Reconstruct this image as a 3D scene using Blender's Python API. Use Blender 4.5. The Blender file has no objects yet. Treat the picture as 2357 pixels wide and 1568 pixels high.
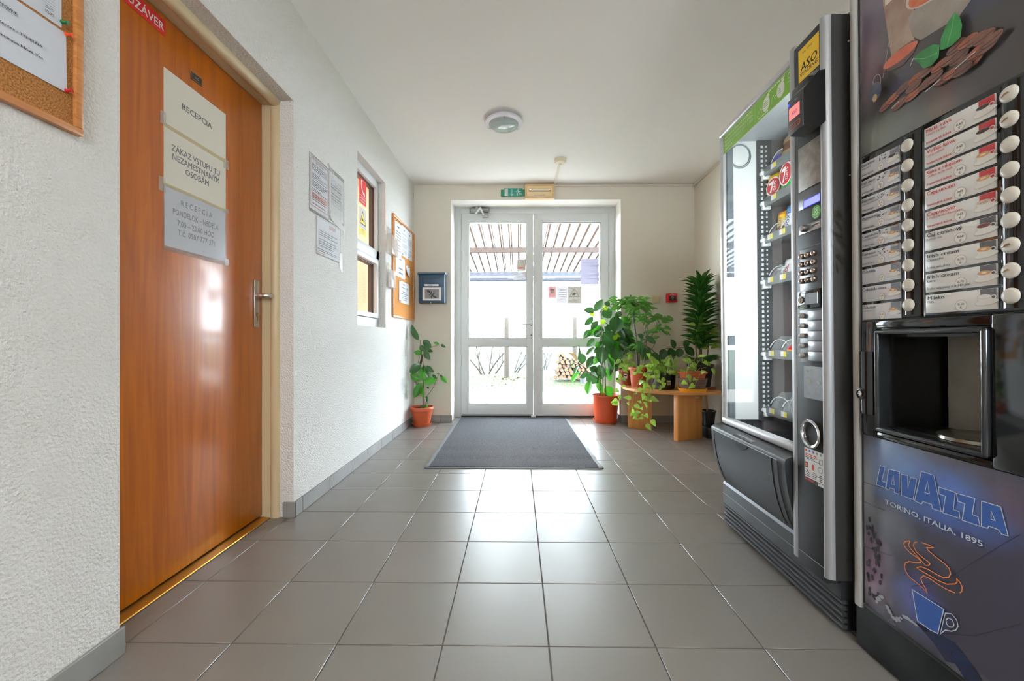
import bpy, bmesh, math, random
from mathutils import Vector, Matrix, Euler
random.seed(7)
PI = math.pi
SC = bpy.context.scene
COL = SC.collection

# ------------------------------------------------------------------ camera
CAM_H, YAW, FPX = 0.87025, 0.01348, 951.69
cd = bpy.data.cameras.new('camera')
cd.sensor_fit = 'HORIZONTAL'; cd.sensor_width = 36.0
cd.lens = FPX / 2357.0 * 36.0
cd.shift_y = -1.0 / 2357.0
cd.clip_start = 0.02; cd.clip_end = 200
cam = bpy.data.objects.new('camera', cd); COL.objects.link(cam)
cam.location = (0, 0, CAM_H)
cam.rotation_euler = (PI / 2, 0, YAW)
SC.camera = cam

# ------------------------------------------------------------------ world, light, exposure
w = bpy.data.worlds.new('overcast_sky'); SC.world = w; w.use_nodes = True
bg = w.node_tree.nodes['Background']
bg.inputs['Color'].default_value = (0.80, 0.905, 1.0, 1)
bg.inputs['Strength'].default_value = 24.0
SC.view_settings.view_transform = 'Standard'
SC.view_settings.look = 'None'
SC.view_settings.exposure = 0.68
SC.view_settings.gamma = 1.0
SC.view_settings.use_curve_mapping = False
try:
    SC.cycles.use_denoising = True
    SC.cycles.denoiser = 'OPENIMAGEDENOISE'
    SC.cycles.max_bounces = 10
    SC.cycles.diffuse_bounces = 6
    SC.cycles.glossy_bounces = 4
    SC.cycles.transmission_bounces = 6
    SC.cycles.transparent_max_bounces = 16
    SC.cycles.caustics_reflective = False
    SC.cycles.caustics_refractive = False
    SC.cycles.sample_clamp_indirect = 6.0
except Exception:
    pass

def area(name, loc, rot, sx, sy, power, col=(1, 1, 1)):
    l = bpy.data.lights.new(name, 'AREA'); l.shape = 'RECTANGLE'; l.size = sx; l.size_y = sy
    l.energy = power; l.color = col
    o = bpy.data.objects.new(name, l); COL.objects.link(o); o.location = loc; o.rotation_euler = rot
    return o
# tube lamps added behind the viewer as unseen fill (their fittings are built below) and the lamp of the room behind the reception window
FILL_LAMPS = [(0.35, -0.9), (0.35, -2.3)]
for k, (lx, ly) in enumerate(FILL_LAMPS):
    area('hall_fill_light', (lx, ly, 2.41), (0, 0, 0), 1.2, 0.22, 16, (1.0, 0.93, 0.86))
area('reception_lamp_light', (-2.3, 3.2, 2.42), (0, 0, 0), 0.5, 0.5, 60, (1.0, 0.90, 0.72))

# ------------------------------------------------------------------ helpers
def s2l(c):
    c = c / 255.0
    return c / 12.92 if c <= 0.04045 else ((c + 0.055) / 1.055) ** 2.4
def L(r, g, b): return (s2l(r), s2l(g), s2l(b), 1.0)
_mats = {}
def M(name, rgb, rough=0.5, metal=0.0, spec=0.5, bump=None, var=None, emit=0.0, coat=0.0, alpha=None, trans=0.0,
      rvar=None, jitter=0.0, mapping=None, world=False):
    """procedural principled material; rgb in 0..255; bump=(scale,strength,dist); var=(scale,rgb2,contrast)"""
    if name in _mats: return _mats[name]
    m = bpy.data.materials.new(name); m.use_nodes = True
    nt = m.node_tree; N = nt.nodes; K = nt.links
    b = N['Principled BSDF']; out = N['Material Output']
    col = L(*rgb)
    b.inputs['Base Color'].default_value = col
    b.inputs['Roughness'].default_value = rough
    b.inputs['Metallic'].default_value = metal
    b.inputs['Specular IOR Level'].default_value = spec
    if coat: b.inputs['Coat Weight'].default_value = coat; b.inputs['Coat Roughness'].default_value = 0.06
    if emit:
        b.inputs['Emission Color'].default_value = col; b.inputs['Emission Strength'].default_value = emit
    if trans: b.inputs['Transmission Weight'].default_value = trans
    m.diffuse_color = col
    co = None
    def coord():
        nonlocal co
        if co is None:
            if world: co = N.new('ShaderNodeNewGeometry').outputs['Position']
            else: co = N.new('ShaderNodeTexCoord').outputs['Object']
            if mapping:
                mp = N.new('ShaderNodeMapping'); mp.inputs['Scale'].default_value = mapping
                K.new(co, mp.inputs['Vector']); co = mp.outputs['Vector']
        return co
    last = None
    if var:
        n = N.new('ShaderNodeTexNoise'); n.inputs['Scale'].default_value = var[0]; n.inputs['Detail'].default_value = 5
        K.new(coord(), n.inputs['Vector'])
        r = N.new('ShaderNodeValToRGB')
        cst = var[2] if len(var) > 2 else 0.2
        r.color_ramp.elements[0].position = 0.5 - cst; r.color_ramp.elements[1].position = 0.5 + cst
        r.color_ramp.elements[0].color = col; r.color_ramp.elements[1].color = L(*var[1])
        K.new(n.outputs['Fac'], r.inputs['Fac']); last = r.outputs['Color']
    if jitter:
        oi = N.new('ShaderNodeObjectInfo'); mr = N.new('ShaderNodeMapRange')
        mr.inputs['To Min'].default_value = 1 - jitter; mr.inputs['To Max'].default_value = 1 + jitter
        K.new(oi.outputs['Random'], mr.inputs['Value'])
        mx = N.new('ShaderNodeHueSaturation'); K.new(mr.outputs['Result'], mx.inputs['Value'])
        if last: K.new(last, mx.inputs['Color'])
        else: mx.inputs['Color'].default_value = col
        last = mx.outputs['Color']
    if last: K.new(last, b.inputs['Base Color'])
    if rvar:
        n = N.new('ShaderNodeTexNoise'); n.inputs['Scale'].default_value = rvar[0]; n.inputs['Detail'].default_value = 6
        K.new(coord(), n.inputs['Vector'])
        mr = N.new('ShaderNodeMapRange'); mr.inputs['From Min'].default_value = 0.15; mr.inputs['From Max'].default_value = 0.85
        mr.inputs['To Min'].default_value = rvar[1]; mr.inputs['To Max'].default_value = rvar[2]
        K.new(n.outputs['Fac'], mr.inputs['Value']); K.new(mr.outputs['Result'], b.inputs['Roughness'])
    if bump:
        n = N.new('ShaderNodeTexNoise'); n.inputs['Scale'].default_value = bump[0]; n.inputs['Detail'].default_value = 3
        K.new(coord(), n.inputs['Vector'])
        bp = N.new('ShaderNodeBump'); bp.inputs['Strength'].default_value = bump[1]; bp.inputs['Distance'].default_value = bump[2]
        K.new(n.outputs['Fac'], bp.inputs['Height']); K.new(bp.outputs['Normal'], b.inputs['Normal'])
    _mats[name] = m
    return m

def glass_mat(name, tint=(1, 1, 1), ior=1.5, rough=0.0):
    """clear pane: transparent plus a Fresnel mirror, so light passes through it"""
    if name in _mats: return _mats[name]
    m = bpy.data.materials.new(name); m.use_nodes = True
    nt = m.node_tree; N = nt.nodes; K = nt.links
    N.remove(N['Principled BSDF']); out = N['Material Output']
    t = N.new('ShaderNodeBsdfTransparent'); t.inputs['Color'].default_value = (*tint, 1)
    g = N.new('ShaderNodeBsdfGlossy'); g.inputs['Roughness'].default_value = rough
    f = N.new('ShaderNodeFresnel'); f.inputs['IOR'].default_value = ior
    mx = N.new('ShaderNodeMixShader')
    ge = N.new('ShaderNodeNewGeometry'); inv = N.new('ShaderNodeMath'); inv.operation = 'SUBTRACT'; inv.inputs[0].default_value = 1.0
    K.new(ge.outputs['Backfacing'], inv.inputs[1]); mul = N.new('ShaderNodeMath'); mul.operation = 'MULTIPLY'
    K.new(f.outputs['Fac'], mul.inputs[0]); K.new(inv.outputs[0], mul.inputs[1])     # mirror only on the entry face
    K.new(mul.outputs[0], mx.inputs['Fac']); K.new(t.outputs[0], mx.inputs[1]); K.new(g.outputs[0], mx.inputs[2])
    K.new(mx.outputs[0], out.inputs['Surface'])
    _mats[name] = m
    return m

def film_mat(name, rgb, alpha, rough=0.35):
    """a thin half-see-through film or plastic: part transparent, part surface"""
    if name in _mats: return _mats[name]
    m = bpy.data.materials.new(name); m.use_nodes = True
    nt = m.node_tree; N = nt.nodes; K = nt.links
    b = N['Principled BSDF']; out = N['Material Output']
    b.inputs['Base Color'].default_value = L(*rgb); b.inputs['Roughness'].default_value = rough
    b.inputs['Alpha'].default_value = alpha
    _mats[name] = m
    return m

def translucent_mat(name, rgb, mixf=0.5, rough=0.4, rgb2=None, midrib=False, jitter=0.0, spec=0.5):
    """leaf or plastic sheet: light shines through part of it"""
    if name in _mats: return _mats[name]
    m = bpy.data.materials.new(name); m.use_nodes = True
    nt = m.node_tree; N = nt.nodes; K = nt.links
    b = N['Principled BSDF']; out = N['Material Output']
    b.inputs['Roughness'].default_value = rough; b.inputs['Specular IOR Level'].default_value = spec
    tr = N.new('ShaderNodeBsdfTranslucent'); mx = N.new('ShaderNodeMixShader'); mx.inputs['Fac'].default_value = mixf
    K.new(b.outputs[0], mx.inputs[1]); K.new(tr.outputs[0], mx.inputs[2]); K.new(mx.outputs[0], out.inputs['Surface'])
    src = N.new('ShaderNodeRGB'); src.outputs[0].default_value = L(*rgb); last = src.outputs[0]
    if midrib or rgb2:
        uv = N.new('ShaderNodeTexCoord')
        if rgb2:
            n = N.new('ShaderNodeTexNoise'); n.inputs['Scale'].default_value = 40
            K.new(uv.outputs['Object'], n.inputs['Vector'])
            r = N.new('ShaderNodeValToRGB'); r.color_ramp.elements[0].position = 0.48; r.color_ramp.elements[1].position = 0.62
            r.color_ramp.elements[0].color = L(*rgb); r.color_ramp.elements[1].color = L(*rgb2)
            K.new(n.outputs['Fac'], r.inputs['Fac']); last = r.outputs['Color']
        if midrib:
            sp = N.new('ShaderNodeSeparateXYZ'); K.new(uv.outputs['UV'], sp.inputs[0])
            r = N.new('ShaderNodeValToRGB')
            e = r.color_ramp.elements; e[0].position = 0.0; e[0].color = (1.8, 1.7, 1.5, 1); e[1].position = 0.06; e[1].color = (1, 1, 1, 1)
            K.new(sp.outputs['X'], r.inputs['Fac'])
            mu = N.new('ShaderNodeMix'); mu.data_type = 'RGBA'; mu.blend_type = 'MULTIPLY'; mu.inputs['Factor'].default_value = 1
            K.new(last, mu.inputs['A']); K.new(r.outputs['Color'], mu.inputs['B']); last = mu.outputs['Result']
    if jitter:
        oi = N.new('ShaderNodeObjectInfo'); mr = N.new('ShaderNodeMapRange')
        mr.inputs['To Min'].default_value = 1 - jitter; mr.inputs['To Max'].default_value = 1 + jitter
        K.new(oi.outputs['Random'], mr.inputs['Value'])
        h = N.new('ShaderNodeHueSaturation'); K.new(mr.outputs['Result'], h.inputs['Value']); K.new(last, h.inputs['Color']); last = h.outputs['Color']
    K.new(last, b.inputs['Base Color']); K.new(last, tr.inputs['Color'])
    _mats[name] = m
    return m

def wood_mat(name, rgb, rgb2, grain=(40, 40, 1.6), rough=0.35, coat=0.0, dist=1.2, contrast=0.18):
    if name in _mats: return _mats[name]
    m = bpy.data.materials.new(name); m.use_nodes = True
    nt = m.node_tree; N = nt.nodes; K = nt.links
    b = N['Principled BSDF']
    t = N.new('ShaderNodeTexCoord'); mp = N.new('ShaderNodeMapping'); mp.inputs['Scale'].default_value = grain
    K.new(t.outputs['Object'], mp.inputs['Vector'])
    n = N.new('ShaderNodeTexNoise'); n.inputs['Scale'].default_value = 1.0; n.inputs['Detail'].default_value = 6; n.inputs['Distortion'].default_value = dist
    K.new(mp.outputs[0], n.inputs['Vector'])
    r = N.new('ShaderNodeValToRGB'); e = r.color_ramp.elements
    e[0].position = 0.5 - contrast; e[1].position = 0.5 + contrast; e[0].color = L(*rgb); e[1].color = L(*rgb2)
    K.new(n.outputs['Fac'], r.inputs['Fac']); K.new(r.outputs['Color'], b.inputs['Base Color'])
    bp = N.new('ShaderNodeBump'); bp.inputs['Strength'].default_value = 0.12; bp.inputs['Distance'].default_value = 0.001
    K.new(n.outputs['Fac'], bp.inputs['Height']); K.new(bp.outputs['Normal'], b.inputs['Normal'])
    b.inputs['Roughness'].default_value = rough
    if coat: b.inputs['Coat Weight'].default_value = coat; b.inputs['Coat Roughness'].default_value = 0.12
    _mats[name] = m
    return m

def poster_mat(name, base, blobs, rough=0.22, coat=0.4, grain=(60, 0.12)):
    """printed picture ground: soft colour patches (y, z, ry, rz, rgb, strength) blended over a base colour"""
    m = bpy.data.materials.new(name); m.use_nodes = True
    nt = m.node_tree; N = nt.nodes; K = nt.links; b = N['Principled BSDF']
    b.inputs['Roughness'].default_value = rough; b.inputs['Coat Weight'].default_value = coat; b.inputs['Coat Roughness'].default_value = 0.06
    t = N.new('ShaderNodeTexCoord'); nz = N.new('ShaderNodeTexNoise'); nz.inputs['Scale'].default_value = 7; nz.inputs['Detail'].default_value = 4
    K.new(t.outputs['Object'], nz.inputs['Vector'])
    wob = N.new('ShaderNodeVectorMath'); wob.operation = 'MULTIPLY_ADD'; wob.inputs[1].default_value = (0, 0.09, 0.09)
    K.new(nz.outputs['Color'], wob.inputs[0]); K.new(t.outputs['Object'], wob.inputs[2])
    c = N.new('ShaderNodeRGB'); c.outputs[0].default_value = L(*base); last = c.outputs[0]
    for (y, z, ry, rz, rgb, st) in blobs:
        mp = N.new('ShaderNodeMapping'); mp.inputs['Location'].default_value = (0, -(y + .045) / ry, -(z + .045) / rz); mp.inputs['Scale'].default_value = (0, 1 / ry, 1 / rz)
        K.new(wob.outputs[0], mp.inputs['Vector']); ln = N.new('ShaderNodeVectorMath'); ln.operation = 'LENGTH'; K.new(mp.outputs[0], ln.inputs[0])
        mr = N.new('ShaderNodeMapRange'); mr.interpolation_type = 'SMOOTHSTEP'; mr.inputs['From Min'].default_value = 1.0; mr.inputs['From Max'].default_value = 0.0; mr.inputs['To Min'].default_value = 0; mr.inputs['To Max'].default_value = st
        K.new(ln.outputs['Value'], mr.inputs['Value']); mx = N.new('ShaderNodeMix'); mx.data_type = 'RGBA'; K.new(mr.outputs['Result'], mx.inputs['Factor']); K.new(last, mx.inputs['A']); mx.inputs['B'].default_value = L(*rgb); last = mx.outputs['Result']
    K.new(last, b.inputs['Base Color']); _mats[name] = m
    return m

class MB:
    """collects shapes into one mesh"""
    def __init__(s): s.bm = bmesh.new(); s.mats = []; s.uvl = None
    def _mi(s, mat):
        if mat is None: return 0
        if mat not in s.mats: s.mats.append(mat)
        return s.mats.index(mat)
    def _set(s, faces, mat):
        i = s._mi(mat)
        for f in faces: f.material_index = i
    def box(s, x0, x1, y0, y1, z0, z1, mat=None, bev=0.0, seg=2, mtx=None):
        t = bmesh.new()
        bmesh.ops.create_cube(t, size=1.0)
        for v in t.verts:
            v.co = Vector(((x0 + x1) / 2 + v.co.x * (x1 - x0), (y0 + y1) / 2 + v.co.y * (y1 - y0), (z0 + z1) / 2 + v.co.z * (z1 - z0)))
        if bev > 0:
            bmesh.ops.bevel(t, geom=t.edges[:], offset=bev, segments=seg, profile=0.5, affect='EDGES')
        s.merge(t, mat, mtx); return s
    def merge(s, t, mat=None, mtx=None):
        if mtx is not None: bmesh.ops.transform(t, matrix=mtx, verts=t.verts[:])
        i = s._mi(mat); mp = {}
        for v in t.verts: mp[v] = s.bm.verts.new(v.co)
        for f in t.faces:
            try: nf = s.bm.faces.new([mp[v] for v in f.verts]); nf.material_index = i
            except ValueError: pass
        t.free(); return s
    def poly(s, pts, mat=None):
        f = s.bm.faces.new([s.bm.verts.new(Vector(p)) for p in pts]); f.material_index = s._mi(mat); return s
    def prism(s, pts2, a, b, axis='z', mat=None):
        """extrude a 2D outline from a to b along an axis; pts are the two other coordinates in xyz order"""
        def P(p, t):
            if axis == 'z': return Vector((p[0], p[1], t))
            if axis == 'y': return Vector((p[0], t, p[1]))
            return Vector((t, p[0], p[1]))
        A = [s.bm.verts.new(P(p, a)) for p in pts2]; B = [s.bm.verts.new(P(p, b)) for p in pts2]
        fs = []
        n = len(A)
        for i in range(n):
            fs.append(s.bm.faces.new((A[i], A[(i + 1) % n], B[(i + 1) % n], B[i])))
        fs.append(s.bm.faces.new(A[::-1])); fs.append(s.bm.faces.new(B))
        s._set(fs, mat); return s
    def lathe(s, prof, mat=None, seg=24, center=(0, 0, 0), axis='z', a0=0.0, a1=2 * PI, sx=1.0, sy=1.0):
        """revolve (r,z) pairs about an axis through center"""
        full = abs(a1 - a0 - 2 * PI) < 1e-6
        n = seg if full else seg + 1
        rings = []
        c = Vector(center)
        for r, z in prof:
            ring = []
            if r < 1e-6:
                ring = [s.bm.verts.new(c + s._ax(0, 0, z, axis))] * n
            else:
                for k in range(n):
                    a = a0 + (a1 - a0) * k / seg
                    ring.append(s.bm.verts.new(c + s._ax(r * sx * math.cos(a), r * sy * math.sin(a), z, axis)))
            rings.append(ring)
        fs = []
        for i in range(len(rings) - 1):
            for k in range(n if full else n - 1):
                q = [rings[i][k], rings[i][(k + 1) % n], rings[i + 1][(k + 1) % n], rings[i + 1][k]]
                u = []
                for v in q:
                    if v not in u: u.append(v)
                if len(u) >= 3:
                    try: fs.append(s.bm.faces.new(u))
                    except ValueError: pass
        s._set(fs, mat); return s
    def _ax(s, x, y, z, axis):
        if axis == 'z': return Vector((x, y, z))
        if axis == 'y': return Vector((x, z, y))
        return Vector((z, x, y))
    def cyl(s, c, r, h, mat=None, seg=16, axis='z', bev=0.0):
        if bev: pr = [(0, 0), (r - bev, 0), (r, bev), (r, h - bev), (r - bev, h), (0, h)]
        else: pr = [(0, 0), (r, 0), (r, h), (0, h)]
        return s.lathe(pr, mat, seg, c, axis)
    def tube(s, pts, r, mat=None, seg=8, closed=False):
        pts = [Vector(p) for p in pts]; n = len(pts)
        rr = r if isinstance(r, (list, tuple)) else [r] * n
        rings = []; prev = None
        for i in range(n):
            if closed: t = pts[(i + 1) % n] - pts[i - 1]
            else: t = pts[min(i + 1, n - 1)] - pts[max(i - 1, 0)]
            if t.length < 1e-9: t = Vector((0, 0, 1))
            t.normalize()
            if prev is None:
                up = Vector((0, 0, 1)) if abs(t.z) < 0.9 else Vector((1, 0, 0))
                u = t.cross(up).normalized()
            else:
                u = (prev - t * prev.dot(t))
                u = u.normalized() if u.length > 1e-6 else t.cross(Vector((0, 0, 1))).normalized()
            prev = u; v = t.cross(u)
            rings.append([s.bm.verts.new(pts[i] + (u * math.cos(2 * PI * k / seg) + v * math.sin(2 * PI * k / seg)) * rr[i]) for k in range(seg)])
        fs = []
        for i in range(n if closed else n - 1):
            j = (i + 1) % n
            for k in range(seg):
                fs.append(s.bm.faces.new((rings[i][k], rings[i][(k + 1) % seg], rings[j][(k + 1) % seg], rings[j][k])))
        if not closed:
            fs.append(s.bm.faces.new(rings[0][::-1])); fs.append(s.bm.faces.new(rings[-1]))
        s._set(fs, mat); return s
    def grid(s, fn, nu, nv, mat=None):
        V = [[s.bm.verts.new(Vector(fn(i / nu, j / nv))) for j in range(nv + 1)] for i in range(nu + 1)]
        fs = []
        for i in range(nu):
            for j in range(nv):
                fs.append(s.bm.faces.new((V[i][j], V[i + 1][j], V[i + 1][j + 1], V[i][j + 1])))
        s._set(fs, mat); return s
    def sphere(s, c, r, mat=None, seg=12, rings=8, sx=1, sy=1, sz=1):
        t = bmesh.new(); bmesh.ops.create_uvsphere(t, u_segments=seg, v_segments=rings, radius=1.0)
        for v in t.verts: v.co = Vector((c[0] + v.co.x * r * sx, c[1] + v.co.y * r * sy, c[2] + v.co.z * r * sz))
        return s.merge(t, mat)
    def mesh(s, name, mat=None, ang=38, smooth=True):
        bm = s.bm
        bmesh.ops.recalc_face_normals(bm, faces=bm.faces[:])
        if smooth:
            lim = math.radians(ang)
            for f in bm.faces: f.smooth = True
            for e in bm.edges:
                if len(e.link_faces) == 2:
                    if e.calc_face_angle(0) > lim: e.smooth = False
        me = bpy.data.meshes.new(name); bm.to_mesh(me); bm.free()
        ms = s.mats if s.mats else ([mat] if mat else [])
        for m in ms: me.materials.append(m)
        return me
    def build(s, name, mat=None, parent=None, loc=None, ang=38, smooth=True):
        return link(name, s.mesh(name, mat, ang, smooth), parent, loc)

def link(name, me, parent=None, loc=None):
    o = bpy.data.objects.new(name, me); COL.objects.link(o)
    if parent is not None: o.parent = parent
    if loc is not None: o.location = loc
    return o
def tag(o, label, cat, group=None, kind=None):
    o['label'] = label; o['category'] = cat
    if group: o['group'] = group
    if kind: o['kind'] = kind
    return o
def thing(name, label, cat, loc=(0, 0, 0), rot=(0, 0, 0), group=None):
    o = bpy.data.objects.new(name, None); COL.objects.link(o)
    o.empty_display_size = 0.05
    o.location = loc; o.rotation_euler = rot
    return tag(o, label, cat, group)
def struct(o):
    o['kind'] = 'structure'; return o

_txt = {}
def text_mesh(s, bold=False, shear=0.0, spacing=1.0):
    """a line of lettering as flat triangles: (points, faces, width) at cap height 1"""
    key = (s, bold, shear, spacing)
    if key in _txt: return _txt[key]
    c = bpy.data.curves.new('lettering', 'FONT'); c.body = s; c.size = 1.0; c.resolution_u = 2
    c.space_character = spacing; c.shear = shear
    o = bpy.data.objects.new('lettering', c); COL.objects.link(o)
    dg = bpy.context.evaluated_depsgraph_get()
    me = o.evaluated_get(dg).to_mesh()
    P = [(v.co.x, v.co.y) for v in me.vertices]; Fc = [tuple(p.vertices) for p in me.polygons]
    o.evaluated_get(dg).to_mesh_clear()
    bpy.data.objects.remove(o); bpy.data.curves.remove(c)
    if bold:      # a heavier weight: the same outline laid down three times, a hair apart
        n0 = len(P); F0 = list(Fc)
        P = [(x + dx, y + dy, k) for k, (dx, dy) in enumerate(((-0.016, 0), (0.016, 0.008), (0.016, -0.008))) for x, y in P]
        Fc = [tuple(i + n0 * k for i in f) for k in range(3) for f in F0]
    if P:
        x0 = min(p[0] for p in P); x1 = max(p[0] for p in P)
        P = [((p[0] - x0) / 0.73, p[1] / 0.73, *p[2:]) for p in P]
        W = (x1 - x0) / 0.73
    else: W = 0
    P = [q if len(q) == 3 else (*q, 0) for q in P]
    _txt[key] = (P, Fc, W); return _txt[key]

class Print:
    """flat print laid on a plane: o + a*u + b*v, each layer a hair in front of the last"""
    def __init__(s, o, u, v, step=0.00012):
        s.o = Vector(o); s.u = Vector(u).normalized(); s.v = Vector(v).normalized()
        s.n = s.u.cross(s.v); s.h = step; s.step = step; s.V = []; s.F = []; s.MI = []; s.mats = []
    def P(s, a, b): return s.o + s.u * a + s.v * b + s.n * s.h
    def mi(s, m):
        if m not in s.mats: s.mats.append(m)
        return s.mats.index(m)
    def up(s): s.h += s.step; return s
    def poly(s, pts, m):
        s.h += 0.000003; i = len(s.V); s.V += [s.P(*p) for p in pts]; s.F.append(tuple(range(i, i + len(pts)))); s.MI.append(s.mi(m)); return s
    def rect(s, a0, a1, b0, b1, m): return s.poly([(a0, b0), (a1, b0), (a1, b1), (a0, b1)], m)
    def ell(s, a, b, ra, rb, m, n=20, rot=0.0):
        c, d = math.cos(rot), math.sin(rot)
        return s.poly([(a + ra * math.cos(2 * PI * k / n) * c - rb * math.sin(2 * PI * k / n) * d,
                        b + ra * math.cos(2 * PI * k / n) * d + rb * math.sin(2 * PI * k / n) * c) for k in range(n)], m)
    def ring(s, a, b, ra, rb, t, m, n=24):
        return s.line([(a + ra * math.cos(2 * PI * k / n), b + rb * math.sin(2 * PI * k / n)) for k in range(n)], t, m, True)
    def line(s, pts, t, m, closed=False):
        """a stroke of width t with mitred joints"""
        pts = [Vector(p) for p in pts]; n = len(pts); Lf = []; Rt = []
        for i in range(n):
            if closed: d0 = pts[i] - pts[i - 1]; d1 = pts[(i + 1) % n] - pts[i]
            else:
                d0 = pts[i] - pts[i - 1] if i else pts[1] - pts[0]
                d1 = pts[i + 1] - pts[i] if i < n - 1 else d0
            d0 = d0.normalized(); d1 = d1.normalized(); b = d0 + d1
            b = b.normalized() if b.length > 1e-6 else d0
            nn = Vector((-b.y, b.x)); k = min(2.0, 1 / max(0.3, nn.dot(Vector((-d0.y, d0.x)))))
            Lf.append(pts[i] + nn * t / 2 * k); Rt.append(pts[i] - nn * t / 2 * k)
        for i in range(n if closed else n - 1):
            j = (i + 1) % n
            s.poly([Rt[i], Rt[j], Lf[j], Lf[i]], m)
        return s
    def text(s, t, a, b, h, m, align='l', bold=False, width=None, shear=0.0, rot=0.0, spacing=1.0):
        """lettering with cap height h; width, if given, stretches it to fit"""
        P, Fc, W = text_mesh(t, bold, shear, spacing)
        if not P: return s
        sx = h if width is None else width / W
        ww = W * sx; off = 0 if align == 'l' else (-ww / 2 if align == 'c' else -ww)
        c, d = math.cos(rot), math.sin(rot); i = len(s.V); k = s.mi(m)
        for x, y, lay in P:
            X = x * sx + off; Y = y * h
            s.V.append(s.P(a + X * c - Y * d, b + X * d + Y * c) + s.n * (lay * 0.00002))
        s.h += 0.00006
        for f in Fc: s.F.append(tuple(j + i for j in f)); s.MI.append(k)
        return s
    def greek(s, a0, a1, b0, b1, rows, m, fill=0.5, seed=0, align='l', dens=0.85):
        """rows of small print too small to read: word-length dashes"""
        rg = random.Random(seed); hgt = (b1 - b0) / rows
        for r in range(rows):
            y = b1 - (r + 0.5) * hgt; x = a0; end = a1 - (a1 - a0) * (0 if rg.random() < .55 else rg.random() * 0.5)
            if align == 'c':
                cut = (a1 - a0) * rg.random() * 0.3; x = a0 + cut; end = a1 - cut
            if rg.random() > dens: continue
            while x < end:
                wl = hgt * rg.uniform(1.2, 4.0); e = min(x + wl, end)
                s.rect(x, e, y - hgt * fill / 2, y + hgt * fill / 2, m); x = e + hgt * 0.5
        return s
    def build(s, name, parent=None):
        me = bpy.data.meshes.new(name); me.from_pydata([tuple(v) for v in s.V], [], s.F)
        for m in s.mats: me.materials.append(m)
        for p, k in zip(me.polygons, s.MI): p.material_index = k
        me.update()
        return link(name, me, parent)

def flatmat(name, r, g, b, rough=0.6): return M(name, (r, g, b), rough, spec=0.3)
INK = flatmat('ink_black', 40, 40, 44); INKG = flatmat('ink_grey', 120, 120, 126); INKR = flatmat('ink_red', 190, 60, 55)
INKL = flatmat('ink_light', 170, 172, 176); WHITE = flatmat('print_white', 235, 235, 235); 
PAPER = M('paper_white', (228, 230, 236), 0.75, spec=0.2)
PAPERB = M('paper_bluish', (216, 220, 230), 0.75, spec=0.2)
PAPERY = M('paper_yellowed', (232, 228, 216), 0.7, spec=0.2)
STEEL = M('brushed_steel', (200, 200, 200), 0.28, 1.0)
CHROME = M('chrome', (225, 225, 228), 0.12, 1.0)
SILVER = M('silver_profile', (176, 178, 180), 0.34, 0.75)
BLACKP = M('black_plastic', (22, 23, 25), 0.3, spec=0.5)
BLACKG = M('black_gloss', (14, 15, 17), 0.08, spec=0.6)
DGREY = M('dark_grey_panel', (58, 60, 63), 0.32, spec=0.5, bump=(900, 0.03, 0.001))
GLASS = glass_mat('clear_glass', (0.985, 0.993, 0.992))
TAPE = film_mat('clear_tape', (235, 235, 230), 0.28, 0.15)
# ------------------------------------------------------------------ setting
XL, XR, YB, ZC = -1.10, 1.86, 4.375, 2.515      # wall faces and ceiling
YR = -3.6                                       # end of the hall behind the viewer
WALL = M('wall_paint', (238, 237, 234), 0.85, spec=0.2, bump=(120, 1.0, 0.009), var=(1.2, (233, 232, 228), 0.3))
WALLS = M('wall_paint_smooth', (226, 219, 205), 0.85, spec=0.2, bump=(120, 0.10, 0.002), var=(1.5, (221, 213, 198), 0.3))
CEIL = M('ceiling_paint', (254, 252, 250), 0.9, spec=0.15, bump=(160, 0.10, 0.002))
REVEAL = M('reveal_paint', (240, 238, 233), 0.8, spec=0.2, bump=(140, 0.15, 0.002))

m = MB(); T = 0.30
x0, x1 = XL - T, XL
m.box(x0, x1, YR, 1.128, 0, ZC)
m.box(x0, x1, 1.128, 2.016, 2.045, ZC)
m.box(x0, x1, 2.016, 2.8253, 0, ZC)
m.box(x0, x1, 2.8253, 3.43, 0, 0.972); m.box(x0, x1, 2.8253, 3.43, 2.175, ZC)
m.box(x0, x1, 3.43, YB + 0.45, 0, ZC)
struct(m.build('wall_left', WALL, smooth=False))
m = MB()
m.box(XL, -0.7065, YB, 4.80, 0, ZC); m.box(1.0888, XR + 0.3, YB, 4.80, 0, ZC); m.box(-0.7065, 1.0888, YB, 4.80, 2.357, ZC)
o = m.build('wall_back', WALLS, smooth=False); struct(o)
m = MB()
m.box(-0.7065, -0.7055, YB + 0.001, 4.65, 0.0, 2.356); m.box(1.0878, 1.0888, YB + 0.001, 4.65, 0.0, 2.356)
m.box(-0.7055, 1.0878, YB + 0.001, 4.65, 2.3555, 2.3565)
m.build('reveal', REVEAL, o, smooth=False)
m = MB(); m.box(XR, XR + 0.3, YR, YB, 0, ZC); struct(m.build('wall_right', WALLS, smooth=False))
m = MB(); m.box(XL - T, XR + 0.3, YR - 0.2, 4.80, ZC, ZC + 0.25); struct(m.build('ceiling', CEIL, smooth=False))
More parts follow.
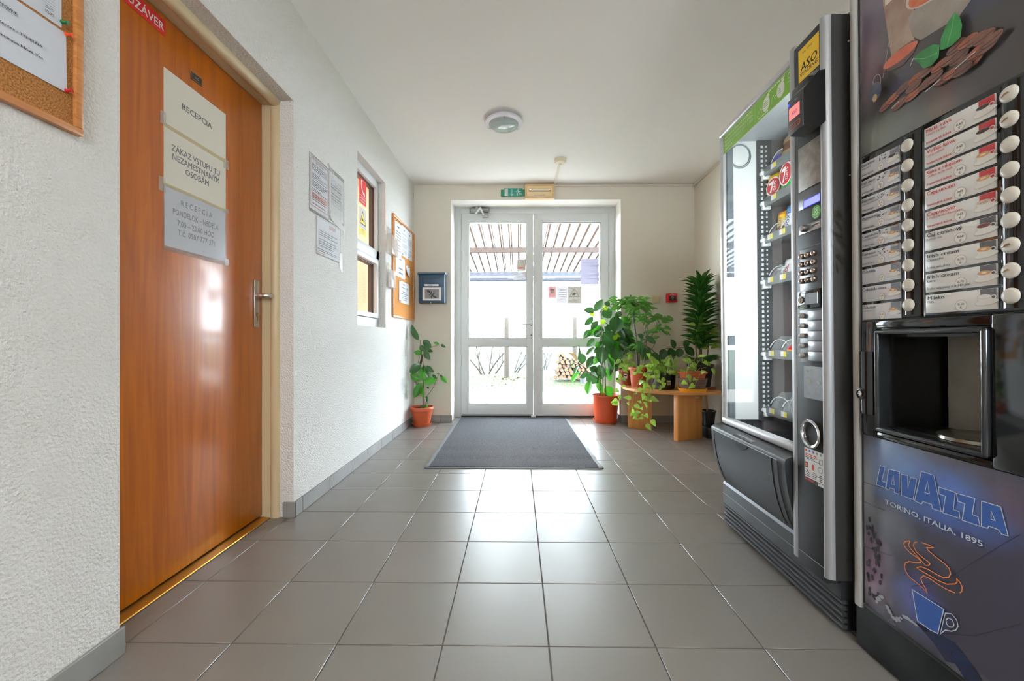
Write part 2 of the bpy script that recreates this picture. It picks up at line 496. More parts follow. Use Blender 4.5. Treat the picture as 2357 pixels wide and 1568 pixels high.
# wall behind the viewer with an unseen window added for fill light
m = MB()
m.box(XL, XR, YR - 0.25, YR, 0, 1.3); m.box(XL, XR, YR - 0.25, YR, 2.3, ZC)
m.box(XL, -0.3, YR - 0.25, YR, 1.3, 2.3); m.box(1.1, XR, YR - 0.25, YR, 1.3, 2.3)
struct(m.build('wall_rear', WALLS, smooth=False))
WFRAME = M('white_pvc', (226, 228, 229), 0.35, spec=0.5)
m = MB()
for a, b in ((-0.3, -0.23), (0.365, 0.435), (1.03, 1.1)): m.box(a, b, YR - 0.16, YR - 0.09, 1.3, 2.3, bev=0.004)
m.box(-0.3, 1.1, YR - 0.16, YR - 0.09, 1.3, 1.37, bev=0.004); m.box(-0.3, 1.1, YR - 0.16, YR - 0.09, 2.23, 2.3, bev=0.004)
o = struct(m.build('fill_window', WFRAME))
for a, b in ((-0.23, 0.365), (0.435, 1.03)):
    m = MB(); m.box(a, b, YR - 0.130, YR - 0.122, 1.37, 2.23); m.build('pane', GLASS, o, smooth=False)

# floor: grout bed with every tile a piece of its own
GROUT = M('floor_grout', (112, 110, 108), 0.9, spec=0.2)
TILE = M('floor_tile', (132, 127, 122), 0.34, spec=0.85, bump=(500, 0.06, 0.001), var=(3, (124, 119, 113), 0.45), rvar=(7, 0.27, 0.40), jitter=0.03, world=True)
m = MB(); m.box(-1.42, XR + 0.3, YR, 4.80, -0.12, -0.004)
floor = struct(m.build('floor', GROUT, smooth=False))
def tile_mesh(w_, d_):
    q = MB(); q.box(0, w_, 0, d_, -0.009, 0, bev=0.0012, seg=1); return q.mesh('tile', TILE)
TX, TY, TW, TJ = 0.0888, 1.1758, 0.303, 0.0032
full = tile_mesh(TW - TJ, TW - TJ); cache = {}
for j in range(-4, 12):
    for i in range(-5, 6):
        a0 = TX + i * TW + TJ / 2; b0 = TY + j * TW + TJ / 2; a1 = a0 + TW - TJ; b1 = b0 + TW - TJ
        lo_x, hi_x = (-1.205, XR) ; lo_y, hi_y = -0.5, 4.66
        if i <= -5:
            if b1 < 1.13 or b0 > 2.02: continue
            lo_y, hi_y = 1.13, 2.02
        elif b1 < 1.13 or b0 > 2.02: lo_x = XL
        c0, c1, d0, d1 = max(a0, lo_x), min(a1, hi_x), max(b0, lo_y), min(b1, hi_y)
        if d0 > YB + 0.02 and (c1 < -0.71 or c0 > 1.09): continue
        if c1 - c0 < 0.006 or d1 - d0 < 0.006: continue
        key = (round(c1 - c0, 4), round(d1 - d0, 4))
        me = full if key == (round(TW - TJ, 4),) * 2 else cache.setdefault(key, None) or cache.__setitem__(key, tile_mesh(*key)) or cache[key]
        link('tile', me, floor, (c0, d0, 0))
m = MB(); m.box(XL, XR, YR, TY - 4 * TW - 0.001, -0.009, 0)
o = m.build('tile_rest', TILE, floor, smooth=False); o['kind'] = 'stuff'

# baseboards of cut tiles
BT = M('baseboard_tile', (150, 149, 148), 0.4, spec=0.5, bump=(500, 0.05, 0.001), var=(6, (136, 134, 131), 0.25), jitter=0.04)
def baseboard(name, runs, joint=GROUT):
    """runs: (axis, fixed face, out, start, stop, first joint)"""
    m = MB(); pcs = []
    for ax, face, out, s0, s1, j0 in runs:
        lo, hi = min(face, face + out * 0.007), max(face, face + out * 0.007)
        if ax == 'y': m.box(lo, hi, s0, s1, 0, 0.071)
        else: m.box(s0, s1, lo, hi, 0, 0.071)
        t = j0
        while t > s0: t -= TW
        while t < s1:
            a, b = max(t + 0.0018, s0), min(t + TW - 0.0018, s1)
            if b - a > 0.012: pcs.append((ax, face, out, a, b))
            t += TW
    root = struct(m.build(name, joint, smooth=False))
    for ax, face, out, a, b in pcs:
        q = MB(); lo, hi = min(face, face + out * 0.0105), max(face, face + out * 0.0105)
        h = 0.0755 + random.uniform(-0.0008, 0.0008)
        if ax == 'y': q.box(lo, hi, a, b, 0.001, h, bev=0.0014, seg=1)
        else: q.box(a, b, lo, hi, 0.001, h, bev=0.0014, seg=1)
        q.build('tile', BT, root)
    return root
baseboard('baseboard_left', [('y', XL, 1, -1.2, 1.137, 1.137), ('y', XL, 1, 2.016, YB, TY + 3 * TW), ('x', 2.016, -1, -1.15, XL + 0.0105, -1.15)])
baseboard('baseboard_back', [('x', YB, -1, XL + 0.011, -0.695, -0.815), ('x', YB, -1, 1.0888, XR, 1.09), ('y', 1.0888, -1, YB, 4.6, YB)])
baseboard('baseboard_right', [('y', XR, -1, -0.2, YB - 0.011, 0.2)])

# ---- the wooden reception door with its metal frame
VENEER = wood_mat('door_veneer', (154, 74, 0), (194, 106, 6), (18, 18, 1.0), 0.32, coat=0.3, dist=2.2, contrast=0.28)
CREAM = M('cream_metal_frame', (206, 186, 148), 0.35, spec=0.5)
BRASS = M('brass_strip', (205, 150, 60), 0.35, 0.8)
DARK = M('dark_gap', (30, 22, 16), 0.9)
m = MB(); m.box(-1.292, -1.252, 1.136, 2.0085, 0.014, 2.0215, bev=0.002)
door1 = struct(m.build('door_1', VENEER))
# frame: rounded profile along jambs and head (x,y) outlines
def jamb(y, sgn):
    pr = [(-1.300, 0), (-1.2475, 0), (-1.2475, 0.0), (-1.212, 0.0), (-1.206, -0.006), (-1.196, -0.010), (-1.184, -0.010), (-1.174, -0.005), (-1.168, 0.004), (-1.165, 0.03), (-1.300, 0.03)]
    return [(a, y + sgn * b) for a, b in pr]
m = MB()
m.prism(jamb(2.0105, 1), 0, 2.052, 'z'); m.prism(jamb(1.134, -1), 0, 2.052, 'z')
m.prism([(a, 2.0235 + b) for a, b in [(p, q) for p, q in jamb(0, 1)]], 1.10, 2.045, 'y')
m.build('frame', CREAM, door1)
m = MB(); m.box(-1.40, -1.295, 1.10, 2.05, 0, 2.06); m.build('backing', DARK, door1, smooth=False)
m = MB(); m.prism([(-1.262, 0), (-1.262, 0.006), (-1.245, 0.008), (-1.214, 0.003), (-1.212, 0)], 1.13, 2.0, 'y'); m.build('threshold', BRASS, door1)
m = MB(); m.box(-1.252, -1.2455, 1.9415, 1.979, 0.932, 1.156, bev=0.0015)
m.cyl((-1.2455, 1.960, 1.143), 0.005, 0.0015, axis='x'); m.cyl((-1.2455, 1.960, 0.945), 0.005, 0.0015, axis='x')
hp = m.build('handle_plate', STEEL, door1)
m = MB(); m.tube([(-1.246, 1.958, 1.083), (-1.205, 1.958, 1.083), (-1.198, 1.965, 1.083), (-1.196, 1.985, 1.084), (-1.197, 2.04, 1.086), (-1.2, 2.075, 1.087)], [0.010, 0.010, 0.011, 0.011, 0.0095, 0.008], seg=10)
m.build('lever', CHROME, hp)
m = MB(); m.cyl((-1.2455, 1.960, 0.990), 0.009, 0.004, axis='x'); m.box(-1.2455, -1.243, 1.956, 1.964, 0.962, 0.985); m.build('keyhole', M('old_brass', (140, 115, 70), 0.4, 0.8), hp)

# ---- glazed entrance door
PVC = M('white_pvc_door', (219, 221, 220), 0.4, spec=0.5, bump=(60, 0.03, 0.002))
GASKET = M('black_gasket', (20, 20, 22), 0.7)
YF = 4.65
def rframe(m, x0, x1, z0, z1, w_, y0, y1, bev=0.004, bottom=True):
    m.box(x0, x0 + w_, y0, y1, z0, z1, bev=bev); m.box(x1 - w_, x1, y0, y1, z0, z1, bev=bev)
    m.box(x0 + w_ - 0.004, x1 - w_ + 0.004, y0 + 0.0005, y1, z1 - w_, z1, bev=bev)
    if bottom: m.box(x0 + w_ - 0.004, x1 - w_ + 0.004, y0 + 0.0005, y1, z0, z0 + w_, bev=bev)
m = MB(); rframe(m, -0.7065, 1.0888, 0, 2.365, 0.0705, YF, YF + 0.09, bottom=False)
door2 = struct(m.build('door_2', PVC))
m = MB(); m.box(-0.64, 1.02, YF + 0.01, YF + 0.1, 0.0, 0.018); m.build('threshold', M('dark_sill', (34, 38, 36), 0.6), door2)
leaves_x = ((-0.6335, 0.1765, -0.5545, 0.106), (0.1805, 1.0155, 0.2717, 0.934))
for k, (a, b, g0, g1) in enumerate(leaves_x):
    m = MB(); y0, y1 = YF - 0.012, YF + 0.06
    m.box(a, g0, y0, y1, 0.021, 2.2915, bev=0.004); m.box(g1, b, y0, y1, 0.021, 2.2915, bev=0.004)
    for z0, z1 in ((0.021, 0.1465), (0.806, 0.885), (2.2045, 2.2915)): m.box(g0 - 0.004, g1 + 0.004, y0 + 0.0006, y1, z0, z1, bev=0.004)
    leaf = m.build('leaf', PVC, door2)
    for z0, z1 in ((0.1465, 0.806), (0.885, 2.2045)):
        m = MB()
        for q in ((g0, g1, z0, z0 + 0.010), (g0, g1, z1 - 0.010, z1)): m.box(q[0], q[1], y0 + 0.006, y1, q[2], q[3], bev=0.002)
        for q in ((g0, g0 + 0.010), (g1 - 0.010, g1)): m.box(q[0], q[1], y0 + 0.006, y1, z0 + 0.009, z1 - 0.009, bev=0.002)
        m.build('glazing_bead', PVC, leaf)
        m = MB()
        for q in ((g0 + 0.008, g1 - 0.008, z0 + 0.008, z0 + 0.012), (g0 + 0.008, g1 - 0.008, z1 - 0.014, z1 - 0.008)): m.box(q[0], q[1], y0 + 0.02, y0 + 0.03, q[2], q[3])
        for q in ((g0 + 0.008, g0 + 0.012), (g1 - 0.012, g1 - 0.008)): m.box(q[0], q[1], y0 + 0.02, y0 + 0.03, z0 + 0.009, z1 - 0.009)
        m.build('gasket', GASKET, leaf, smooth=False)
        m = MB(); m.box(g0 + 0.008, g1 - 0.008, YF + 0.018, YF + 0.024, z0 + 0.008, z1 - 0.008); m.build('pane', GLASS, leaf, smooth=False)
    if k == 0:
        m = MB(); m.box(0.139, 0.170, y0 - 0.008, y0, 0.882, 1.118, bev=0.003)
        m.tube([(0.154, y0 - 0.005, 1.052), (0.154, y0 - 0.045, 1.052), (0.140, y0 - 0.052, 1.051), (0.058, y0 - 0.050, 1.046)], [0.009, 0.009, 0.009, 0.007], seg=8)
        m.build('door_handle', M('white_handle', (225, 226, 224), 0.3), leaf)
        m = MB()
        for zz in (1.107, 1.034, 0.893): m.cyl((0.154, y0 - 0.010, zz), 0.006, 0.003, axis='y')
        m.cyl((0.154, y0 - 0.014, 0.925), 0.009, 0.008, axis='y'); m.build('keyhole', M('grey_screw', (90, 92, 96), 0.4, 0.6), leaf)
        m = MB()
        m.box(a + 0.01, b - 0.01, y0 - 0.002, y0, 0.024, 0.042)
        for xx in (-0.60, -0.41, -0.23, -0.05, 0.15): m.cyl((xx, y0 - 0.004, 0.036), 0.0045, 0.003, axis='y')
        m.build('brush_strip', M('grey_strip', (170, 172, 172), 0.5), leaf)
# hydraulic closer above the left leaf
CLOS = M('closer_grey', (150, 152, 148), 0.35, 0.5)
m = MB()
m.cyl((-0.525, YF - 0.032, 2.322), 0.026, 0.205, seg=16, axis='x', bev=0.005)
for xx in (-0.535, -0.325): m.box(xx - 0.008, xx + 0.012, YF - 0.012, YF, 2.292, 2.352, bev=0.003)
m.box(-0.47, -0.435, YF - 0.06, YF - 0.01, 2.333, 2.362, bev=0.004)
cl = m.build('closer', CLOS, door2)
m = MB(); m.tube([(-0.465, YF - 0.09, 2.262), (-0.418, YF - 0.078, 2.33)], 0.011, seg=6); m.tube([(-0.412, YF - 0.078, 2.33), (-0.378, YF - 0.05, 2.262)], 0.011, seg=6)
m.cyl((-0.412, YF - 0.088, 2.33), 0.010, 0.02, axis='y')
m.build('closer_arm', M('white_arm', (225, 225, 222), 0.3), cl)
m = MB(); m.box(-0.395, -0.325, YF - 0.05, YF - 0.012, 2.246, 2.268, bev=0.005); m.build('closer_shoe', CLOS, cl)
m = MB(); m.box(0.150, 0.200, YF - 0.055, YF - 0.010, 0.010, 0.030, bev=0.006)
tag(m.build('door_stop', M('white_plastic', (235, 235, 235), 0.4)), 'small white plastic door wedge at the foot of the glazed double door', 'door stop')

# ---- reception window in the left wall
ALU = M('white_window_frame', (224, 228, 230), 0.35, spec=0.5)
xw0, xw1 = -1.215, -1.155
m = MB()
def wbox(y0, y1, z0, z1, dx=0.0, bev=0.003): m.box(xw0, xw1 + dx, y0, y1, z0, z1, bev=bev)
wbox(2.826, 3.43, 2.113, 2.174); wbox(2.826, 3.43, 0.973, 1.046); wbox(2.826, 3.43, 1.534, 1.606)
wbox(2.826, 2.87, 1.04, 2.12); wbox(3.372, 3.43, 1.04, 2.12)
win = struct(m.build('window_1', ALU))
m = MB(); m.box(xw0, xw1 + 0.012, 2.86, 3.395, 1.488, 1.528, bev=0.003); m.box(xw0, xw1 + 0.012, 2.86, 3.395, 1.050, 1.086, bev=0.003)
m.box(xw0, xw1 + 0.012, 2.86, 2.90, 1.08, 1.495, bev=0.003); m.box(xw0, xw1 + 0.012, 3.352, 3.395, 1.08, 1.495, bev=0.003)
m.build('sash', ALU, win)
BRONZE = M('bronze_gasket', (38, 28, 22), 0.5)
m = MB()
for y0, y1, z0, z1 in ((2.87, 3.372, 1.606, 2.113), (2.90, 3.352, 1.086, 1.488)):
    m.box(xw0, xw1 - 0.02, y1 - 0.012, y1, z0, z1); m.box(xw0, xw1 - 0.02, y0, y1, z1 - 0.010, z1); m.box(xw0, xw1 - 0.02, y0, y1, z0, z0 + 0.004)
m.build('gasket', BRONZE, win, smooth=False)
m = MB(); m.box(-1.186, -1.181, 2.87, 3.372, 1.606, 2.113); m.build('pane', GLASS, win, smooth=False)
m = MB(); m.box(-1.186, -1.181, 2.90, 3.352, 1.086, 1.488); m.build('pane', GLASS, win, smooth=False)

# room behind the reception window: walls, floor, ceiling, curtain and wardrobe
YELLOW = M('yellow_room_paint', (236, 172, 52), 0.8, spec=0.2)
m = MB()
m.box(-3.6, -1.40, 4.82, 4.92, 0, ZC); m.box(-3.7, -3.6, 2.0, 4.92, 0, ZC); m.box(-3.6, -1.40, 1.9, 2.0, 0, ZC)
struct(m.build('wall_reception', YELLOW, smooth=False))
m = MB(); m.box(-3.6, -1.40, 2.0, 4.82, -0.1, 0); struct(m.build('floor_reception', M('reception_floor', (150, 110, 70), 0.5), smooth=False))
m = MB(); m.box(-3.6, -1.40, 2.0, 4.82, ZC, ZC + 0.1); struct(m.build('ceiling_reception', CEIL, smooth=False))
ORANGE = wood_mat('orange_wood', (206, 104, 18), (226, 130, 30), (14, 14, 1.0), 0.4)
wd = thing('wardrobe', 'orange wooden cabinet seen through the reception window', 'cabinet', (-1.85, 4.25, 0))
m = MB(); m.box(-0.35, 0.36, 0.02, 0.5, 0, 2.1, bev=0.004); m.build('carcass', ORANGE, wd)
for a, b in ((-0.345, 0.0), (0.006, 0.355)):
    m = MB(); m.box(a, b, 0.0, 0.02, 0.06, 2.08, bev=0.003); m.box(a + 0.05, b - 0.05, -0.006, 0.004, 1.2, 1.95, bev=0.004); m.box(a + 0.05, b - 0.05, -0.006, 0.004, 0.15, 1.1, bev=0.004)
    d = m.build('door', ORANGE, wd)
    m = MB(); m.cyl((b - 0.03 if a < -.1 else a + 0.03, -0.02, 1.15), 0.012, 0.022, axis='y'); m.build('knob', CHROME, d)
CURT = translucent_mat('yellow_curtain', (232, 160, 36), 0.4, 0.8)
m = MB(); m.grid(lambda u, v: (-1.448 + 0.044 * u, 3.95 + 0.02 * math.sin(u * 26), 0.9 + 1.5 * v), 24, 2)
tag(m.build('curtain', CURT), 'yellow curtain hanging inside behind the reception window', 'curtain')
m = MB(); m.lathe([(0.0, 0), (0.012, 0), (0.012, 0.9), (0.0, 0.9)], seg=8, center=(-1.49, 4.10, 0.75)); m.tube([(-1.49, 4.10, 1.48), (-1.53, 4.08, 1.42), (-1.60, 4.08, 1.40), (-1.70, 4.09, 1.42)], 0.008, seg=6)
m.cyl((-1.53, 4.10, 0.0), 0.12, 0.02, seg=20); m.lathe([(0.011, 0), (0.011, 0.76)], seg=8, center=(-1.49, 4.10, 0.0))
tag(m.build('coat_stand', M('brown_stick', (120, 66, 34), 0.5)), 'brown pole stand behind the reception window glass', 'stand')
ol = thing('pendant_lamp', 'round white ceiling lamp in the room behind the reception window', 'lamp', (-2.3, 3.2, 2.44))
m = MB(); m.lathe([(0, 0.075), (0.26, 0.075), (0.26, 0.03), (0, 0.03)], seg=24); m.build('lamp_body', M('lamp_white', (240, 236, 225), 0.4), ol)

# ---- fittings of the unseen fill lamps added behind the viewer
for k, (lx, ly) in enumerate(FILL_LAMPS):
    t = thing('ceiling_lamp', 'added unseen tube lamp for fill light on the hall ceiling behind the viewer', 'lamp', (lx, ly, ZC), group='added hall fill lamps')
    m = MB(); m.box(-0.62, 0.62, -0.13, 0.13, -0.09, 0, bev=0.01); m.build('lamp_body', M('lamp_white', (240, 236, 225), 0.4), t)
# ------------------------------------------------------------------ papers, boards and small fittings
VX, VY, VZ = Vector((1, 0, 0)), Vector((0, 1, 0)), Vector((0, 0, 1))
def slab(o, u, v, w_, h, t, mat, name, parent=None, curl=None):
    """thin sheet lying on a plane, o = lower left corner; curl lifts the lower or outer edge"""
    o = Vector(o); u = Vector(u); v = Vector(v); n = u.cross(v); m = MB(); nu, nv = (6, 6) if curl else (1, 1)
    def f(a, b, k): return o + u * (a * w_) + v * (b * h) + n * (k + (curl(a, b) if curl else 0))
    m.grid(lambda a, b: f(a, b, t), nu, nv, mat); m.grid(lambda a, b: f(a, b, 0), nu, nv, mat)
    e = [(i / 6, 0) for i in range(7)] + [(1, i / 6) for i in range(1, 7)] + [(1 - i / 6, 1) for i in range(1, 7)] + [(0, 1 - i / 6) for i in range(1, 6)]
    for i in range(len(e)):
        p, q = e[i], e[(i + 1) % len(e)]
        m.poly([f(*p, 0), f(*q, 0), f(*q, t), f(*p, t)], mat)
    return m.build(name, mat, parent, ang=30)
def sheet(label, o, u, v, w_, h, mat=PAPER, name='notice_sheet', cat='notice', t=0.0007, group=None, curl=None):
    s = slab(o, u, v, w_, h, t, mat, name, None, curl); tag(s, label, cat, group)
    n = Vector(u).cross(Vector(v))
    return s, Print(Vector(o) + n * (t + (0.0004 if not curl else 0.0012)), u, v)
def pin(loc, n, mat, label, r=0.0045, ln=0.016):
    m = MB(); d = Vector(n); m.lathe([(0.0, 0), (r * 0.25, 0), (r * 0.25, ln * .18), (r * 1.05, ln * .2), (r * 1.05, ln * .3), (r * .6, ln * .45), (r * .6, ln * .75), (r * 1.1, ln * .92), (r * 1.1, ln), (0, ln)], mat, 10)
    t = m.bm; q = Vector((0, 0, 1)).rotation_difference(d).to_matrix().to_4x4()
    bmesh.ops.transform(t, matrix=Matrix.Translation(loc) @ q, verts=t.verts[:])
    return tag(m.build('push_pin', mat), label, 'push pin')
PIN = {k: M('pin_' + k, c, 0.25, spec=0.6) for k, c in dict(red=(200, 20, 30), orange=(235, 80, 30), green=(10, 120, 70), black=(30, 30, 30), blue=(40, 70, 150), yellow=(200, 200, 60), pink=(220, 70, 130)).items()}
CORK = M('cork', (186, 132, 80), 0.95, spec=0.1, var=(260, (140, 92, 50), 0.12), bump=(300, 0.4, 0.002))
CORKF = M('cork_far', (196, 140, 84), 0.95, spec=0.1, var=(120, (184, 126, 70), 0.2))
PINE = wood_mat('pine_frame', (176, 108, 52), (206, 140, 78), (60, 2.2, 60), 0.4, coat=0.2)

def board(label, y0, y1, z0, z1, fw, ft, cork):
    t = thing('cork_board', label, 'notice board', (XL, (y0 + y1) / 2, z0))
    cy = (y0 + y1) / 2
    m = MB(); m.box(0, ft * 0.45, y0 + fw * .5 - cy, y1 - fw * .5 - cy, fw * .5, z1 - z0 - fw * .5); m.build('cork_sheet', cork, t, smooth=False)
    H = z1 - z0
    for a, b, c, d in ((y0, y1, 0, fw), (y0, y1, H - fw, H), (y0, y0 + fw, fw, H - fw), (y1 - fw, y1, fw, H - fw)):
        m = MB(); m.box(0, ft, a - cy, b - cy, c, d, bev=ft * 0.22, seg=2); m.build('frame_rail', PINE, t)
    return t
# near board on the left wall
board('wooden framed cork board in the upper left corner of the picture, beside the reception door', 0.42, 1.0195, 1.377, 2.18, 0.0185, 0.017, CORK)
XS = XL + 0.0085
s, p = sheet('white sheet with two lines of an address pinned low on the near cork board', (XS, 0.775, 1.468), VY, VZ, 0.2095, 0.143, PAPERB, curl=lambda a, b: 0.0035 * a * a * (1 - b) * 0.5)
p.h += 0.001
p.text('UBYTOVNE:', 0.1115, 0.1085, 0.0062, INK, 'r', True); p.rect(0.052, 0.1115, 0.1060, 0.1066, INK)
p.text('rm Residences - TEHELŇA', 0.158, 0.0715, 0.0055, INK, 'r', True, width=0.112)
p.text('ava – Devínska Nová Ves', 0.159, 0.0455, 0.0055, INK, 'r', True, width=0.112)
p.build('lettering', s)
s, p = sheet('white sheet with ruled lines pinned above the address sheet on the near cork board', (XS, 0.765, 1.617), VY, VZ, 0.2095, 0.297, PAPERB)
for z in (0.046, 0.052, 0.0335, 0.0395): p.rect(0.13, 0.195, z, z + 0.0006, INKG)
p.greek(0.175, 0.193, 0.012, 0.030, 5, INKG, 0.4, 3); p.greek(0.02, 0.16, 0.06, 0.27, 16, INK, 0.4, 5)
p.build('lettering', s)
pin((XS, 0.9715, 1.6305), (1, 0.25, -0.02), PIN['green'], 'green push pin, topmost of the pins on the near cork board')
pin((XS, 0.981, 1.608), (1, 0.25, 0), PIN['orange'], 'orange push pin at the upper right corner of the address sheet')
pin((XS, 0.981, 1.471), (1, 0.2, 0.1), PIN['red'], 'red push pin at the lower right corner of the address sheet')

# sheets and signs on the reception door
XD = -1.2518
PLASTIC = film_mat('clear_sleeve', (235, 238, 240), 0.16, 0.12)
s, p = sheet('topmost yellowed sheet on the wooden door, reading RECEPCIA', (XD, 1.445, 1.632), VY, VZ, 0.311, 0.206, PAPERY)
p.text('RECEPCIA', 0.155, 0.100, 0.0235, INKG, 'c', True, width=0.151); p.build('lettering', s)
s, p = sheet('middle sheet on the wooden door, reading ZAKAZ VSTUPU in three lines', (XD, 1.445, 1.425), VY, VZ, 0.311, 0.208, PAPERY)
p.text('ZÁKAZ VSTUPU TU', 0.154, 0.133, 0.0235, INKG, 'c', True, width=0.242)
p.text('NEZAMESTNANÝM', 0.154, 0.101, 0.0235, INKG, 'c', True, width=0.235)
p.text('OSOBÁM', 0.154, 0.068, 0.0235, INKG, 'c', True, width=0.118); p.build('lettering', s)
s, p = sheet('lowest sheet on the wooden door with opening hours in a clear plastic sleeve', (XD, 1.448, 1.206), VY, VZ, 0.306, 0.214, PAPERB)
for t, z, w_ in (('R E C E P C I A', 0.163, 0.155), ('PONDELOK – NEDEĽA', 0.123, 0.228), ('7,00 – 22,00 HOD.', 0.085, 0.190), ('T.č. 0907 777 371', 0.051, 0.186)):
    p.text(t, 0.150, z, 0.0225, INKG, 'c', False, width=w_)
p.build('lettering', s)
m = MB(); m.box(XD, XD + 0.0022, 1.443, 1.758, 1.200, 1.425); m.build('sleeve', PLASTIC, s, smooth=False)
for i, (y, z, a, b) in enumerate(((1.442, 1.655, 0.012, 0.045), (1.757, 1.625, 0.016, 0.04), (1.438, 1.42, 0.014, 0.05), (1.757, 1.425, 0.018, 0.02), (1.762, 1.205, 0.012, 0.03))):
    m = MB(); m.box(XD + 0.001, XD + 0.0016, y - a, y + a, z - b / 2, z + b / 2)
    tag(m.build('tape_strip', TAPE, smooth=False), ['clear tape on the near edge between the top and middle door sheets', 'clear tape on the far edge between the top and middle door sheets', 'clear tape on the near edge between the middle and lowest door sheets', 'clear tape on the far edge between the middle and lowest door sheets', 'clear tape at the far lower corner of the opening hours sheet'][i], 'tape')
BT2 = film_mat('brown_tape', (150, 100, 60), 0.75, 0.3)
m = MB(); m.box(XD + 0.0005, XD + 0.0012, 1.445, 1.772, 1.190, 1.204); tag(m.build('tape_strip', BT2, smooth=False), 'brown tape strip along the bottom of the opening hours sheet', 'tape')
for z0, z1, q in ((1.628, 1.642, 'yellowed tape joining the top and middle sheets on the wooden door'), (1.418, 1.430, 'yellowed tape joining the middle and lowest sheets on the wooden door')):
    m = MB(); m.box(XD + 0.0006, XD + 0.0014, 1.447, 1.757, z0, z1); tag(m.build('tape_strip', film_mat('yellowed_tape', (226, 208, 160), 0.6, 0.3), smooth=False), q, 'tape')
s, p = sheet('small black plate with the number 115 on the wooden door', (XD, 1.5675, 1.874), VY, VZ, 0.054, 0.0295, M('black_plate', (32, 33, 34), 0.35), 'number_plate', 'sign', 0.002)
G2 = flatmat('gold_line', 190, 170, 110)
for q in ((0.0015, 0.0525, 0.0275, 0.0283), (0.0015, 0.0525, 0.0012, 0.002), (0.0015, 0.0023, 0.0012, 0.0283), (0.0517, 0.0525, 0.0012, 0.0283)): p.rect(*q, G2)
p.text('115', 0.027, 0.0105, 0.0088, G2, 'c', True); p.build('lettering', s)
RED = M('sign_red', (205, 22, 34), 0.4)
s, p = sheet('red strip sign with white capitals along the top edge of the wooden door', (XD, 1.137, 1.9485), VY, VZ, 0.3145, 0.0535, RED, 'red_sign', 'sign', 0.0015)
p.text('HLAVNÝ UZÁVER', 0.308, 0.012, 0.029, WHITE, 'r', True, width=0.292); p.build('lettering', s)

# notices on the left wall between the door and the reception window
s, p = sheet('price list sheet with a red border on the left wall, nearest the wooden door', (XL, 2.1725, 1.573), VY, VZ, 0.2185, 0.287, PAPER)
PK = flatmat('ink_pink_red', 200, 100, 95); DR = flatmat('ink_dark_red', 120, 60, 55)
for q in ((0.008, 0.211, 0.270, 0.2715), (0.008, 0.211, 0.018, 0.0215), (0.008, 0.0115, 0.018, 0.2715), (0.2075, 0.211, 0.018, 0.2715)): p.rect(*q, PK)
p.text('PREDAJ A PRENÁJOM', 0.11, 0.2745, 0.0075, DR, 'c', True, width=0.20); p.text('UBYTOVANIE', 0.11, 0.258, 0.0085, DR, 'c', True, width=0.09)
p.greek(0.022, 0.20, 0.205, 0.25, 5, INK, .4, 1); p.greek(0.022, 0.20, 0.165, 0.20, 4, INK, .4, 2); p.greek(0.022, 0.20, 0.10, 0.16, 7, INK, .45, 4)
p.up(); p.rect(0.02, 0.20, 0.065, 0.095, flatmat('pale_red', 214, 170, 165)); p.up(); p.greek(0.025, 0.19, 0.03, 0.09, 6, DR, .45, 6)
for q in ((0.15, 0.1507, 0.03, 0.075), (0.2, 0.2007, 0.03, 0.095), (0.02, 0.0207, 0.03, 0.095)): p.rect(*q, DR)
p.build('lettering', s)
m = MB(); m.box(XL, XL + 0.002, 2.165, 2.396, 1.555, 1.868); m.build('sleeve', PLASTIC, s, smooth=False)
s, p = sheet('faded sheet with small print behind the red-bordered price list on the left wall', (XL, 2.40, 1.60), VY, VZ, 0.195, 0.262, M('paper_faded', (222, 222, 222), 0.7))
p.greek(0.02, 0.18, 0.07, 0.23, 15, INKL, .4, 9); p.greek(0.02, 0.18, 0.10, 0.20, 6, INKG, .3, 10); p.build('lettering', s)
m = MB(); m.box(XL, XL + 0.002, 2.396, 2.605, 1.575, 1.885); m.build('sleeve', PLASTIC, s, smooth=False)
s, p = sheet('lower sheet with a pink framed table of phone numbers on the left wall', (XL, 2.246, 1.350), VY, VZ, 0.298, 0.207, PAPER)
for q in ((0.006, 0.292, 0.199, 0.2005), (0.006, 0.12, 0.006, 0.009), (0.004, 0.0065, 0.006, 0.2)): p.rect(*q, PK)
p.rect(0.15, 0.24, 0.165, 0.19, flatmat('pale_grey_box', 205, 205, 210)); p.up(); p.greek(0.155, 0.236, 0.168, 0.19, 3, PK, .4, 3)
for z in (0.04, 0.065, 0.09, 0.115, 0.14): p.rect(0.02, 0.27, z, z + 0.0008, INKG)
for y in (0.02, 0.075, 0.09, 0.16, 0.215, 0.27): p.rect(y, y + 0.001, 0.04, 0.14, INKG)
p.greek(0.025, 0.26, 0.042, 0.138, 8, INKG, .45, 12); p.greek(0.02, 0.25, 0.014, 0.032, 2, INK, .4, 13); p.ell(0.018, 0.028, 0.004, 0.004, INKR); p.build('lettering', s)
m = MB(); m.box(XL, XL + 0.0018, 2.24, 2.55, 1.342, 1.565); m.build('sleeve', PLASTIC, s, smooth=False)
WT = film_mat('white_tape', (245, 245, 242), 0.6, 0.25)
def tape(label, pts, x=XL + 0.0025):
    m = MB(); m.prism([(a, b) for a, b in pts], x, x + 0.0006, 'x'); return tag(m.build('tape_strip', WT, smooth=False), label, 'tape')
tape('torn white tape piece under the faded sheet on the left wall', [(2.41, 1.62), (2.42, 1.635), (2.60, 1.585), (2.605, 1.555), (2.52, 1.558), (2.415, 1.585)])
tape('narrow torn tape strip hanging at the far corner of the faded sheet', [(2.592, 1.60), (2.612, 1.60), (2.614, 1.50), (2.603, 1.50)])
tape('torn white tape strip hanging from the lower sheet on the left wall', [(2.53, 1.405), (2.575, 1.41), (2.577, 1.30), (2.562, 1.292), (2.53, 1.33)])
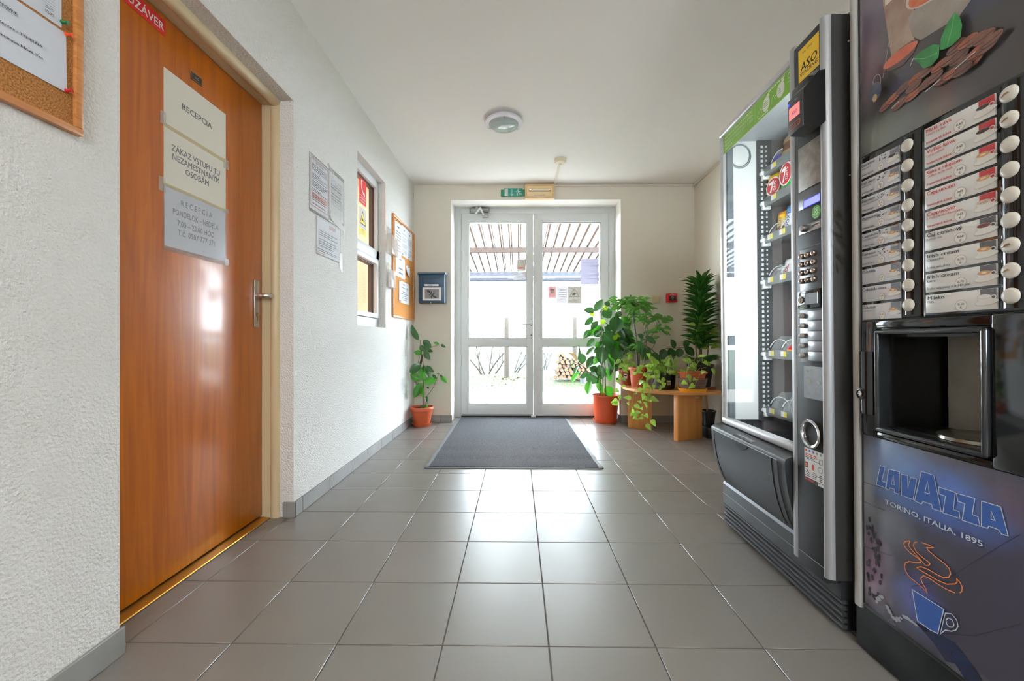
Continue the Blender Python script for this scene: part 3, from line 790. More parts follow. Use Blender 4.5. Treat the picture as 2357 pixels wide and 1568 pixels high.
tape('short clear tape at the upper corner of the faded sheet', [(2.37, 1.885), (2.385, 1.90), (2.45, 1.865), (2.44, 1.855)])

# stickers on the reception window
s, p = sheet('red emergency telephone sticker on the reception window glass', (-1.1805, 3.0675, 1.903), VY, VZ, 0.1385, 0.193, M('phone_red', (214, 12, 18), 0.4), 'phone_sticker', 'sticker', 0.0008)
p.rect(0.004, 0.1345, 0.060, 0.0625, WHITE)
p.line([(0.042, 0.168), (0.036, 0.150), (0.044, 0.125), (0.060, 0.102), (0.080, 0.086), (0.100, 0.080)], 0.014, WHITE); p.ell(0.046, 0.172, 0.016, 0.011, WHITE, rot=0.5); p.ell(0.100, 0.084, 0.011, 0.016, WHITE, rot=0.6)
p.text('OHLASOVŇA', 0.069, 0.036, 0.013, WHITE, 'c', True, width=0.105); p.text('POŽIARU', 0.069, 0.014, 0.013, WHITE, 'c', True, width=0.085); p.build('pictogram', s)
s, p = sheet('yellow and white camera warning sticker on the reception window glass', (-1.1805, 3.0675, 1.669), VY, VZ, 0.1385, 0.206, M('sticker_grey', (205, 203, 200), 0.45), 'camera_sticker', 'sticker', 0.0008)
YEL = M('sticker_yellow', (240, 208, 30), 0.4)
p.rect(0.0, 0.1385, 0.0, 0.052, YEL); p.poly([(0.008, 0.080), (0.128, 0.080), (0.068, 0.188)], INK); p.up(); p.poly([(0.019, 0.087), (0.117, 0.087), (0.068, 0.174)], YEL); p.up()
p.ell(0.060, 0.118, 0.016, 0.010, INK); p.poly([(0.07, 0.113), (0.086, 0.105), (0.09, 0.112), (0.074, 0.122)], INK); p.rect(0.085, 0.098, 0.096, 0.099, INK)
p.text('POZOR', 0.069, 0.036, 0.010, INK, 'c', True, width=0.05); p.greek(0.015, 0.124, 0.006, 0.030, 3, INKG, .4, 3, 'c'); p.build('pictogram', s)

# far cork board with its sheets
board('tall wooden framed cork board in the corner between the reception window and the blue mailbox', 3.602, 4.345, 1.072, 1.985, 0.022, 0.017, CORKF)
def fsheet(label, y0, y1, z0, z1, seed, rows=12, curl=None, al='l', mat=PAPER):
    s, p = sheet(label, (XS, y0, z0), VY, VZ, y1 - y0, z1 - z0, mat, curl=curl)
    W_, H_ = y1 - y0, z1 - z0
    if curl: p.h += 0.003
    p.greek(W_ * .14, W_ * .88, H_ * .1, H_ * .75, rows, INKG, .35, seed, al); p.greek(W_ * .35, W_ * .65, H_ * .82, H_ * .9, 1, INK, .5, seed + 1, dens=1)
    p.build('lettering', s); return s
fsheet('first of the three top sheets on the far cork board, next to the holder', 3.662, 3.872, 1.645, 1.944, 21, 8)
fsheet('middle one of the three sheets along the top of the far cork board', 3.874, 4.080, 1.672, 1.962, 22, 16)
fsheet('third of the top sheets on the far cork board, next to the corner', 4.083, 4.268, 1.68, 1.962, 23, 20)
fsheet('half-page sheet with two lines under the top row on the far cork board', 3.690, 3.995, 1.452, 1.645, 24, 3, al='c')
fsheet('small curled slip pinned alone on the far cork board', 4.035, 4.175, 1.505, 1.606, 25, 2, curl=lambda a, b: 0.02 * (1 - b) ** 2 * (1 - a))
fsheet('lowest sheet with centred lines on the far cork board', 3.785, 4.14, 1.222, 1.427, 26, 7, curl=lambda a, b: 0.010 * (a - .5) ** 2, al='c')
for y, z, c, n in ((3.672, 1.937, 'red', 'red pin at the top corner of the first sheet on the far cork board'), (3.873, 1.958, 'black', 'black pin between the first two top sheets on the far cork board'),
                   (4.082, 1.957, 'blue', 'blue pin between the second and third top sheets on the far cork board'), (3.885, 1.682, 'black', 'black pin low on the middle top sheet of the far cork board'),
                   (4.09, 1.69, 'green', 'green pin low on the list sheet of the far cork board'), (4.255, 1.69, 'black', 'black pin at the far low corner of the list sheet'),
                   (3.98, 1.636, 'blue', 'blue pin at the top corner of the half-page sheet'), (3.985, 1.46, 'pink', 'pink pin under the half-page sheet on the far cork board'),
                   (4.115, 1.599, 'black', 'black pin holding the small curled slip'), (3.805, 1.418, 'black', 'black pin at the top near corner of the lowest sheet'),
                   (3.797, 1.231, 'red', 'red pin at the low near corner of the lowest sheet'), (4.128, 1.231, 'yellow', 'yellow pin at the low far corner of the lowest sheet'), (4.128, 1.42, 'orange', 'orange pin at the top far corner of the lowest sheet')):
    pin((XS + 0.001, y, z), (1, 0.15, 0), PIN[c], n, 0.004, 0.014)
# acrylic leaflet holders
ACR = film_mat('acrylic', (236, 232, 224), 0.30, 0.08)
def holder(label, y0, y1, z0, z1, d):
    t = thing('leaflet_holder', label, 'leaflet holder', (XL, (y0 + y1) / 2, z0)); w_ = (y1 - y0) / 2; H_ = z1 - z0
    m = MB(); m.box(0.001, 0.004, -w_, w_, 0, H_, bev=0.001); m.build('back_plate', ACR, t)
    m = MB(); m.box(d - 0.003, d, -w_, w_, 0, H_ * 0.72, bev=0.001); m.build('front_plate', ACR, t)
    m = MB(); m.box(0.004, d - 0.003, -w_, w_, 0, 0.003); m.box(0.004, d - 0.003, -w_, -w_ + 0.003, 0.003, H_ * .72); m.box(0.004, d - 0.003, w_ - 0.003, w_, 0.003, H_ * .72); m.build('side_walls', ACR, t)
    m = MB()
    for y, z in ((-w_ + .015, H_ - .02), (w_ - .015, H_ - .02), (-w_ + .015, H_ * .12)): m.cyl((0.004, y, z), 0.006, 0.003, axis='x')
    m.build('screw', CHROME, t)
    return t
holder('upper wide clear acrylic holder between the reception window and the far cork board', 3.455, 3.64, 1.602, 1.83, 0.045)
holder('lower narrow clear acrylic holder between the reception window and the far cork board', 3.455, 3.575, 1.315, 1.525, 0.045)
s, p = sheet('small grey leaflet standing in the lower acrylic holder', (XL + 0.012, 3.47, 1.325), VY, VZ, 0.085, 0.12, M('leaflet_grey', (165, 172, 180), 0.4), 'leaflet', 'leaflet', 0.003)
p.rect(0.03, 0.055, 0.06, 0.085, WHITE); p.build('print', s)

# mailbox on the back wall
NAVY = M('navy_paint', (36, 66, 90), 0.38, spec=0.5, bump=(120, 0.03, 0.001))
NAVYL = M('navy_paint_lid', (62, 92, 112), 0.4, spec=0.5)
mb = thing('mailbox', 'navy blue metal mailbox on the back wall beside the glazed door', 'mailbox', (-0.8915, YB, 1.255))
m = MB(); m.box(-0.136, 0.136, -0.100, 0, 0, 0.300, bev=0.004); m.build('body', NAVY, mb)
m = MB(); m.prism([(-0.112, 0.296), (-0.116, 0.300), (-0.112, 0.308), (-0.07, 0.322), (0, 0.332), (0, 0.298), (-0.09, 0.298)], -0.145, 0.145, 'x'); m.build('lid', NAVYL, mb)
m = MB(); m.box(-0.132, 0.132, -0.103, -0.100, 0.168, 0.295, bev=0.001); m.build('upper_flap', NAVY, mb)
m = MB()
for k in range(5): m.cyl((-0.084 + k * 0.0402, -0.1045, 0.255), 0.0055, 0.0014, BLACKP, 12, axis='y')
m.build('vent_hole', BLACKP, mb)
p = Print((-0.0715, -0.1042, 0.175), VX, VZ); p.rect(0, 0.145, 0, 0.019, WHITE); p.up(); p.greek(0.04, 0.105, 0.003, 0.016, 2, INK, .5, 2, dens=1); p.build('name_label', mb)
p = Print((-0.094, -0.1015, 0.026), VX, VZ); PIC = M('photo_grey', (150, 150, 148), 0.4, var=(30, (120, 120, 120), 0.3)); PD = flatmat('photo_dark', 62, 62, 64)
p.rect(0, 0.193, 0, 0.135, WHITE); p.up(); p.rect(0.024, 0.170, 0.018, 0.118, PIC); p.up()
p.poly([(0.088, 0.018), (0.098, 0.018), (0.102, 0.062), (0.09, 0.062)], PD); p.poly([(0.045, 0.106), (0.06, 0.112), (0.085, 0.088), (0.078, 0.078), (0.05, 0.088)], PD)
p.poly([(0.06, 0.05), (0.09, 0.062), (0.1, 0.09), (0.088, 0.095), (0.084, 0.075)], PD); p.poly([(0.095, 0.06), (0.12, 0.08), (0.128, 0.075), (0.105, 0.05)], PD); p.poly([(0.1, 0.06), (0.15, 0.035), (0.142, 0.026), (0.118, 0.03), (0.1, 0.048)], PD)
p.build('picture', mb)
m = MB(); m.cyl((-0.007, -0.106, 0.006), 0.006, 0.006, STEEL, 10, 'y'); m.box(-0.0095, -0.0045, -0.113, -0.106, -0.022, 0.010, M('key_brass', (190, 150, 90), 0.35, 0.8), bev=0.001); m.build('key', STEEL, mb)

# exit sign, emergency lamp, switch, blank cover, call point
GRN = M('exit_green', (0, 128, 106), 0.4); GRN2 = M('exit_green_dark', (20, 112, 70), 0.4)
ex = thing('exit_sign', 'green running man exit sign on the back wall above the door', 'sign', (-0.042, YB, 2.43))
m = MB(); m.box(-0.135, 0.117, -0.008, 0, -0.038, 0.030, bev=0.001); m.build('back_plate', GRN2, ex)
m = MB(); m.box(-0.103, 0.093, -0.014, -0.008, -0.045, 0.042, bev=0.001); m.build('sign_plate', GRN, ex)
p = Print((-0.103, -0.0142, -0.045), VX, VZ); PW = flatmat('sign_white', 205, 214, 212)
p.rect(0.008, 0.044, 0.006, 0.082, PW); p.rect(0.083, 0.089, 0.02, 0.078, PW); p.line([(0.072, 0.028), (0.086, 0.010), (0.100, 0.028)], 0.006, PW); p.ell(0.150, 0.076, 0.0075, 0.0075, PW, 12)
p.line([(0.148, 0.066), (0.156, 0.040)], 0.013, PW); p.line([(0.150, 0.062), (0.133, 0.056), (0.128, 0.044)], 0.0055, PW); p.line([(0.153, 0.062), (0.168, 0.050), (0.180, 0.052)], 0.0055, PW)
p.line([(0.154, 0.042), (0.140, 0.028), (0.148, 0.010)], 0.0065, PW); p.line([(0.158, 0.040), (0.170, 0.026), (0.188, 0.026)], 0.0065, PW); p.build('pictogram', ex)
IVORY = M('aged_ivory', (214, 184, 140), 0.45, var=(8, (196, 158, 108), 0.25)); IVL = M('ivory', (226, 214, 186), 0.45)
em = thing('emergency_lamp', 'yellowed rectangular emergency lamp box above the glazed door', 'lamp', (0.2315, YB, 2.430))
m = MB(); m.box(-0.154, 0.154, -0.05, 0, -0.081, 0.078, bev=0.008); m.build('housing', IVORY, em)
m = MB(); m.box(-0.132, 0.128, -0.0535, -0.05, -0.055, 0.052, bev=0.002); m.build('lens', M('lamp_lens', (222, 196, 150), 0.2), em)
m = MB(); m.box(-0.115, 0.112, -0.0545, -0.0535, -0.012, 0.022, bev=0.0005); m.build('recess', M('lamp_recess', (176, 146, 104), 0.3), em)
m = MB(); m.cyl((-0.10, -0.058, 0.008), 0.006, 0.195, M('tube_glass', (228, 222, 205), 0.15), 10, 'x'); m.build('tube', None, em)
m = MB(); m.cyl((-0.108, -0.058, 0.008), 0.0075, 0.012, CHROME, 10, 'x'); m.cyl((0.092, -0.058, 0.008), 0.0075, 0.012, CHROME, 10, 'x'); m.build('tube_cap', CHROME, em)
p = Print((-0.06, -0.0542, -0.052), VX, VZ); p.greek(0, 0.12, 0, 0.014, 2, INKG, .45, 4, dens=1); p.build('lettering', em)
sw = thing('light_switch', 'cream square light switch on the back wall between a round cover and a red box', 'switch', (1.4535, YB, 1.300))
m = MB(); m.box(-0.041, 0.041, -0.010, 0, -0.041, 0.041, bev=0.003); m.build('surround', IVL, sw)
m = MB(); m.box(-0.034, 0.034, -0.015, -0.010, -0.034, 0.034, bev=0.002); m.build('rocker', M('ivory_rocker', (220, 204, 164), 0.4), sw)
m = MB(); m.lathe([(0, -0.006), (0.040, -0.006), (0.046, -0.003), (0.046, 0)], seg=28, center=(1.352, YB, 1.307), axis='y')
tag(m.build('blank_cover', WALLS), 'round painted blank cover on the back wall beside the light switch', 'cover')
fp = thing('fire_call_point', 'red fire alarm call point box on the back wall', 'fire alarm', (1.612, YB, 1.312))
RBOX = M('alarm_red', (196, 18, 26), 0.35)
m = MB(); m.box(-0.053, 0.053, -0.045, 0, -0.047, 0.047, bev=0.005); m.build('box', RBOX, fp)
m = MB(); m.box(-0.032, 0.038, -0.048, -0.045, -0.028, 0.020, bev=0.002); m.build('window_plate', M('alarm_dark', (46, 36, 38), 0.3), fp)
p = Print((-0.032, -0.0482, -0.028), VX, VZ); p.greek(0.008, 0.062, 0.026, 0.044, 2, INKL, .45, 1, 'c', 1); p.poly([(0.035, 0.020), (0.028, 0.010), (0.042, 0.010)], WHITE); p.build('symbol', fp)
p = Print((-0.03, -0.0452, 0.024), VX, VZ); p.greek(0, 0.066, 0, 0.016, 2, PW, .4, 8, 'c', 1); p.build('lettering', fp)
# smoke detector and cable ducts
sd = thing('smoke_detector', 'cream round smoke detector on the ceiling before the glazed door', 'smoke detector', (0.388, 3.765, ZC))
m = MB(); m.lathe([(0, 0), (0.055, 0), (0.056, -0.012), (0.054, -0.024), (0, -0.024)], seg=28); m.build('base', IVL, sd)
m = MB(); m.lathe([(0.046, -0.024), (0.044, -0.034), (0.034, -0.040), (0.016, -0.042), (0, -0.042)], seg=28); m.build('head', M('ivory_head', (230, 220, 196), 0.4), sd)
m = MB(); m.lathe([(0.014, -0.042), (0.013, -0.046), (0, -0.046)], seg=14); m.build('sensor_cap', M('ivory_cap', (206, 198, 180), 0.4), sd)
DUCT = M('cable_duct', (222, 212, 198), 0.5)
m = MB(); m.prism([(0.378, 3.82), (0.398, 3.82), (0.402, YB), (0.382, YB)], ZC - 0.012, ZC, 'z'); tag(m.build('ceiling_duct', DUCT), 'short white cable duct on the ceiling from the smoke detector to the wall', 'cable duct')
m = MB(); m.box(0.39, XR, YB - 0.014, YB, ZC - 0.027, ZC - 0.004, bev=0.002); tag(m.build('wall_duct', DUCT), 'long cable duct along the top of the back wall', 'cable duct')
m = MB(); m.box(XR - 0.014, XR, -1.0, YB - 0.014, ZC - 0.027, ZC - 0.004, bev=0.002); tag(m.build('side_duct', DUCT), 'cable duct along the top of the right wall above the vending machines', 'cable duct')
m = MB(); m.tube([(XR - 0.02, YB - 0.05, ZC - 0.026), (XR - 0.014, YB - 0.045, ZC - 0.045), (XR - 0.01, YB - 0.03, ZC - 0.04)], 0.006, seg=6); tag(m.build('cable_end', DUCT), 'short loose cable end under the duct in the wall corner', 'cable')
# round ceiling lamp
cl = thing('ceiling_lamp', 'round ceiling lamp with white ring and glass dome before the smoke detector', 'lamp', (-0.103, 3.085, ZC))
m = MB(); m.lathe([(0, 0), (0.118, 0), (0.118, -0.022), (0, -0.022)], seg=40); m.build('base', M('lamp_base', (200, 200, 200), 0.5), cl)
m = MB(); m.lathe([(0.104, -0.020), (0.140, -0.020), (0.1425, -0.026), (0.140, -0.033), (0.118, -0.038), (0.108, -0.036), (0.104, -0.030), (0.104, -0.020)], seg=48); m.build('ring', M('lamp_ring', (224, 220, 228), 0.3), cl)
m = MB(); m.lathe([(0.112, -0.034), (0.106, -0.044), (0.09, -0.056), (0.066, -0.066), (0.035, -0.072), (0, -0.074)], seg=40); m.build('glass_dome', M('frosted_dome', (168, 180, 176), 0.10, spec=0.6), cl)
for a in (2.75, 0.55, 4.75):
    m = MB(); m.sphere((0.118 * math.cos(a), 0.118 * math.sin(a), -0.040), 0.0075, seg=10, rings=6); m.build('clip_knob', CHROME, cl)

# notices on the door glass
YG = YF + 0.0175
FR = film_mat('backlit_paper', (214, 208, 210), 0.62, 0.6)
def gsheet(label, x0, x1, z0, z1, mat, name='glass_notice', cat='notice'):
    m = MB(); m.poly([(x0, YG, z0), (x1, YG, z0), (x1, YG, z1), (x0, YG, z1)]); s = m.build(name, mat, smooth=False); tag(s, label, cat)
    return s, Print((x0, YG - 0.0008, z0), VX, VZ)
TRP = translucent_mat('thin_paper', (176, 172, 186), 0.35, 0.7, spec=0.1)
FL = {}
def film(n, r, g, b, a): return translucent_mat(n, (int(r * .5), int(g * .5), int(b * .5)), 0.5, 0.6, spec=0.1)
s, p = gsheet('square no-smoking sticker on the left door leaf glass', -0.005, 0.085, 1.65, 1.782, film('film_beige', 190, 178, 160, 0.85), 'no_smoking_sticker', 'sticker')
IN2 = flatmat('ink_brown', 140, 128, 120)
p.ring(0.045, 0.093, 0.035, 0.035, 0.004, IN2); p.line([(0.02, 0.068), (0.07, 0.118)], 0.004, IN2); p.line([(0.03, 0.10), (0.06, 0.085)], 0.005, IN2); p.rect(0.004, 0.086, 0.028, 0.05, flatmat('ink_salmon', 205, 150, 135)); p.build('pictogram', s)
s, p = gsheet('small white notice under the no-smoking sticker on the left door leaf glass', -0.045, 0.098, 1.55, 1.6455, film('film_white', 215, 210, 212, 0.8))
p.greek(0.01, 0.09, 0.05, 0.09, 4, INKL, .4, 2); p.greek(0.02, 0.12, 0.012, 0.04, 4, INKL, .4, 3, 'c'); p.ring(0.12, 0.07, 0.015, 0.015, 0.003, flatmat('ink_rose', 215, 130, 130)); p.line([(0.112, 0.062), (0.128, 0.078)], 0.003, flatmat('ink_rose', 215, 130, 130)); p.build('lettering', s)
s, p = gsheet('tall lilac white notice near the frame on the right door leaf glass', 0.709, 0.9125, 1.4945, 1.787, translucent_mat('lilac_paper', (100, 96, 108), 0.5, 0.7, spec=0.1))
for z, a, b in ((0.247, 0.03, 0.165), (0.218, 0.14, 0.18), (0.204, 0.12, 0.18), (0.19, 0.145, 0.18), (0.155, 0.115, 0.18), (0.143, 0.135, 0.18), (0.113, 0.12, 0.18), (0.10, 0.10, 0.18), (0.069, 0.08, 0.18), (0.069, 0.02, 0.06), (0.056, 0.11, 0.18)): p.greek(a, b, z - 0.0025, z + 0.0025, 1, INKG, .7, int(z * 1000), dens=1)
p.build('lettering', s)
s, p = gsheet('small red and grey sticker on the right door leaf glass', 0.344, 0.434, 1.345, 1.477, film('film_rose', 214, 150, 145, 0.8), 'rose_sticker', 'sticker')
p.rect(0.022, 0.068, 0.078, 0.106, flatmat('ink_mauve', 150, 120, 135)); p.ell(0.045, 0.07, 0.02, 0.02, flatmat('pale_mauve', 200, 175, 180)); p.build('pictogram', s)
s, p = gsheet('pale half-page notice between the rose sticker and the camera triangle on the right door leaf', 0.44, 0.5655, 1.281, 1.4765, film('film_pale', 222, 214, 212, 0.8))
OC = flatmat('ink_olive', 120, 118, 100)
for z in (0.155, 0.128, 0.102, 0.076, 0.05): p.greek(0.02, 0.115, z - 0.004, z + 0.004, 1, INKG, .6, int(z * 900), 'c', 1)
p.build('lettering', s)
s, p = gsheet('taupe camera warning sticker with a triangle on the right door leaf glass', 0.5665, 0.722, 1.281, 1.4765, film('film_taupe', 176, 166, 152, 1), 'camera_sticker', 'sticker')
p.line([(0.018, 0.078), (0.128, 0.078), (0.073, 0.172)], 0.005, OC, True); p.ell(0.070, 0.108, 0.022, 0.014, OC, rot=0.4); p.greek(0.02, 0.13, 0.015, 0.045, 3, OC, .4, 5, 'c', 1)
p.build('pictogram', s)

# ------------------------------------------------------------------ door mat
MATG = M('ribbed_carpet', (102, 102, 107), 0.95, spec=0.1, var=(170, (58, 58, 62), 0.2), bump=(330, 0.7, 0.003))
MATR = M('mat_rubber_edge', (120, 123, 126), 0.55, spec=0.4)
mt = thing('door_mat', 'large dark grey ribbed entrance mat before the glazed door', 'mat', (-0.03, 3.7, 0.0))
def matz(u, v):
    ripple = 0.0035 * math.sin(v * 46) * max(0, 1 - v * 2.2) * (0.35 + 0.65 * abs(u - .5) * 2)
    return 0.010 + ripple
def mx(u, v): return (-0.572 - 0.026 * v) + (1.15 - (-0.0) * v) * u + 0.0
m = MB()
m.grid(lambda u, v: (mx(u, v), -0.893 + v * 1.815, matz(u, v)), 20, 60)
for u0 in (0, 1): m.grid(lambda u, v: (mx(u0, v), -0.893 + v * 1.815, matz(u0, v) * (1 - u)), 1, 60)
for v0 in (0, 1): m.grid(lambda u, v: (mx(u, v0), -0.893 + v0 * 1.815, matz(u, v0) * (1 - v)), 20, 1)
bmesh.ops.remove_doubles(m.bm, verts=m.bm.verts[:], dist=1e-5)
m.build('carpet', MATG, mt)
for sd_, nm in ((0, 'l'), (1, 'r')):
    m = MB(); sg = -1 if sd_ == 0 else 1
    def eb(u, v):
        wv = math.sin(v * 46 + 0.6) * max(0, 1 - v * 1.9)
        return (mx(sd_, v) + sg * u * (0.030 + 0.004 * wv), -0.905 + v * 1.827, 0.001 + (0.005 + 0.006 * max(0, wv)) * (1 - u * 0.3))
    m.grid(eb, 2, 90); m.grid(lambda u, v: (eb(u, v)[0], eb(u, v)[1], 0.0), 2, 90)
    for uu in (0, 1): m.grid(lambda u, v: (eb(uu, v)[0], eb(uu, v)[1], eb(uu, v)[2] * u), 1, 90)
    m.build('rubber_edge', MATR, mt)
m = MB(); m.box(-0.60, 0.60, -0.912, -0.890, 0, 0.006, bev=0.002); m.build('rubber_edge', MATR, mt)
# ------------------------------------------------------------------ snack machine
SATIN = M('satin_silver', (162, 163, 164), 0.42, 0.4); SATD = M('dark_satin', (52, 54, 57), 0.38, spec=0.5, bump=(700, 0.04, 0.001))
INWH = M('inner_white', (236, 242, 242), 0.35, spec=0.5); INGR = M('inner_grey', (104, 98, 98), 0.5); INDK = M('inner_dark', (62, 66, 70), 0.45)
SHELFM = M('shelf_grey', (120, 126, 128), 0.35, 0.4)
sn = thing('snack_machine', 'tall dark snack vending machine with a lit glass front, beside the plants', 'vending machine', (0.9425, 1.23, 0), (0, -0.0087, -0.025))
W7 = 0.735
MY = -VY
def mprint(p_, parent=None): return Print((p_, 0, 0), MY, VZ)
# cabinet shell
m = MB()
m.box(0.05, 0.84, -0.0, 0.03, 0.13, 1.80); m.box(0.05, 0.84, 0.70, W7, 0.13, 1.81)
m.box(0.05, 0.84, 0.03, 0.70, 1.80, 1.825); m.box(0.05, 0.84, 0.03, 0.70, 0.13, 0.15); m.box(0.80, 0.84, 0.03, 0.70, 0.15, 1.80)
m.build('cabinet', SATD, sn, smooth=False)
m = MB(); m.box(0.03, 0.80, 0.03, 0.19, 0.15, 1.80); m.build('service_column', INGR, sn, smooth=False)
# inside linings
m = MB(); m.box(0.012, 0.150, 0.686, 0.70, 0.505, 1.782); m.build('side_lining', INWH, sn, smooth=False)
m = MB(); m.box(0.172, 0.80, 0.684, 0.70, 0.45, 1.80); m.build('inner_wall', INGR, sn, smooth=False)
m = MB(); m.box(0.785, 0.80, 0.19, 0.684, 0.15, 1.80); m.build('inner_back', INGR, sn, smooth=False)
m = MB(); m.box(0.02, 0.80, 0.19, 0.70, 1.782, 1.80); m.build('inner_top', M('inner_top', (170, 178, 182), 0.35), sn, smooth=False)
m = MB(); m.box(0.015, 0.80, 0.19, 0.70, 0.44, 0.452); m.build('inner_floor', BLACKP, sn, smooth=False)
# perforated rail
m = MB(); m.box(0.150, 0.215, 0.679, 0.686, 0.50, 1.782); rail = m.build('shelf_rail', INDK, sn, smooth=False)
m = MB(); HOLE = M('rail_slot', (206, 214, 214), 0.5)
for k in range(58):
    z = 0.52 + k * 0.0215
    m.box(0.166, 0.176, 0.6782, 0.679, z, z + 0.012); m.box(0.188, 0.195, 0.6782, 0.679, z + 0.003, z + 0.011)
o = m.build('rail_slot', HOLE, rail, smooth=False); o['kind'] = 'stuff'
m = MB()
for k in range(7):
    for zz in (0.95 + k * 0.026, 1.22 + k * 0.026): m.cyl((0.045, 0.6855, zz), 0.002, 0.001, INDK, 8, axis='y')
for zz in (1.70, 1.30, 1.02, 0.72): m.cyl((0.035, 0.6845, zz), 0.006, 0.002, STEEL, 10, axis='y')
m.build('lining_screw', INDK, sn)
m = MB()
for r, q in ((0.044, 0), (0.047, 0.004)):
    m.tube([(0.075 + r * math.cos(t * .35), 0.682 - q, 1.715 + r * 1.15 * math.sin(t * .35) - q) for t in range(18)], 0.002, seg=6, closed=True)
m.build('sensor_wire', M('grey_wire', (120, 135, 140), 0.4), sn)
# lighting tube inside the door, on the near side
m = MB(); m.cyl((0.022, 0.205, 0.60), 0.010, 1.1, M('led_tube', (240, 248, 255), 0.3, emit=6.0), 10); m.build('light_tube', None, sn)
ll = bpy.data.lights.new('snack_light', 'AREA'); ll.shape = 'RECTANGLE'; ll.size = 1.1; ll.size_y = 0.03; ll.energy = 3.2; ll.color = (0.93, 0.98, 1.0)
lo = bpy.data.objects.new('snack_light', ll); COL.objects.link(lo); lo.parent = sn; lo.location = (0.045, 0.218, 1.15); lo.rotation_euler = (PI / 2, PI / 2, 0)
lo.rotation_euler = Matrix(((0, 1, 0), (0, 0, -1), (-1, 0, 0))).to_euler()   # long side upright, shining along +y
# window frame and glass
FRS = M('frame_silver', (196, 198, 200), 0.34, 0.25)
def bar(p, q0, q1, z0, z1, mat, name, bev=0.009, pd=0.035): m = MB(); m.box(p, p + pd, q0, q1, z0, z1, bev=bev, seg=3); return m.build(name, mat, sn)
bar(-0.006, 0.150, 0.714, 1.806, 1.832, FRS, 'window_frame')
bar(-0.006, 0.150, 0.714, 0.484, 0.516, FRS, 'window_frame', 0.012)
bar(-0.004, 0.685, 0.714, 0.51, 1.81, FRS, 'window_frame', 0.007)
m = MB(); m.box(0.004, 0.008, 0.165, 0.69, 0.512, 1.81); gl = m.build('glass_front', GLASS, sn, smooth=False)
m = MB(); m.box(0.014, 0.040, 0.672, 0.688, 0.512, 1.79); dl = m.build('door_liner', M('liner_grey', (110, 122, 128), 0.3), sn, smooth=False)
# green banner sticker across the top of the glass
p = mprint(0.0034); GRNS = M('banner_green', (116, 168, 40), 0.45); GRL = flatmat('banner_pale', 220, 236, 196)
p.rect(-0.685, -0.165, 1.7225, 1.806, GRNS); p.up(); p.rect(-0.685, -0.165, 1.7215, 1.7235, GRL); p.rect(-0.685, -0.165, 1.8035, 1.8055, GRL)
p.text('PREDAJNÁ CENA O 0,15€ PRI PET', -0.672, 1.7855, 0.0115, GRL, 'l', True, width=0.235); p.text('FĽAŠIACH A PLECHOVKÁCH VYŠŠIA', -0.672, 1.768, 0.0105, GRL, 'l', True, width=0.235)
p.text('PRETOŽE SLOVENSKO OD 1. 1. 2022', -0.672, 1.751, 0.0105, GRL, 'l', True, width=0.235); p.text('ZÁLOHUJE', -0.672, 1.734, 0.0105, GRL, 'l', True, width=0.07)
p.rect(-0.4205, -0.4195, 1.728, 1.80, GRL)
for a in (-0.345, -0.255): p.ell(a, 1.762, 0.023, 0.026, flatmat('banner_cream', 232, 236, 222), 20); p.ell(a + 0.012, 1.787, 0.008, 0.008, flatmat('banner_cream', 232, 236, 222), 12)
p.up(); p.greek(-0.358, -0.332, 1.752, 1.774, 3, GRNS, .4, 1, dens=1); p.greek(-0.268, -0.242, 1.752, 1.774, 3, GRNS, .4, 2, dens=1)
p.line([(-0.405, 1.742), (-0.385, 1.77), (-0.372, 1.745)], 0.002, GRL); p.line([(-0.31, 1.742), (-0.30, 1.772), (-0.285, 1.745)], 0.002, GRL); p.rect(-0.376, -0.369, 1.757, 1.760, GRL); p.rect(-0.288, -0.280, 1.757, 1.760, GRL)
p.greek(-0.40, -0.33, 1.728, 1.736, 1, GRL, .6, 3, dens=1); p.greek(-0.33, -0.23, 1.793, 1.801, 1, GRL, .6, 4, dens=1)
p.ring(-0.205, 1.782, 0.008, 0.009, 0.0025, GRL); p.rect(-0.216, -0.194, 1.762, 1.7635, GRL)
p.build('banner', gl)
# aluminium strips on either side of the control panel
m = MB(); m.prism([(0.01, 0.178), (-0.006, 0.177), (-0.018, 0.170), (-0.024, 0.160), (-0.026, 0.146), (-0.024, 0.137), (0.01, 0.137)], 0.157, 1.833, 'z'); m.build('edge_strip', SATIN, sn)
m = MB(); m.prism([(0.0, 0.012), (-0.022, 0.012), (-0.030, 0.010), (-0.033, 0.002), (-0.031, -0.004), (-0.024, -0.009), (-0.016, -0.0115), (-0.012, -0.0115), (-0.004, 0.0)], 0.168, 1.822, 'z'); m.build('edge_strip', SATIN, sn)
m = MB(); m.box(-0.012, 0.046, -0.0122, 0.010, 0.166, 1.822, bev=0.002); m.build('door_side', M('door_side_grey', (52, 51, 50), 0.5, spec=0.3), sn)
p = Print((0, -0.0126, 0), VX, VZ); ST_ = film_mat('hand_grime', (66, 54, 36), 0.16, 0.7); g_ = random.Random(2)
for k in range(26):
    t = g_.random(); p.ell(-0.006 + g_.random() * 0.026 * (1 - abs(t - .5)), 1.075 + t * 0.17, g_.uniform(.003, .008), g_.uniform(.010, .026), ST_, 9, rot=g_.random())
o = p.build('hand_grime', sn); o['kind'] = 'stuff'
m = MB(); m.sphere((0.036, -0.013, 1.74), 0.0035, seg=8, rings=6); m.sphere((0.036, -0.013, 1.35), 0.003, seg=8, rings=6); m.build('screw', CHROME, sn)
m = MB(); m.box(0.048, 0.060, -0.008, 0.03, 0.10, 1.835, bev=0.002); m.build('cabinet_edge', M('cabinet_rim', (120, 116, 108), 0.4, 0.4), sn)
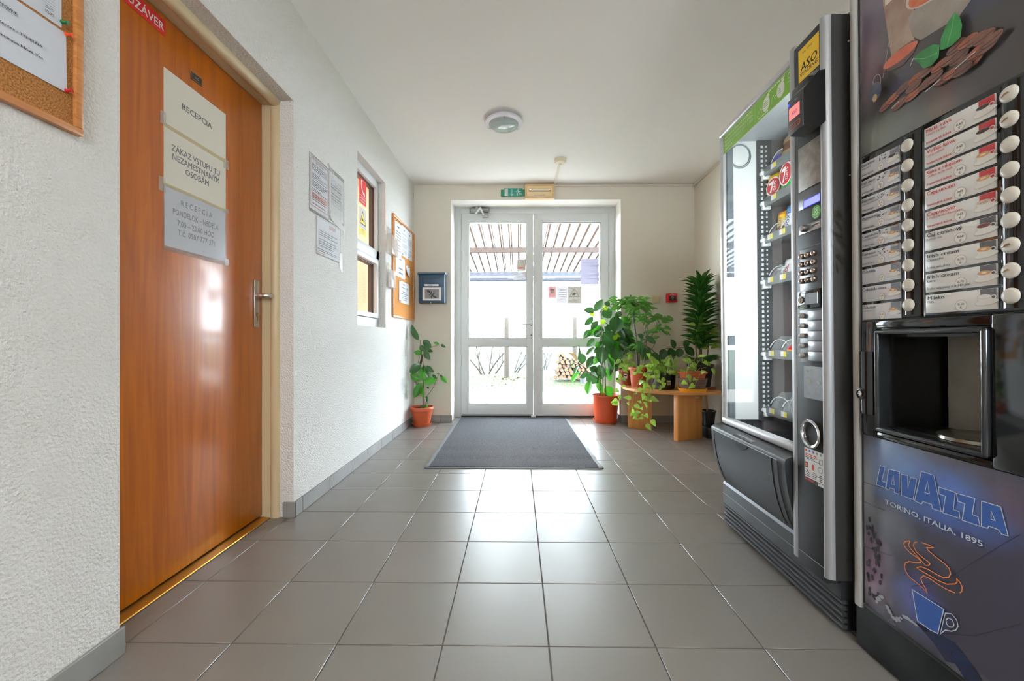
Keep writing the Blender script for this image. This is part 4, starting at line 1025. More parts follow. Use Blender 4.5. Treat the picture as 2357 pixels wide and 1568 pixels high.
# control panel
PP = -0.024
m = MB(); m.box(PP, 0.02, 0.011, 0.137, 0.146, 1.8205, bev=0.002); cp = m.build('control_panel', M('control_panel_grey', (50, 52, 54), 0.48, spec=0.25, bump=(900, 0.03, 0.001)), sn)
def pp(n=1): return Print((PP - 0.0004 * n, 0, 0), MY, VZ)
YEL2 = M('aso_yellow', (226, 182, 8), 0.4); BK = flatmat('aso_black', 42, 40, 36)
p = pp(); p.rect(-0.1145, -0.0205, 1.6965, 1.7985, YEL2); p.up()
p.text('ASO', -0.067, 1.7255, 0.0265, BK, 'c', True, width=0.078, shear=0.15); p.text('VENDING', -0.067, 1.7105, 0.0125, BK, 'c', True, width=0.080)
p.text('est. 1992', -0.072, 1.779, 0.0075, BK, 'c', False, width=0.046); p.ring(-0.0235, 1.747, 0.0018, 0.0018, 0.0008, BK)
DK = flatmat('info_dark', 66, 66, 68); LT = flatmat('info_light', 205, 205, 205)
p.rect(-0.1145, -0.0205, 1.628, 1.6955, DK); p.up(); p.text('ASO', -0.093, 1.678, 0.012, LT, 'c', True, width=0.032, shear=0.15)
p.text('6389', -0.045, 1.664, 0.015, LT, 'c', True, width=0.044, spacing=1.2); p.greek(-0.066, -0.024, 1.683, 1.694, 3, INKL, .4, 2); p.text('0 800 500 268', -0.045, 1.652, 0.007, LT, 'c', True, width=0.044)
p.rect(-0.07, -0.0215, 1.6805, 1.681, INKL); p.greek(-0.11, -0.078, 1.64, 1.672, 5, LT, .5, 4, dens=1); p.rect(-0.045, -0.0215, 1.640, 1.648, LT)
p.build('advert', cp)
# card reader
cr = BLACKP
m = MB(); m.prism([(PP, 1.665), (-0.045, 1.662), (-0.088, 1.612), (-0.090, 1.606), (-0.090, 1.508), (-0.086, 1.500), (-0.045, 1.497), (PP, 1.515)], -0.0075, 0.0575, 'y')
rd = m.build('card_reader', M('reader_black', (16, 17, 18), 0.28), sn)
m = MB(); m.box(PP - 0.045, PP, 0.0, 0.082, 1.512, 1.655, bev=0.006); m.build('reader_mount', BLACKP, rd)
m = MB(); m.box(-0.0935, -0.0895, -0.0095, 0.060, 1.500, 1.6085, bev=0.0018); m.build('reader_face', M('reader_grey', (52, 52, 54), 0.3), rd)
p = Print((-0.0938, 0, 0), MY, VZ); ORG = flatmat('reader_orange', 205, 100, 55); PKS = M('screen_pink', (232, 130, 128), 0.4, emit=0.35)
p.rect(-0.053, -0.003, 1.543, 1.581, PKS); p.up(); p.text('ASO', -0.027, 1.555, 0.011, flatmat('screen_text', 120, 90, 130), 'c', True, width=0.026, shear=0.12)
p.line([(-0.046, 1.5135), (-0.004, 1.5135), (0.000, 1.5215), (-0.004, 1.5295), (-0.046, 1.5295), (-0.050, 1.5215)], 0.0012, ORG, True); p.ring(-0.007, 1.5215, 0.0055, 0.0065, 0.001, ORG)
for k in range(3): p.line([(-0.043 + k * 0.0075, 1.526), (-0.038 + k * 0.0075, 1.5215), (-0.043 + k * 0.0075, 1.517)], 0.0012, ORG)
BLU = M('reader_led', (30, 40, 255), 0.3, emit=3.0); p.ell(-0.0535, 1.5935, 0.0038, 0.0038, BLU, 12); p.up(); p.ell(-0.0535, 1.5935, 0.0014, 0.0014, WHITE, 8)
for k in range(3): p.ell(-0.046 + k * 0.006, 1.5945, 0.0010, 0.0010, INKL, 8)
p.greek(-0.024, -0.002, 1.592, 1.597, 1, INKL, .5, 2, dens=1); p.build('reader_screen', rd)
# steel plate, display, coin slot
m = MB(); m.box(PP - 0.002, PP, 0.0165, 0.118, 1.345, 1.486, bev=0.001); m.build('worn_plate', M('worn_plate', (150, 143, 134), 0.5, 0.35, var=(40, (120, 112, 104), 0.2)), cp)
m = MB(); m.box(PP - 0.003, PP, 0.0165, 0.117, 1.2865, 1.339, bev=0.001); dsp = m.build('display_frame', M('display_grey', (84, 86, 92), 0.25), cp)
p = pp(10); LCD = M('lcd_blue', (132, 138, 255), 0.3, emit=0.75); LCE = M('lcd_edge', (60, 66, 205), 0.3, emit=0.4)
p.rect(-0.091, -0.0175, 1.286, 1.3115, LCE); p.up(); p.rect(-0.0885, -0.0175, 1.2885, 1.309, LCD); p.build('display', dsp)
p = pp(); p.ell(-0.039, 1.2605, 0.0195, 0.0205, M('dot_green', (72, 150, 40), 0.4), 28); p.up(); p.greek(-0.054, -0.024, 1.250, 1.274, 6, GRL, .4, 6, 'c', 1); p.text('0,15 €', -0.039, 1.2435, 0.004, GRL, 'c', True); p.build('green_sticker', cp)
m = MB(); m.box(PP - 0.003, PP, 0.0165, 0.117, 1.2075, 1.2335, bev=0.0015); cpl = m.build('coin_plate', SATIN, cp)
m = MB(); m.lathe([(0.011, 0), (0.011, -0.012), (0.009, -0.016), (0, -0.017)], seg=16, center=(PP - 0.003, 0.080, 1.2215), axis='x'); m.build('return_knob', M('knob_grey', (110, 106, 102), 0.35, 0.6), cpl)
m = MB(); m.box(PP - 0.0038, PP - 0.003, 0.020, 0.056, 1.216, 1.2285, CHROME, bev=0.0005); m.box(PP - 0.0042, PP - 0.0038, 0.022, 0.054, 1.2195, 1.225, BLACKP); m.build('coin_slot', CHROME, cpl)
# keypad
m = MB(); m.box(PP - 0.002, PP, 0.0165, 0.114, 1.021, 1.160, bev=0.001); kp = m.build('keypad_plate', M('keypad_grey', (66, 68, 72), 0.3), sn)
m = MB(); m.box(PP - 0.0026, PP - 0.0001, 0.0165, 0.114, 1.1595, 1.1615); m.build('gap_line', BLACKP, kp, smooth=False)
KEYM = M('key_chrome', (176, 160, 146), 0.18, 0.95); kmesh = None
for r, row in enumerate(('123', '456', '789', '0EC')):
    for c, ch in enumerate(row):
        q, z = 0.0995 - c * 0.0285, 1.1365 - r * 0.0262
        if kmesh is None:
            m = MB(); m.lathe([(0.0088, 0), (0.0088, -0.006), (0.0072, -0.010), (0.004, -0.0116), (0, -0.012)], seg=18, axis='x'); kmesh = m.mesh('key', KEYM)
        k = link('key', kmesh, kp, (PP - 0.002, q, z))
        p = Print((-0.0122, 0, 0), MY, VZ); p.text(ch, 0, -0.0035, 0.0075, flatmat('key_ink', 52, 44, 40), 'c', True); p.build('digit', k)
# coin return window with lock
m = MB(); m.box(PP - 0.008, PP, 0.015, 0.119, 0.969, 1.0265, bev=0.003); lk = m.build('return_box', BLACKG, sn)
m = MB(); m.box(PP - 0.0088, PP - 0.008, 0.024, 0.079, 0.982, 1.0155, BLACKP); m.box(PP - 0.0096, PP - 0.0082, 0.0225, 0.0245, 0.981, 1.0165, STEEL); m.build('return_opening', BLACKP, lk, smooth=False)
m = MB(); m.lathe([(0.0115, 0), (0.0115, -0.003), (0.0085, -0.004), (0.0085, -0.002), (0.0, -0.002)], CHROME, 18, (PP - 0.008, 0.1005, 0.998), 'x'); m.box(PP - 0.0112, PP - 0.010, 0.0995, 0.1015, 0.992, 1.004, M('key_slot', (120, 92, 60), 0.4, 0.8)); m.build('lock', CHROME, lk)
# five buttons with blank labels
BTN = M('button_grey', (172, 168, 160), 0.35, 0.25); bmesh5 = None; LBL = M('blank_label', (134, 136, 142), 0.3, 0.3)
m = MB(); m.box(PP - 0.0012, PP, 0.0145, 0.117, 0.800, 0.966, bev=0.0005); bp = m.build('selection_plate', M('selection_grey', (74, 76, 80), 0.3), sn)
for k in range(5):
    z = 0.948 - k * 0.0318
    if bmesh5 is None:
        m = MB(); m.lathe([(0.0082, 0), (0.0082, -0.006), (0.0065, -0.009), (0.003, -0.0105), (0, -0.011)], seg=18, axis='x'); bmesh5 = m.mesh('button', BTN)
    link('button', bmesh5, bp, (PP - 0.0012, 0.1045, z))
    m = MB(); zl = 0.9605 - k * 0.0317; m.box(PP - 0.002, PP - 0.0012, 0.0145, 0.0785, zl - 0.0272, zl, bev=0.0003); m.build('label_plate', LBL, bp)
m = MB(); m.box(PP - 0.0008, PP, 0.0175, 0.102, 0.688, 0.789); sk = m.build('worn_sticker', M('worn_sticker', (126, 128, 132), 0.4, 0.2, var=(60, (112, 114, 118), 0.2)), cp, smooth=False)
p = pp(3); 
for a, z, ra, rb in ((-0.085, 0.775, .006, .004), (-0.055, 0.770, .010, .004), (-0.078, 0.745, .010, .006), (-0.035, 0.741, .008, .004), (-0.092, 0.757, .004, .003)): p.ell(a, z, ra, rb, flatmat('glue_residue', 168, 164, 154), 9, rot=a * 9)
p.build('glue_residue', sk)
m = MB(); n = 28
m.lathe([(0.0365, 0.001), (0.0435, -0.004), (0.0445, -0.009), (0.0415, -0.0125), (0.036, -0.011), (0.0335, -0.004), (0.0335, 0.002)], CHROME, 32, (PP, 0.0625, 0.580), 'x'); m.build('coin_cup_ring', M('ring_satin', (190, 182, 172), 0.22, 0.95), cp)
m = MB(); m.lathe([(0.034, -0.003), (0.030, 0.012), (0.012, 0.017), (0, 0.017)], seg=24, center=(PP - 0.001, 0.0625, 0.580), axis='x'); 
for v in m.bm.verts: v.co.x = PP - 0.0005 - (0.017 - max(0, v.co.x - PP + 0.001)) * 0.05
m.build('coin_cup', BLACKP, cp)
p = pp(); WH = flatmat('sticker_white', 222, 222, 220)
p.rect(-0.1025, -0.012, 0.426, 0.530, WH); p.up(); p.rect(-0.1025, -0.012, 0.4255, 0.437, flatmat('sticker_dark', 70, 60, 62)); p.up()
for k, c in enumerate(((200, 60, 40), (40, 120, 200), (120, 90, 180), (150, 150, 150), (150, 150, 150))): p.ell(-0.094 + k * 0.0165, 0.5225, 0.0045, 0.004, flatmat('badge_%d' % k, *c), 10)
p.greek(-0.097, -0.045, 0.503, 0.514, 2, INKR, .5, 3, dens=1); p.greek(-0.097, -0.03, 0.494, 0.503, 2, INK, .45, 5, dens=1)
p.line([(-0.036, 0.493), (-0.034, 0.508), (-0.020, 0.508), (-0.022, 0.493)], 0.0012, INK, True)
p.rect(-0.099, -0.086, 0.468, 0.485, INK); p.rect(-0.067, -0.058, 0.466, 0.484, flatmat('sticker_red', 200, 70, 60)); p.ring(-0.030, 0.476, 0.010, 0.008, 0.0012, INK); p.up(); p.rect(-0.097, -0.088, 0.471, 0.482, ORG)
for a in (-0.098, -0.068, -0.040): p.greek(a, a + 0.025, 0.440, 0.462, 4, INK, .4, int(-a * 1000), 'c', 1)
p.greek(-0.098, -0.06, 0.428, 0.435, 1, INKR, .6, 9, dens=1); p.rect(-0.04, -0.014, 0.427, 0.4355, WH)
p.build('payment_sticker', cp)
m = MB(); m.box(PP - 0.0006, PP, 0.0115, 0.1365, 0.1865, 0.1885); m.build('gap_line', M('gap_light', (140, 140, 140), 0.5), cp, smooth=False)
# delivery flap
PR = [(0.012, 0.484), (-0.006, 0.482), (-0.034, 0.474), (-0.043, 0.468), (-0.0455, 0.460), (-0.0435, 0.42), (-0.037, 0.365), (-0.026, 0.31), (-0.008, 0.252), (0.014, 0.208), (0.022, 0.204), (0.03, 0.204), (0.03, 0.484)]
FLAP = M('flap_dark', (45, 47, 50), 0.38, spec=0.4, bump=(500, 0.03, 0.001))
m = MB(); m.prism(PR, 0.1694, 0.7265, 'y'); fl = m.build('delivery_housing', FLAP, sn, ang=25)
PF = [(-0.0435, 0.4585), (-0.047, 0.454), (-0.0455, 0.42), (-0.039, 0.365), (-0.028, 0.31), (-0.010, 0.252), (0.006, 0.222), (0.012, 0.222), (-0.004, 0.262), (-0.020, 0.31), (-0.031, 0.365), (-0.0375, 0.42), (-0.0385, 0.4585)]
m = MB(); m.prism(PF, 0.212, 0.688, 'y'); fd = m.build('flap_door', FLAP, sn, ang=25)
m = MB()
def ridge(q): m.tube([(a - 0.0012, q, z) for a, z in PF[1:7]], 0.0016, seg=5)
ridge(0.205); ridge(0.243); ridge(0.694); m.build('flap_groove', BLACKP, fd)
# pull recess and raised lettering
m = MB(); N_ = 14
pts = [(0.0, 0)]; 
out = [(-0.055 + 0.110 * k / N_, -0.0275 * math.sin(PI * k / N_) ** 0.6) for k in range(N_ + 1)]
m.prism([(0.455 - 0.455 + a, b) for a, b in out], -0.0488, -0.046, 'x', BLACKP)
bmesh.ops.transform(m.bm, matrix=Matrix.Translation((0.0, 0.4545, 0.4545)), verts=m.bm.verts[:]); pr_ = m.build('pull_recess', BLACKP, fd)
m = MB(); m.prism([(-0.044, 0.4675), (-0.0385, 0.472), (-0.026, 0.4765), (-0.026, 0.4782), (-0.037, 0.4742), (-0.044, 0.4702)], 0.385, 0.525, 'y'); m.build('grip_scoop', M('scoop_gloss', (70, 70, 72), 0.15), fl)
p = Print((-0.0492, 0, 0), MY, VZ); p.text('PULL', -0.4545, 0.4345, 0.014, M('pull_letters', (84, 86, 88), 0.25), 'c', True, width=0.058); p.build('lettering', pr_)
# lower front and ribbed kick panel
m = MB(); m.prism([(0.10, 0.212), (0.024, 0.212), (0.016, 0.207), (0.010, 0.196), (0.010, 0.152), (0.010, 0.106), (0.10, 0.106)], 0.0, W7, 'y'); m.build('lower_front', FLAP, sn, ang=25)
m = MB(); m.prism([(0.0085, 0.1535), (0.0085, 0.1520), (0.011, 0.1520), (0.011, 0.1535)], 0.137, W7, 'y'); m.build('trim_line', SILVER, sn, smooth=False)
m = MB(); m.box(0.026, 0.12, 0.0, W7, 0.015, 0.106); kb = m.build('kick_panel', BLACKP, sn, smooth=False)
KICK = M('kick_rib', (54, 56, 59), 0.42, var=(6, (66, 67, 68), 0.3))
for k in range(5):
    z = 0.018 + k * 0.0182
    m = MB(); m.prism([(0.03, z), (0.014, z + 0.001), (0.0125, z + 0.004), (0.0135, z + 0.009), (0.022, z + 0.0125), (0.03, z + 0.0125)], 0.0, W7, 'y'); m.build('kick_rib', KICK, kb)
m = MB(); 
for q in (0.06, 0.68):
    m.cyl((0.08, q, 0.0), 0.02, 0.016); m.cyl((0.75, q, 0.0), 0.02, 0.14)
m.build('foot', BLACKP, sn)
# shelves with spirals, dividers and price strips
COIL = M('coil_white', (214, 220, 220), 0.3, spec=0.5); PYEL = M('price_yellow', (232, 220, 90), 0.5); DIV = film_mat('divider_clear', (200, 210, 215), 0.25, 0.1)
SH = [1.632, 1.494, 1.328, 1.137, 0.811, 0.556]
def coil_mesh(r, ln, turns):
    m = MB(); m.tube([(ln * k / (turns * 14), r * math.cos(2 * PI * k / 14), r + r * math.sin(2 * PI * k / 14) * 1.0) for k in range(turns * 14 + 1)], 0.0022, seg=5); return m.mesh('coil', COIL)
cm1, cm2 = coil_mesh(0.036, 0.42, 5), coil_mesh(0.042, 0.42, 5)
LANES = {0: 3, 1: 3, 2: 5, 3: 5, 4: 5, 5: 5}
for s_, z in enumerate(SH):
    m = MB(); m.box(0.178, 0.70, 0.20, 0.676, z - 0.018, z - 0.014)
    m.box(0.172, 0.178, 0.20, 0.672, z - 0.024, z + 0.014, bev=0.001); sh = m.build('shelf', SHELFM, sn)
    m = MB(); m.cyl((0.168, 0.664, z - 0.006), 0.010, 0.014, axis='y'); m.box(0.165, 0.20, 0.660, 0.679, z - 0.034, z - 0.016, bev=0.003); m.build('shelf_bracket', INWH, sh)
    nl = LANES[s_]; wl = 0.44 / nl
    for k in range(nl):
        q = 0.668 - wl * (k + 0.5)
        o = link('coil', cm2 if nl < 5 else cm1, sh, (0.19, q, z - 0.012))
        m = MB(); m.box(0.1712, 0.172, q - 0.022, q - 0.004, z - 0.012, z + 0.010, PYEL); m.box(0.1712, 0.172, q - 0.002, q + 0.016, z - 0.012, z + 0.010, WHITE); m.build('price_tag', None, sh, smooth=False)
        m = MB(); q2 = 0.668 - wl * k; hh = 0.075
        m.prism([(0.185, z - 0.012), (0.60, z - 0.012), (0.60, z + hh), (0.24, z + hh), (0.205, z + 0.03)], q2 - 0.0042, q2 - 0.0018, 'y'); m.build('divider', DIV, sh, smooth=False)
# goods: crimped packs
sn_m = Matrix.LocRotScale(Vector((0.9425, 1.23, 0)), Euler((0, -0.0087, -0.025)), None)
def pack(label, cols, loc, w_, h, t, tilt=0.0, yaw=0.0, logo=None, cat='snack', group=None):
    """pillow pack standing on a shelf; loc is its foot in the machine's frame"""
    m = MB()
    def f(u, v, s):
        e = 0.12; cr = min(1, min(v, 1 - v) / e); bulge = math.sqrt(max(0, min(1, cr))) * (max(0, math.sin(PI * u)) ** 0.45)
        wr = 1 + 0.06 * math.sin(v * 17 + u * 5)
        return (-s * t / 2 * bulge * wr, -(u - .5) * w_ * (0.94 + .06 * (abs(v - .5) * 2)), v * h)
    nb = len(cols); rows = 12
    for s in (1, -1):
        for j in range(rows):
            c = cols[min(nb - 1, int(j / rows * nb))]
            m.grid(lambda u, v: f(u, (j + v) / rows, s), 8, 1, c)
    bmesh.ops.remove_doubles(m.bm, verts=m.bm.verts[:], dist=2e-5)
    o = m.build('snack_pack', None, ang=70); tag(o, label, cat, group)
    o.matrix_world = sn_m @ Matrix.Translation(loc) @ Euler((0, tilt, yaw)).to_matrix().to_4x4()
    if logo:
        p = Print((-t / 2 - 0.002, 0, 0), MY, VZ); logo(p, w_, h)
        q = p.build('logo', o)
    return o
FO = dict(rough=0.22, spec=0.6)
CY = M('foil_yellow', (246, 202, 22), **FO); CRM = M('foil_cream', (226, 216, 160), **FO); CGN = M('foil_green', (10, 170, 60), **FO); CW = M('foil_white', (232, 234, 238), **FO)
CRD = M('foil_red', (205, 40, 52), **FO); CBL = M('foil_blue', (90, 150, 210), **FO); CBR = M('foil_brown', (120, 76, 48), **FO); COR = M('foil_orange', (245, 158, 30), **FO); CSV = M('foil_clear', (150, 150, 150), 0.12, spec=0.8); CTN = M('foil_biscuit', (176, 140, 88), **FO); CPU = M('foil_violet', (90, 90, 190), **FO)
def seven(p, w_, h):
    R = M('logo_red', (190, 40, 50), 0.35); p.ell(0.0, h * 0.48, w_ * .34, h * .30, WHITE, 24); p.up(); p.ell(0.0, h * 0.48, w_ * .30, h * .27, R, 24); p.up()
    p.poly([(-w_ * .22, h * .62), (w_ * .02, h * .68), (-w_ * .07, h * .28), (-w_ * .15, h * .28), (-w_ * .07, h * .56), (-w_ * .21, h * .54)], WHITE)
    p.text('DAYS', w_ * .13, h * .33, w_ * .13, WHITE, 'l', True, width=h * .30, rot=PI / 2)
def word(t, mat, wf=.75, z=.5, hh=.16):
    def f(p, w_, h): p.text(t, w_ * .10, h * .2, w_ * hh * 1.6, mat, 'l', True, width=h * .55, rot=PI / 2)
    return f
pack('yellow topped croissant bag with a red oval on the second shelf', [CY, CRM, CY, CY], (0.205, 0.622, 1.482), 0.112, 0.135, 0.05, 0.10, 0.25, seven)
pack('green and red croissant bag on the second shelf, next to the yellow one', [CGN, CGN, CW, CRD], (0.200, 0.520, 1.484), 0.105, 0.165, 0.05, 0.06, 0.12, seven)
pack('clear pack of round biscuits at the far end of the top shelf', [CSV, CRD, CPU, CSV, CSV], (0.215, 0.632, 1.620), 0.075, 0.105, 0.04, 0.25, 0.3)
pack('clear pack of brown wafers on the top shelf, nearer than the round biscuits', [COR, CTN, CBR, CTN, CSV], (0.210, 0.555, 1.620), 0.095, 0.14, 0.04, 0.2, 0.1)
pack('yellow wafer bar pack on the third shelf', [CTN, CBR, CRM, CY, COR], (0.215, 0.612, 1.316), 0.065, 0.125, 0.028, 0.15, 0.2, word('HORALKY', flatmat('ink_wafer', 170, 90, 30)))
pack('white and blue bar pack on the third shelf beside the yellow one', [CW, CW, CW, CBL, CBL], (0.208, 0.545, 1.316), 0.065, 0.135, 0.028, 0.18, 0.2, word('DOXY', flatmat('ink_blue', 70, 90, 150)))
pack('white pack with red print in a coil on the fourth shelf', [CRD, CW, CW, CW], (0.215, 0.568, 1.125), 0.075, 0.10, 0.03, 0.25, 0.15, word('ROLL', flatmat('ink_red2', 170, 60, 60)))
pack('clear and silver pack at the far end of the fourth shelf', [CRD, CSV, CSV, CW], (0.215, 0.637, 1.125), 0.05, 0.075, 0.03, 0.35, 0.25)
pack('small blue pack at the near end of the fourth shelf', [CBL, CBL, CPU], (0.205, 0.505, 1.125), 0.05, 0.06, 0.03, 0.2, 0.1)
pack('small orange pack lying in a coil on the fifth shelf', [COR, CRD], (0.22, 0.575, 0.799), 0.05, 0.05, 0.03, 0.5, 0.4)
# ------------------------------------------------------------------ coffee machine
YC = 0.885
cf = thing('coffee_machine', 'tall black coffee vending machine with rows of drink buttons, nearest the viewer', 'vending machine', (0.965, YC, 0), (0, -0.0087, 0))
def Y(y): return y - YC
F0, F1 = Y(0.56), Y(1.211)
m = MB()
for a, b, c, d, e, f in ((0.28, 0.87, F0 + 0.004, F1 - 0.004, 0.02, 1.835), (0.04, 0.28, F0 + 0.004, F1 - 0.004, 0.02, 0.630), (0.04, 0.28, F0 + 0.004, F1 - 0.004, 0.89, 1.835), (0.04, 0.28, F0 + 0.004, Y(0.846), 0.63, 0.89), (0.04, 0.28, Y(1.102), F1 - 0.004, 0.63, 0.89)): m.box(a, b, c, d, e, f)
m.build('cabinet', SATD, cf, smooth=False)
m = MB(); m.box(0.003, 0.06, F0 + 0.01, F1 - 0.015, 0.004, 0.138, bev=0.004); m.build('kick_panel', M('kick_scuffed', (13, 14, 15), 0.5, spec=0.2, var=(9, (34, 36, 37), 0.16)), cf)
m = MB()
for a in (F0 + 0.06, F1 - 0.06):
    for b in (0.08, 0.80): m.cyl((b, a, 0), 0.02, 0.022)
m.build('foot', BLACKP, cf)
m = MB()
for c, d, e, f in ((0.60, 1.168, 0.139, 0.631), (0.60, 1.168, 0.897, 1.82), (0.60, 0.844, 0.631, 0.897), (1.106, 1.168, 0.631, 0.897)): m.box(0.0, 0.05, Y(c), Y(d), e, f)
m.build('door', BLACKG, cf, smooth=False)
CS = M('coffee_silver', (196, 195, 192), 0.36, 0.3)
for sg, c in ((1, Y(1.1665)), (-1, Y(0.605))):
    m = MB(); m.prism([(0.05, c), (0.0, c), (-0.006, c), (-0.008, c + sg * .003), (-0.008, c + sg * .018), (-0.005, c + sg * .022), (0.004, c + sg * .026), (0.012, c + sg * .036), (0.016, c + sg * .044), (0.05, c + sg * .044)], 0.124, 1.845, 'z'); m.build('edge_strip', CS, cf)
# upper picture panel
UPM = poster_mat('poster_ground_sheen', (74, 71, 70), [(Y(1.13), 1.74, .10, .28, (128, 112, 140), .8), (Y(1.12), 1.62, .07, .16, (150, 118, 124), .6), (Y(1.10), 1.41, .12, .09, (124, 130, 116), .8), (Y(0.97), 1.40, .16, .06, (104, 106, 100), .6), (Y(1.03), 1.52, .05, .06, (62, 64, 96), .7), (Y(0.85), 1.62, .10, .10, (58, 70, 116), .75)], 0.24, 0.4)  # printed ground; mauve and greenish left patches paint in a reflected haze
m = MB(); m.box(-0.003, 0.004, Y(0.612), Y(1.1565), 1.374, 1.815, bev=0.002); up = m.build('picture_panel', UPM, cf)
def cfp(p_): return Print((p_, -YC, 0), MY, VZ)   # prints on this machine use a = -y of the hall
def yy(pts): return [(-a, b) for a, b in pts]
def pm(n, r, g, b): return M(n, (r, g, b), 0.24, spec=0.5, coat=0.3)
def pv(n, c1, c2, sc=30): return M(n, c1, 0.24, spec=0.5, coat=0.3, var=(sc, c2, 0.25))
p = cfp(-0.0033)
PA = pv('poster_mauve', (122, 104, 122), (84, 80, 98), 6); PB_ = pv('poster_grey', (84, 82, 78), (70, 68, 68), 5)
p.up()
p.up()
GLS = pv('poster_latte', (196, 176, 158), (128, 92, 78), 9)
p.poly(yy([(1.087, 1.80), (1.083, 1.74), (1.061, 1.586), (1.000, 1.581), (1.001, 1.66), (0.985, 1.80)]), GLS); p.up()
p.poly(yy([(1.080, 1.80), (1.077, 1.73), (1.045, 1.73), (1.045, 1.80)]), pm('poster_foam', 224, 212, 196))
p.poly(yy([(1.0167, 1.6527), (1.005, 1.60), (0.985, 1.5755), (0.90, 1.5655), (0.865, 1.59), (0.85, 1.66), (0.85, 1.70)]), pv('poster_cup', (176, 166, 156), (132, 124, 118), 10)); p.up()
p.ell(-0.938, 1.685, 0.083, 0.040, pm('poster_cup_rim', 206, 192, 178), 32, rot=-0.05); p.up(); p.ell(-0.938, 1.684, 0.076, 0.034, pv('poster_crema', (206, 124, 84), (182, 96, 62), 40), 32); p.up()
p.ring(-0.945, 1.69, 0.045, 0.019, 0.003, pm('poster_swirl', 226, 176, 140)); p.ring(-0.945, 1.69, 0.025, 0.010, 0.002, pm('poster_swirl', 226, 176, 140))
p.poly(yy([(1.085, 1.571), (1.07, 1.585), (1.037, 1.592), (1.005, 1.59), (0.991, 1.578), (1.0, 1.558), (1.03, 1.546), (1.065, 1.555)]), pm('poster_dark_glass', 104, 82, 80)); p.up()
p.ell(-1.038, 1.576, 0.047, 0.014, pv('poster_liquor', (202, 108, 82), (188, 92, 70), 40), 28); p.up()
for q in ((1.10, 1.53, 1.116, 1.56), (1.085, 1.55, 1.06, 1.66), (1.03, 1.60, 1.00, 1.66)): p.line(yy([(q[0], q[1]), (q[2], q[3])]), 0.0012, pm('poster_line', 176, 170, 172))
p.ring(-1.103, 1.548, 0.012, 0.022, 0.0015, pm('poster_line', 176, 170, 172))
p.up()
rg = random.Random(4)
BE = [pv('bean_%d' % k, c, d, 60) for k, (c, d) in enumerate((((128, 86, 70), (104, 70, 60)), ((158, 90, 66), (128, 76, 62)), ((112, 76, 64), (90, 62, 56))))]; BL = pm('bean_line', 64, 44, 42)
BEANS = [(1.0755, 1.4739, 0.5), (1.0548, 1.4807, 0.45), (1.0379, 1.4564, 0.5), (1.0264, 1.4899, 0.35), (1.0026, 1.4577, 0.4), (0.9945, 1.4916, 0.3), (0.9998, 1.4761, 0.35), (0.9684, 1.4641, 0.3), (0.9504, 1.4661, 0.3), (0.9694, 1.4915, 0.25), (0.9364, 1.4842, 0.35), (0.9276, 1.4493, 0.2), (0.909, 1.45, 0.25), (0.9141, 1.4832, 0.3), (0.9011, 1.5015, 0.5), (0.8951, 1.4736, 0.45), (0.8829, 1.4575, 0.35), (0.869, 1.446, 0.3), (0.8766, 1.495, 0.2), (0.859, 1.4867, 0.2), (0.8459, 1.4813, 0.25), (0.8592, 1.4609, 0.3), (0.8405, 1.4584, 0.3), (0.8314, 1.4665, 0.35), (0.8851, 1.4412, 0.2)]
for a, b, r_ in BEANS:
    p.ell(-a, b, 0.0215, 0.0105, BL, 18, rot=r_ * .5 + .02); p.up(); p.ell(-a - .0005, b + .0006, 0.0203, 0.0094, rg.choice(BE), 18, rot=r_ * .5 + .02); p.up()
    t_ = r_ * .5 + .02; p.line([(-a - 0.018 * math.cos(t_), b - 0.018 * math.sin(t_)), (-a, b - 0.002), (-a + 0.018 * math.cos(t_), b + 0.018 * math.sin(t_))], 0.0016, BL); p.up()
p.up()
LG = pv('poster_leaf', (58, 150, 74), (36, 104, 56), 30); LV = pm('poster_leaf_vein', 120, 190, 120)
p.poly(yy([(0.930, 1.514), (0.929, 1.538), (0.915, 1.562), (0.8995, 1.5735), (0.890, 1.558), (0.8845, 1.535), (0.888, 1.512), (0.905, 1.507), (0.920, 1.509)]), LG)
p.poly(yy([(0.993, 1.537), (0.972, 1.542), (0.945, 1.538), (0.931, 1.526), (0.934, 1.500), (0.950, 1.493), (0.968, 1.498), (0.980, 1.519)]), LG); p.up()
p.line(yy([(0.915, 1.512), (0.906, 1.540), (0.8997, 1.572)]), 0.001, LV); p.line(yy([(0.991, 1.536), (0.965, 1.519), (0.937, 1.512)]), 0.001, LV)
for a, b, c, d in ((1.0, 1.525, 0.992, 1.538), (0.90, 1.452, 0.86, 1.462), (0.965, 1.442, 0.93, 1.450), (1.05, 1.452, 1.03, 1.458), (0.875, 1.605, 0.868, 1.62)): p.line(yy([(a, b), (c, d)]), 0.0018, pm('poster_splash', 190, 186, 184))
p.ell(-1.0965, 1.521, 0.018, 0.025, pv('poster_marble', (62, 66, 84), (92, 96, 112), 50), 24); p.up(); p.ell(-1.098, 1.506, 0.007, 0.010, pm('poster_gold', 176, 150, 110), 12)
p.build('picture', up)
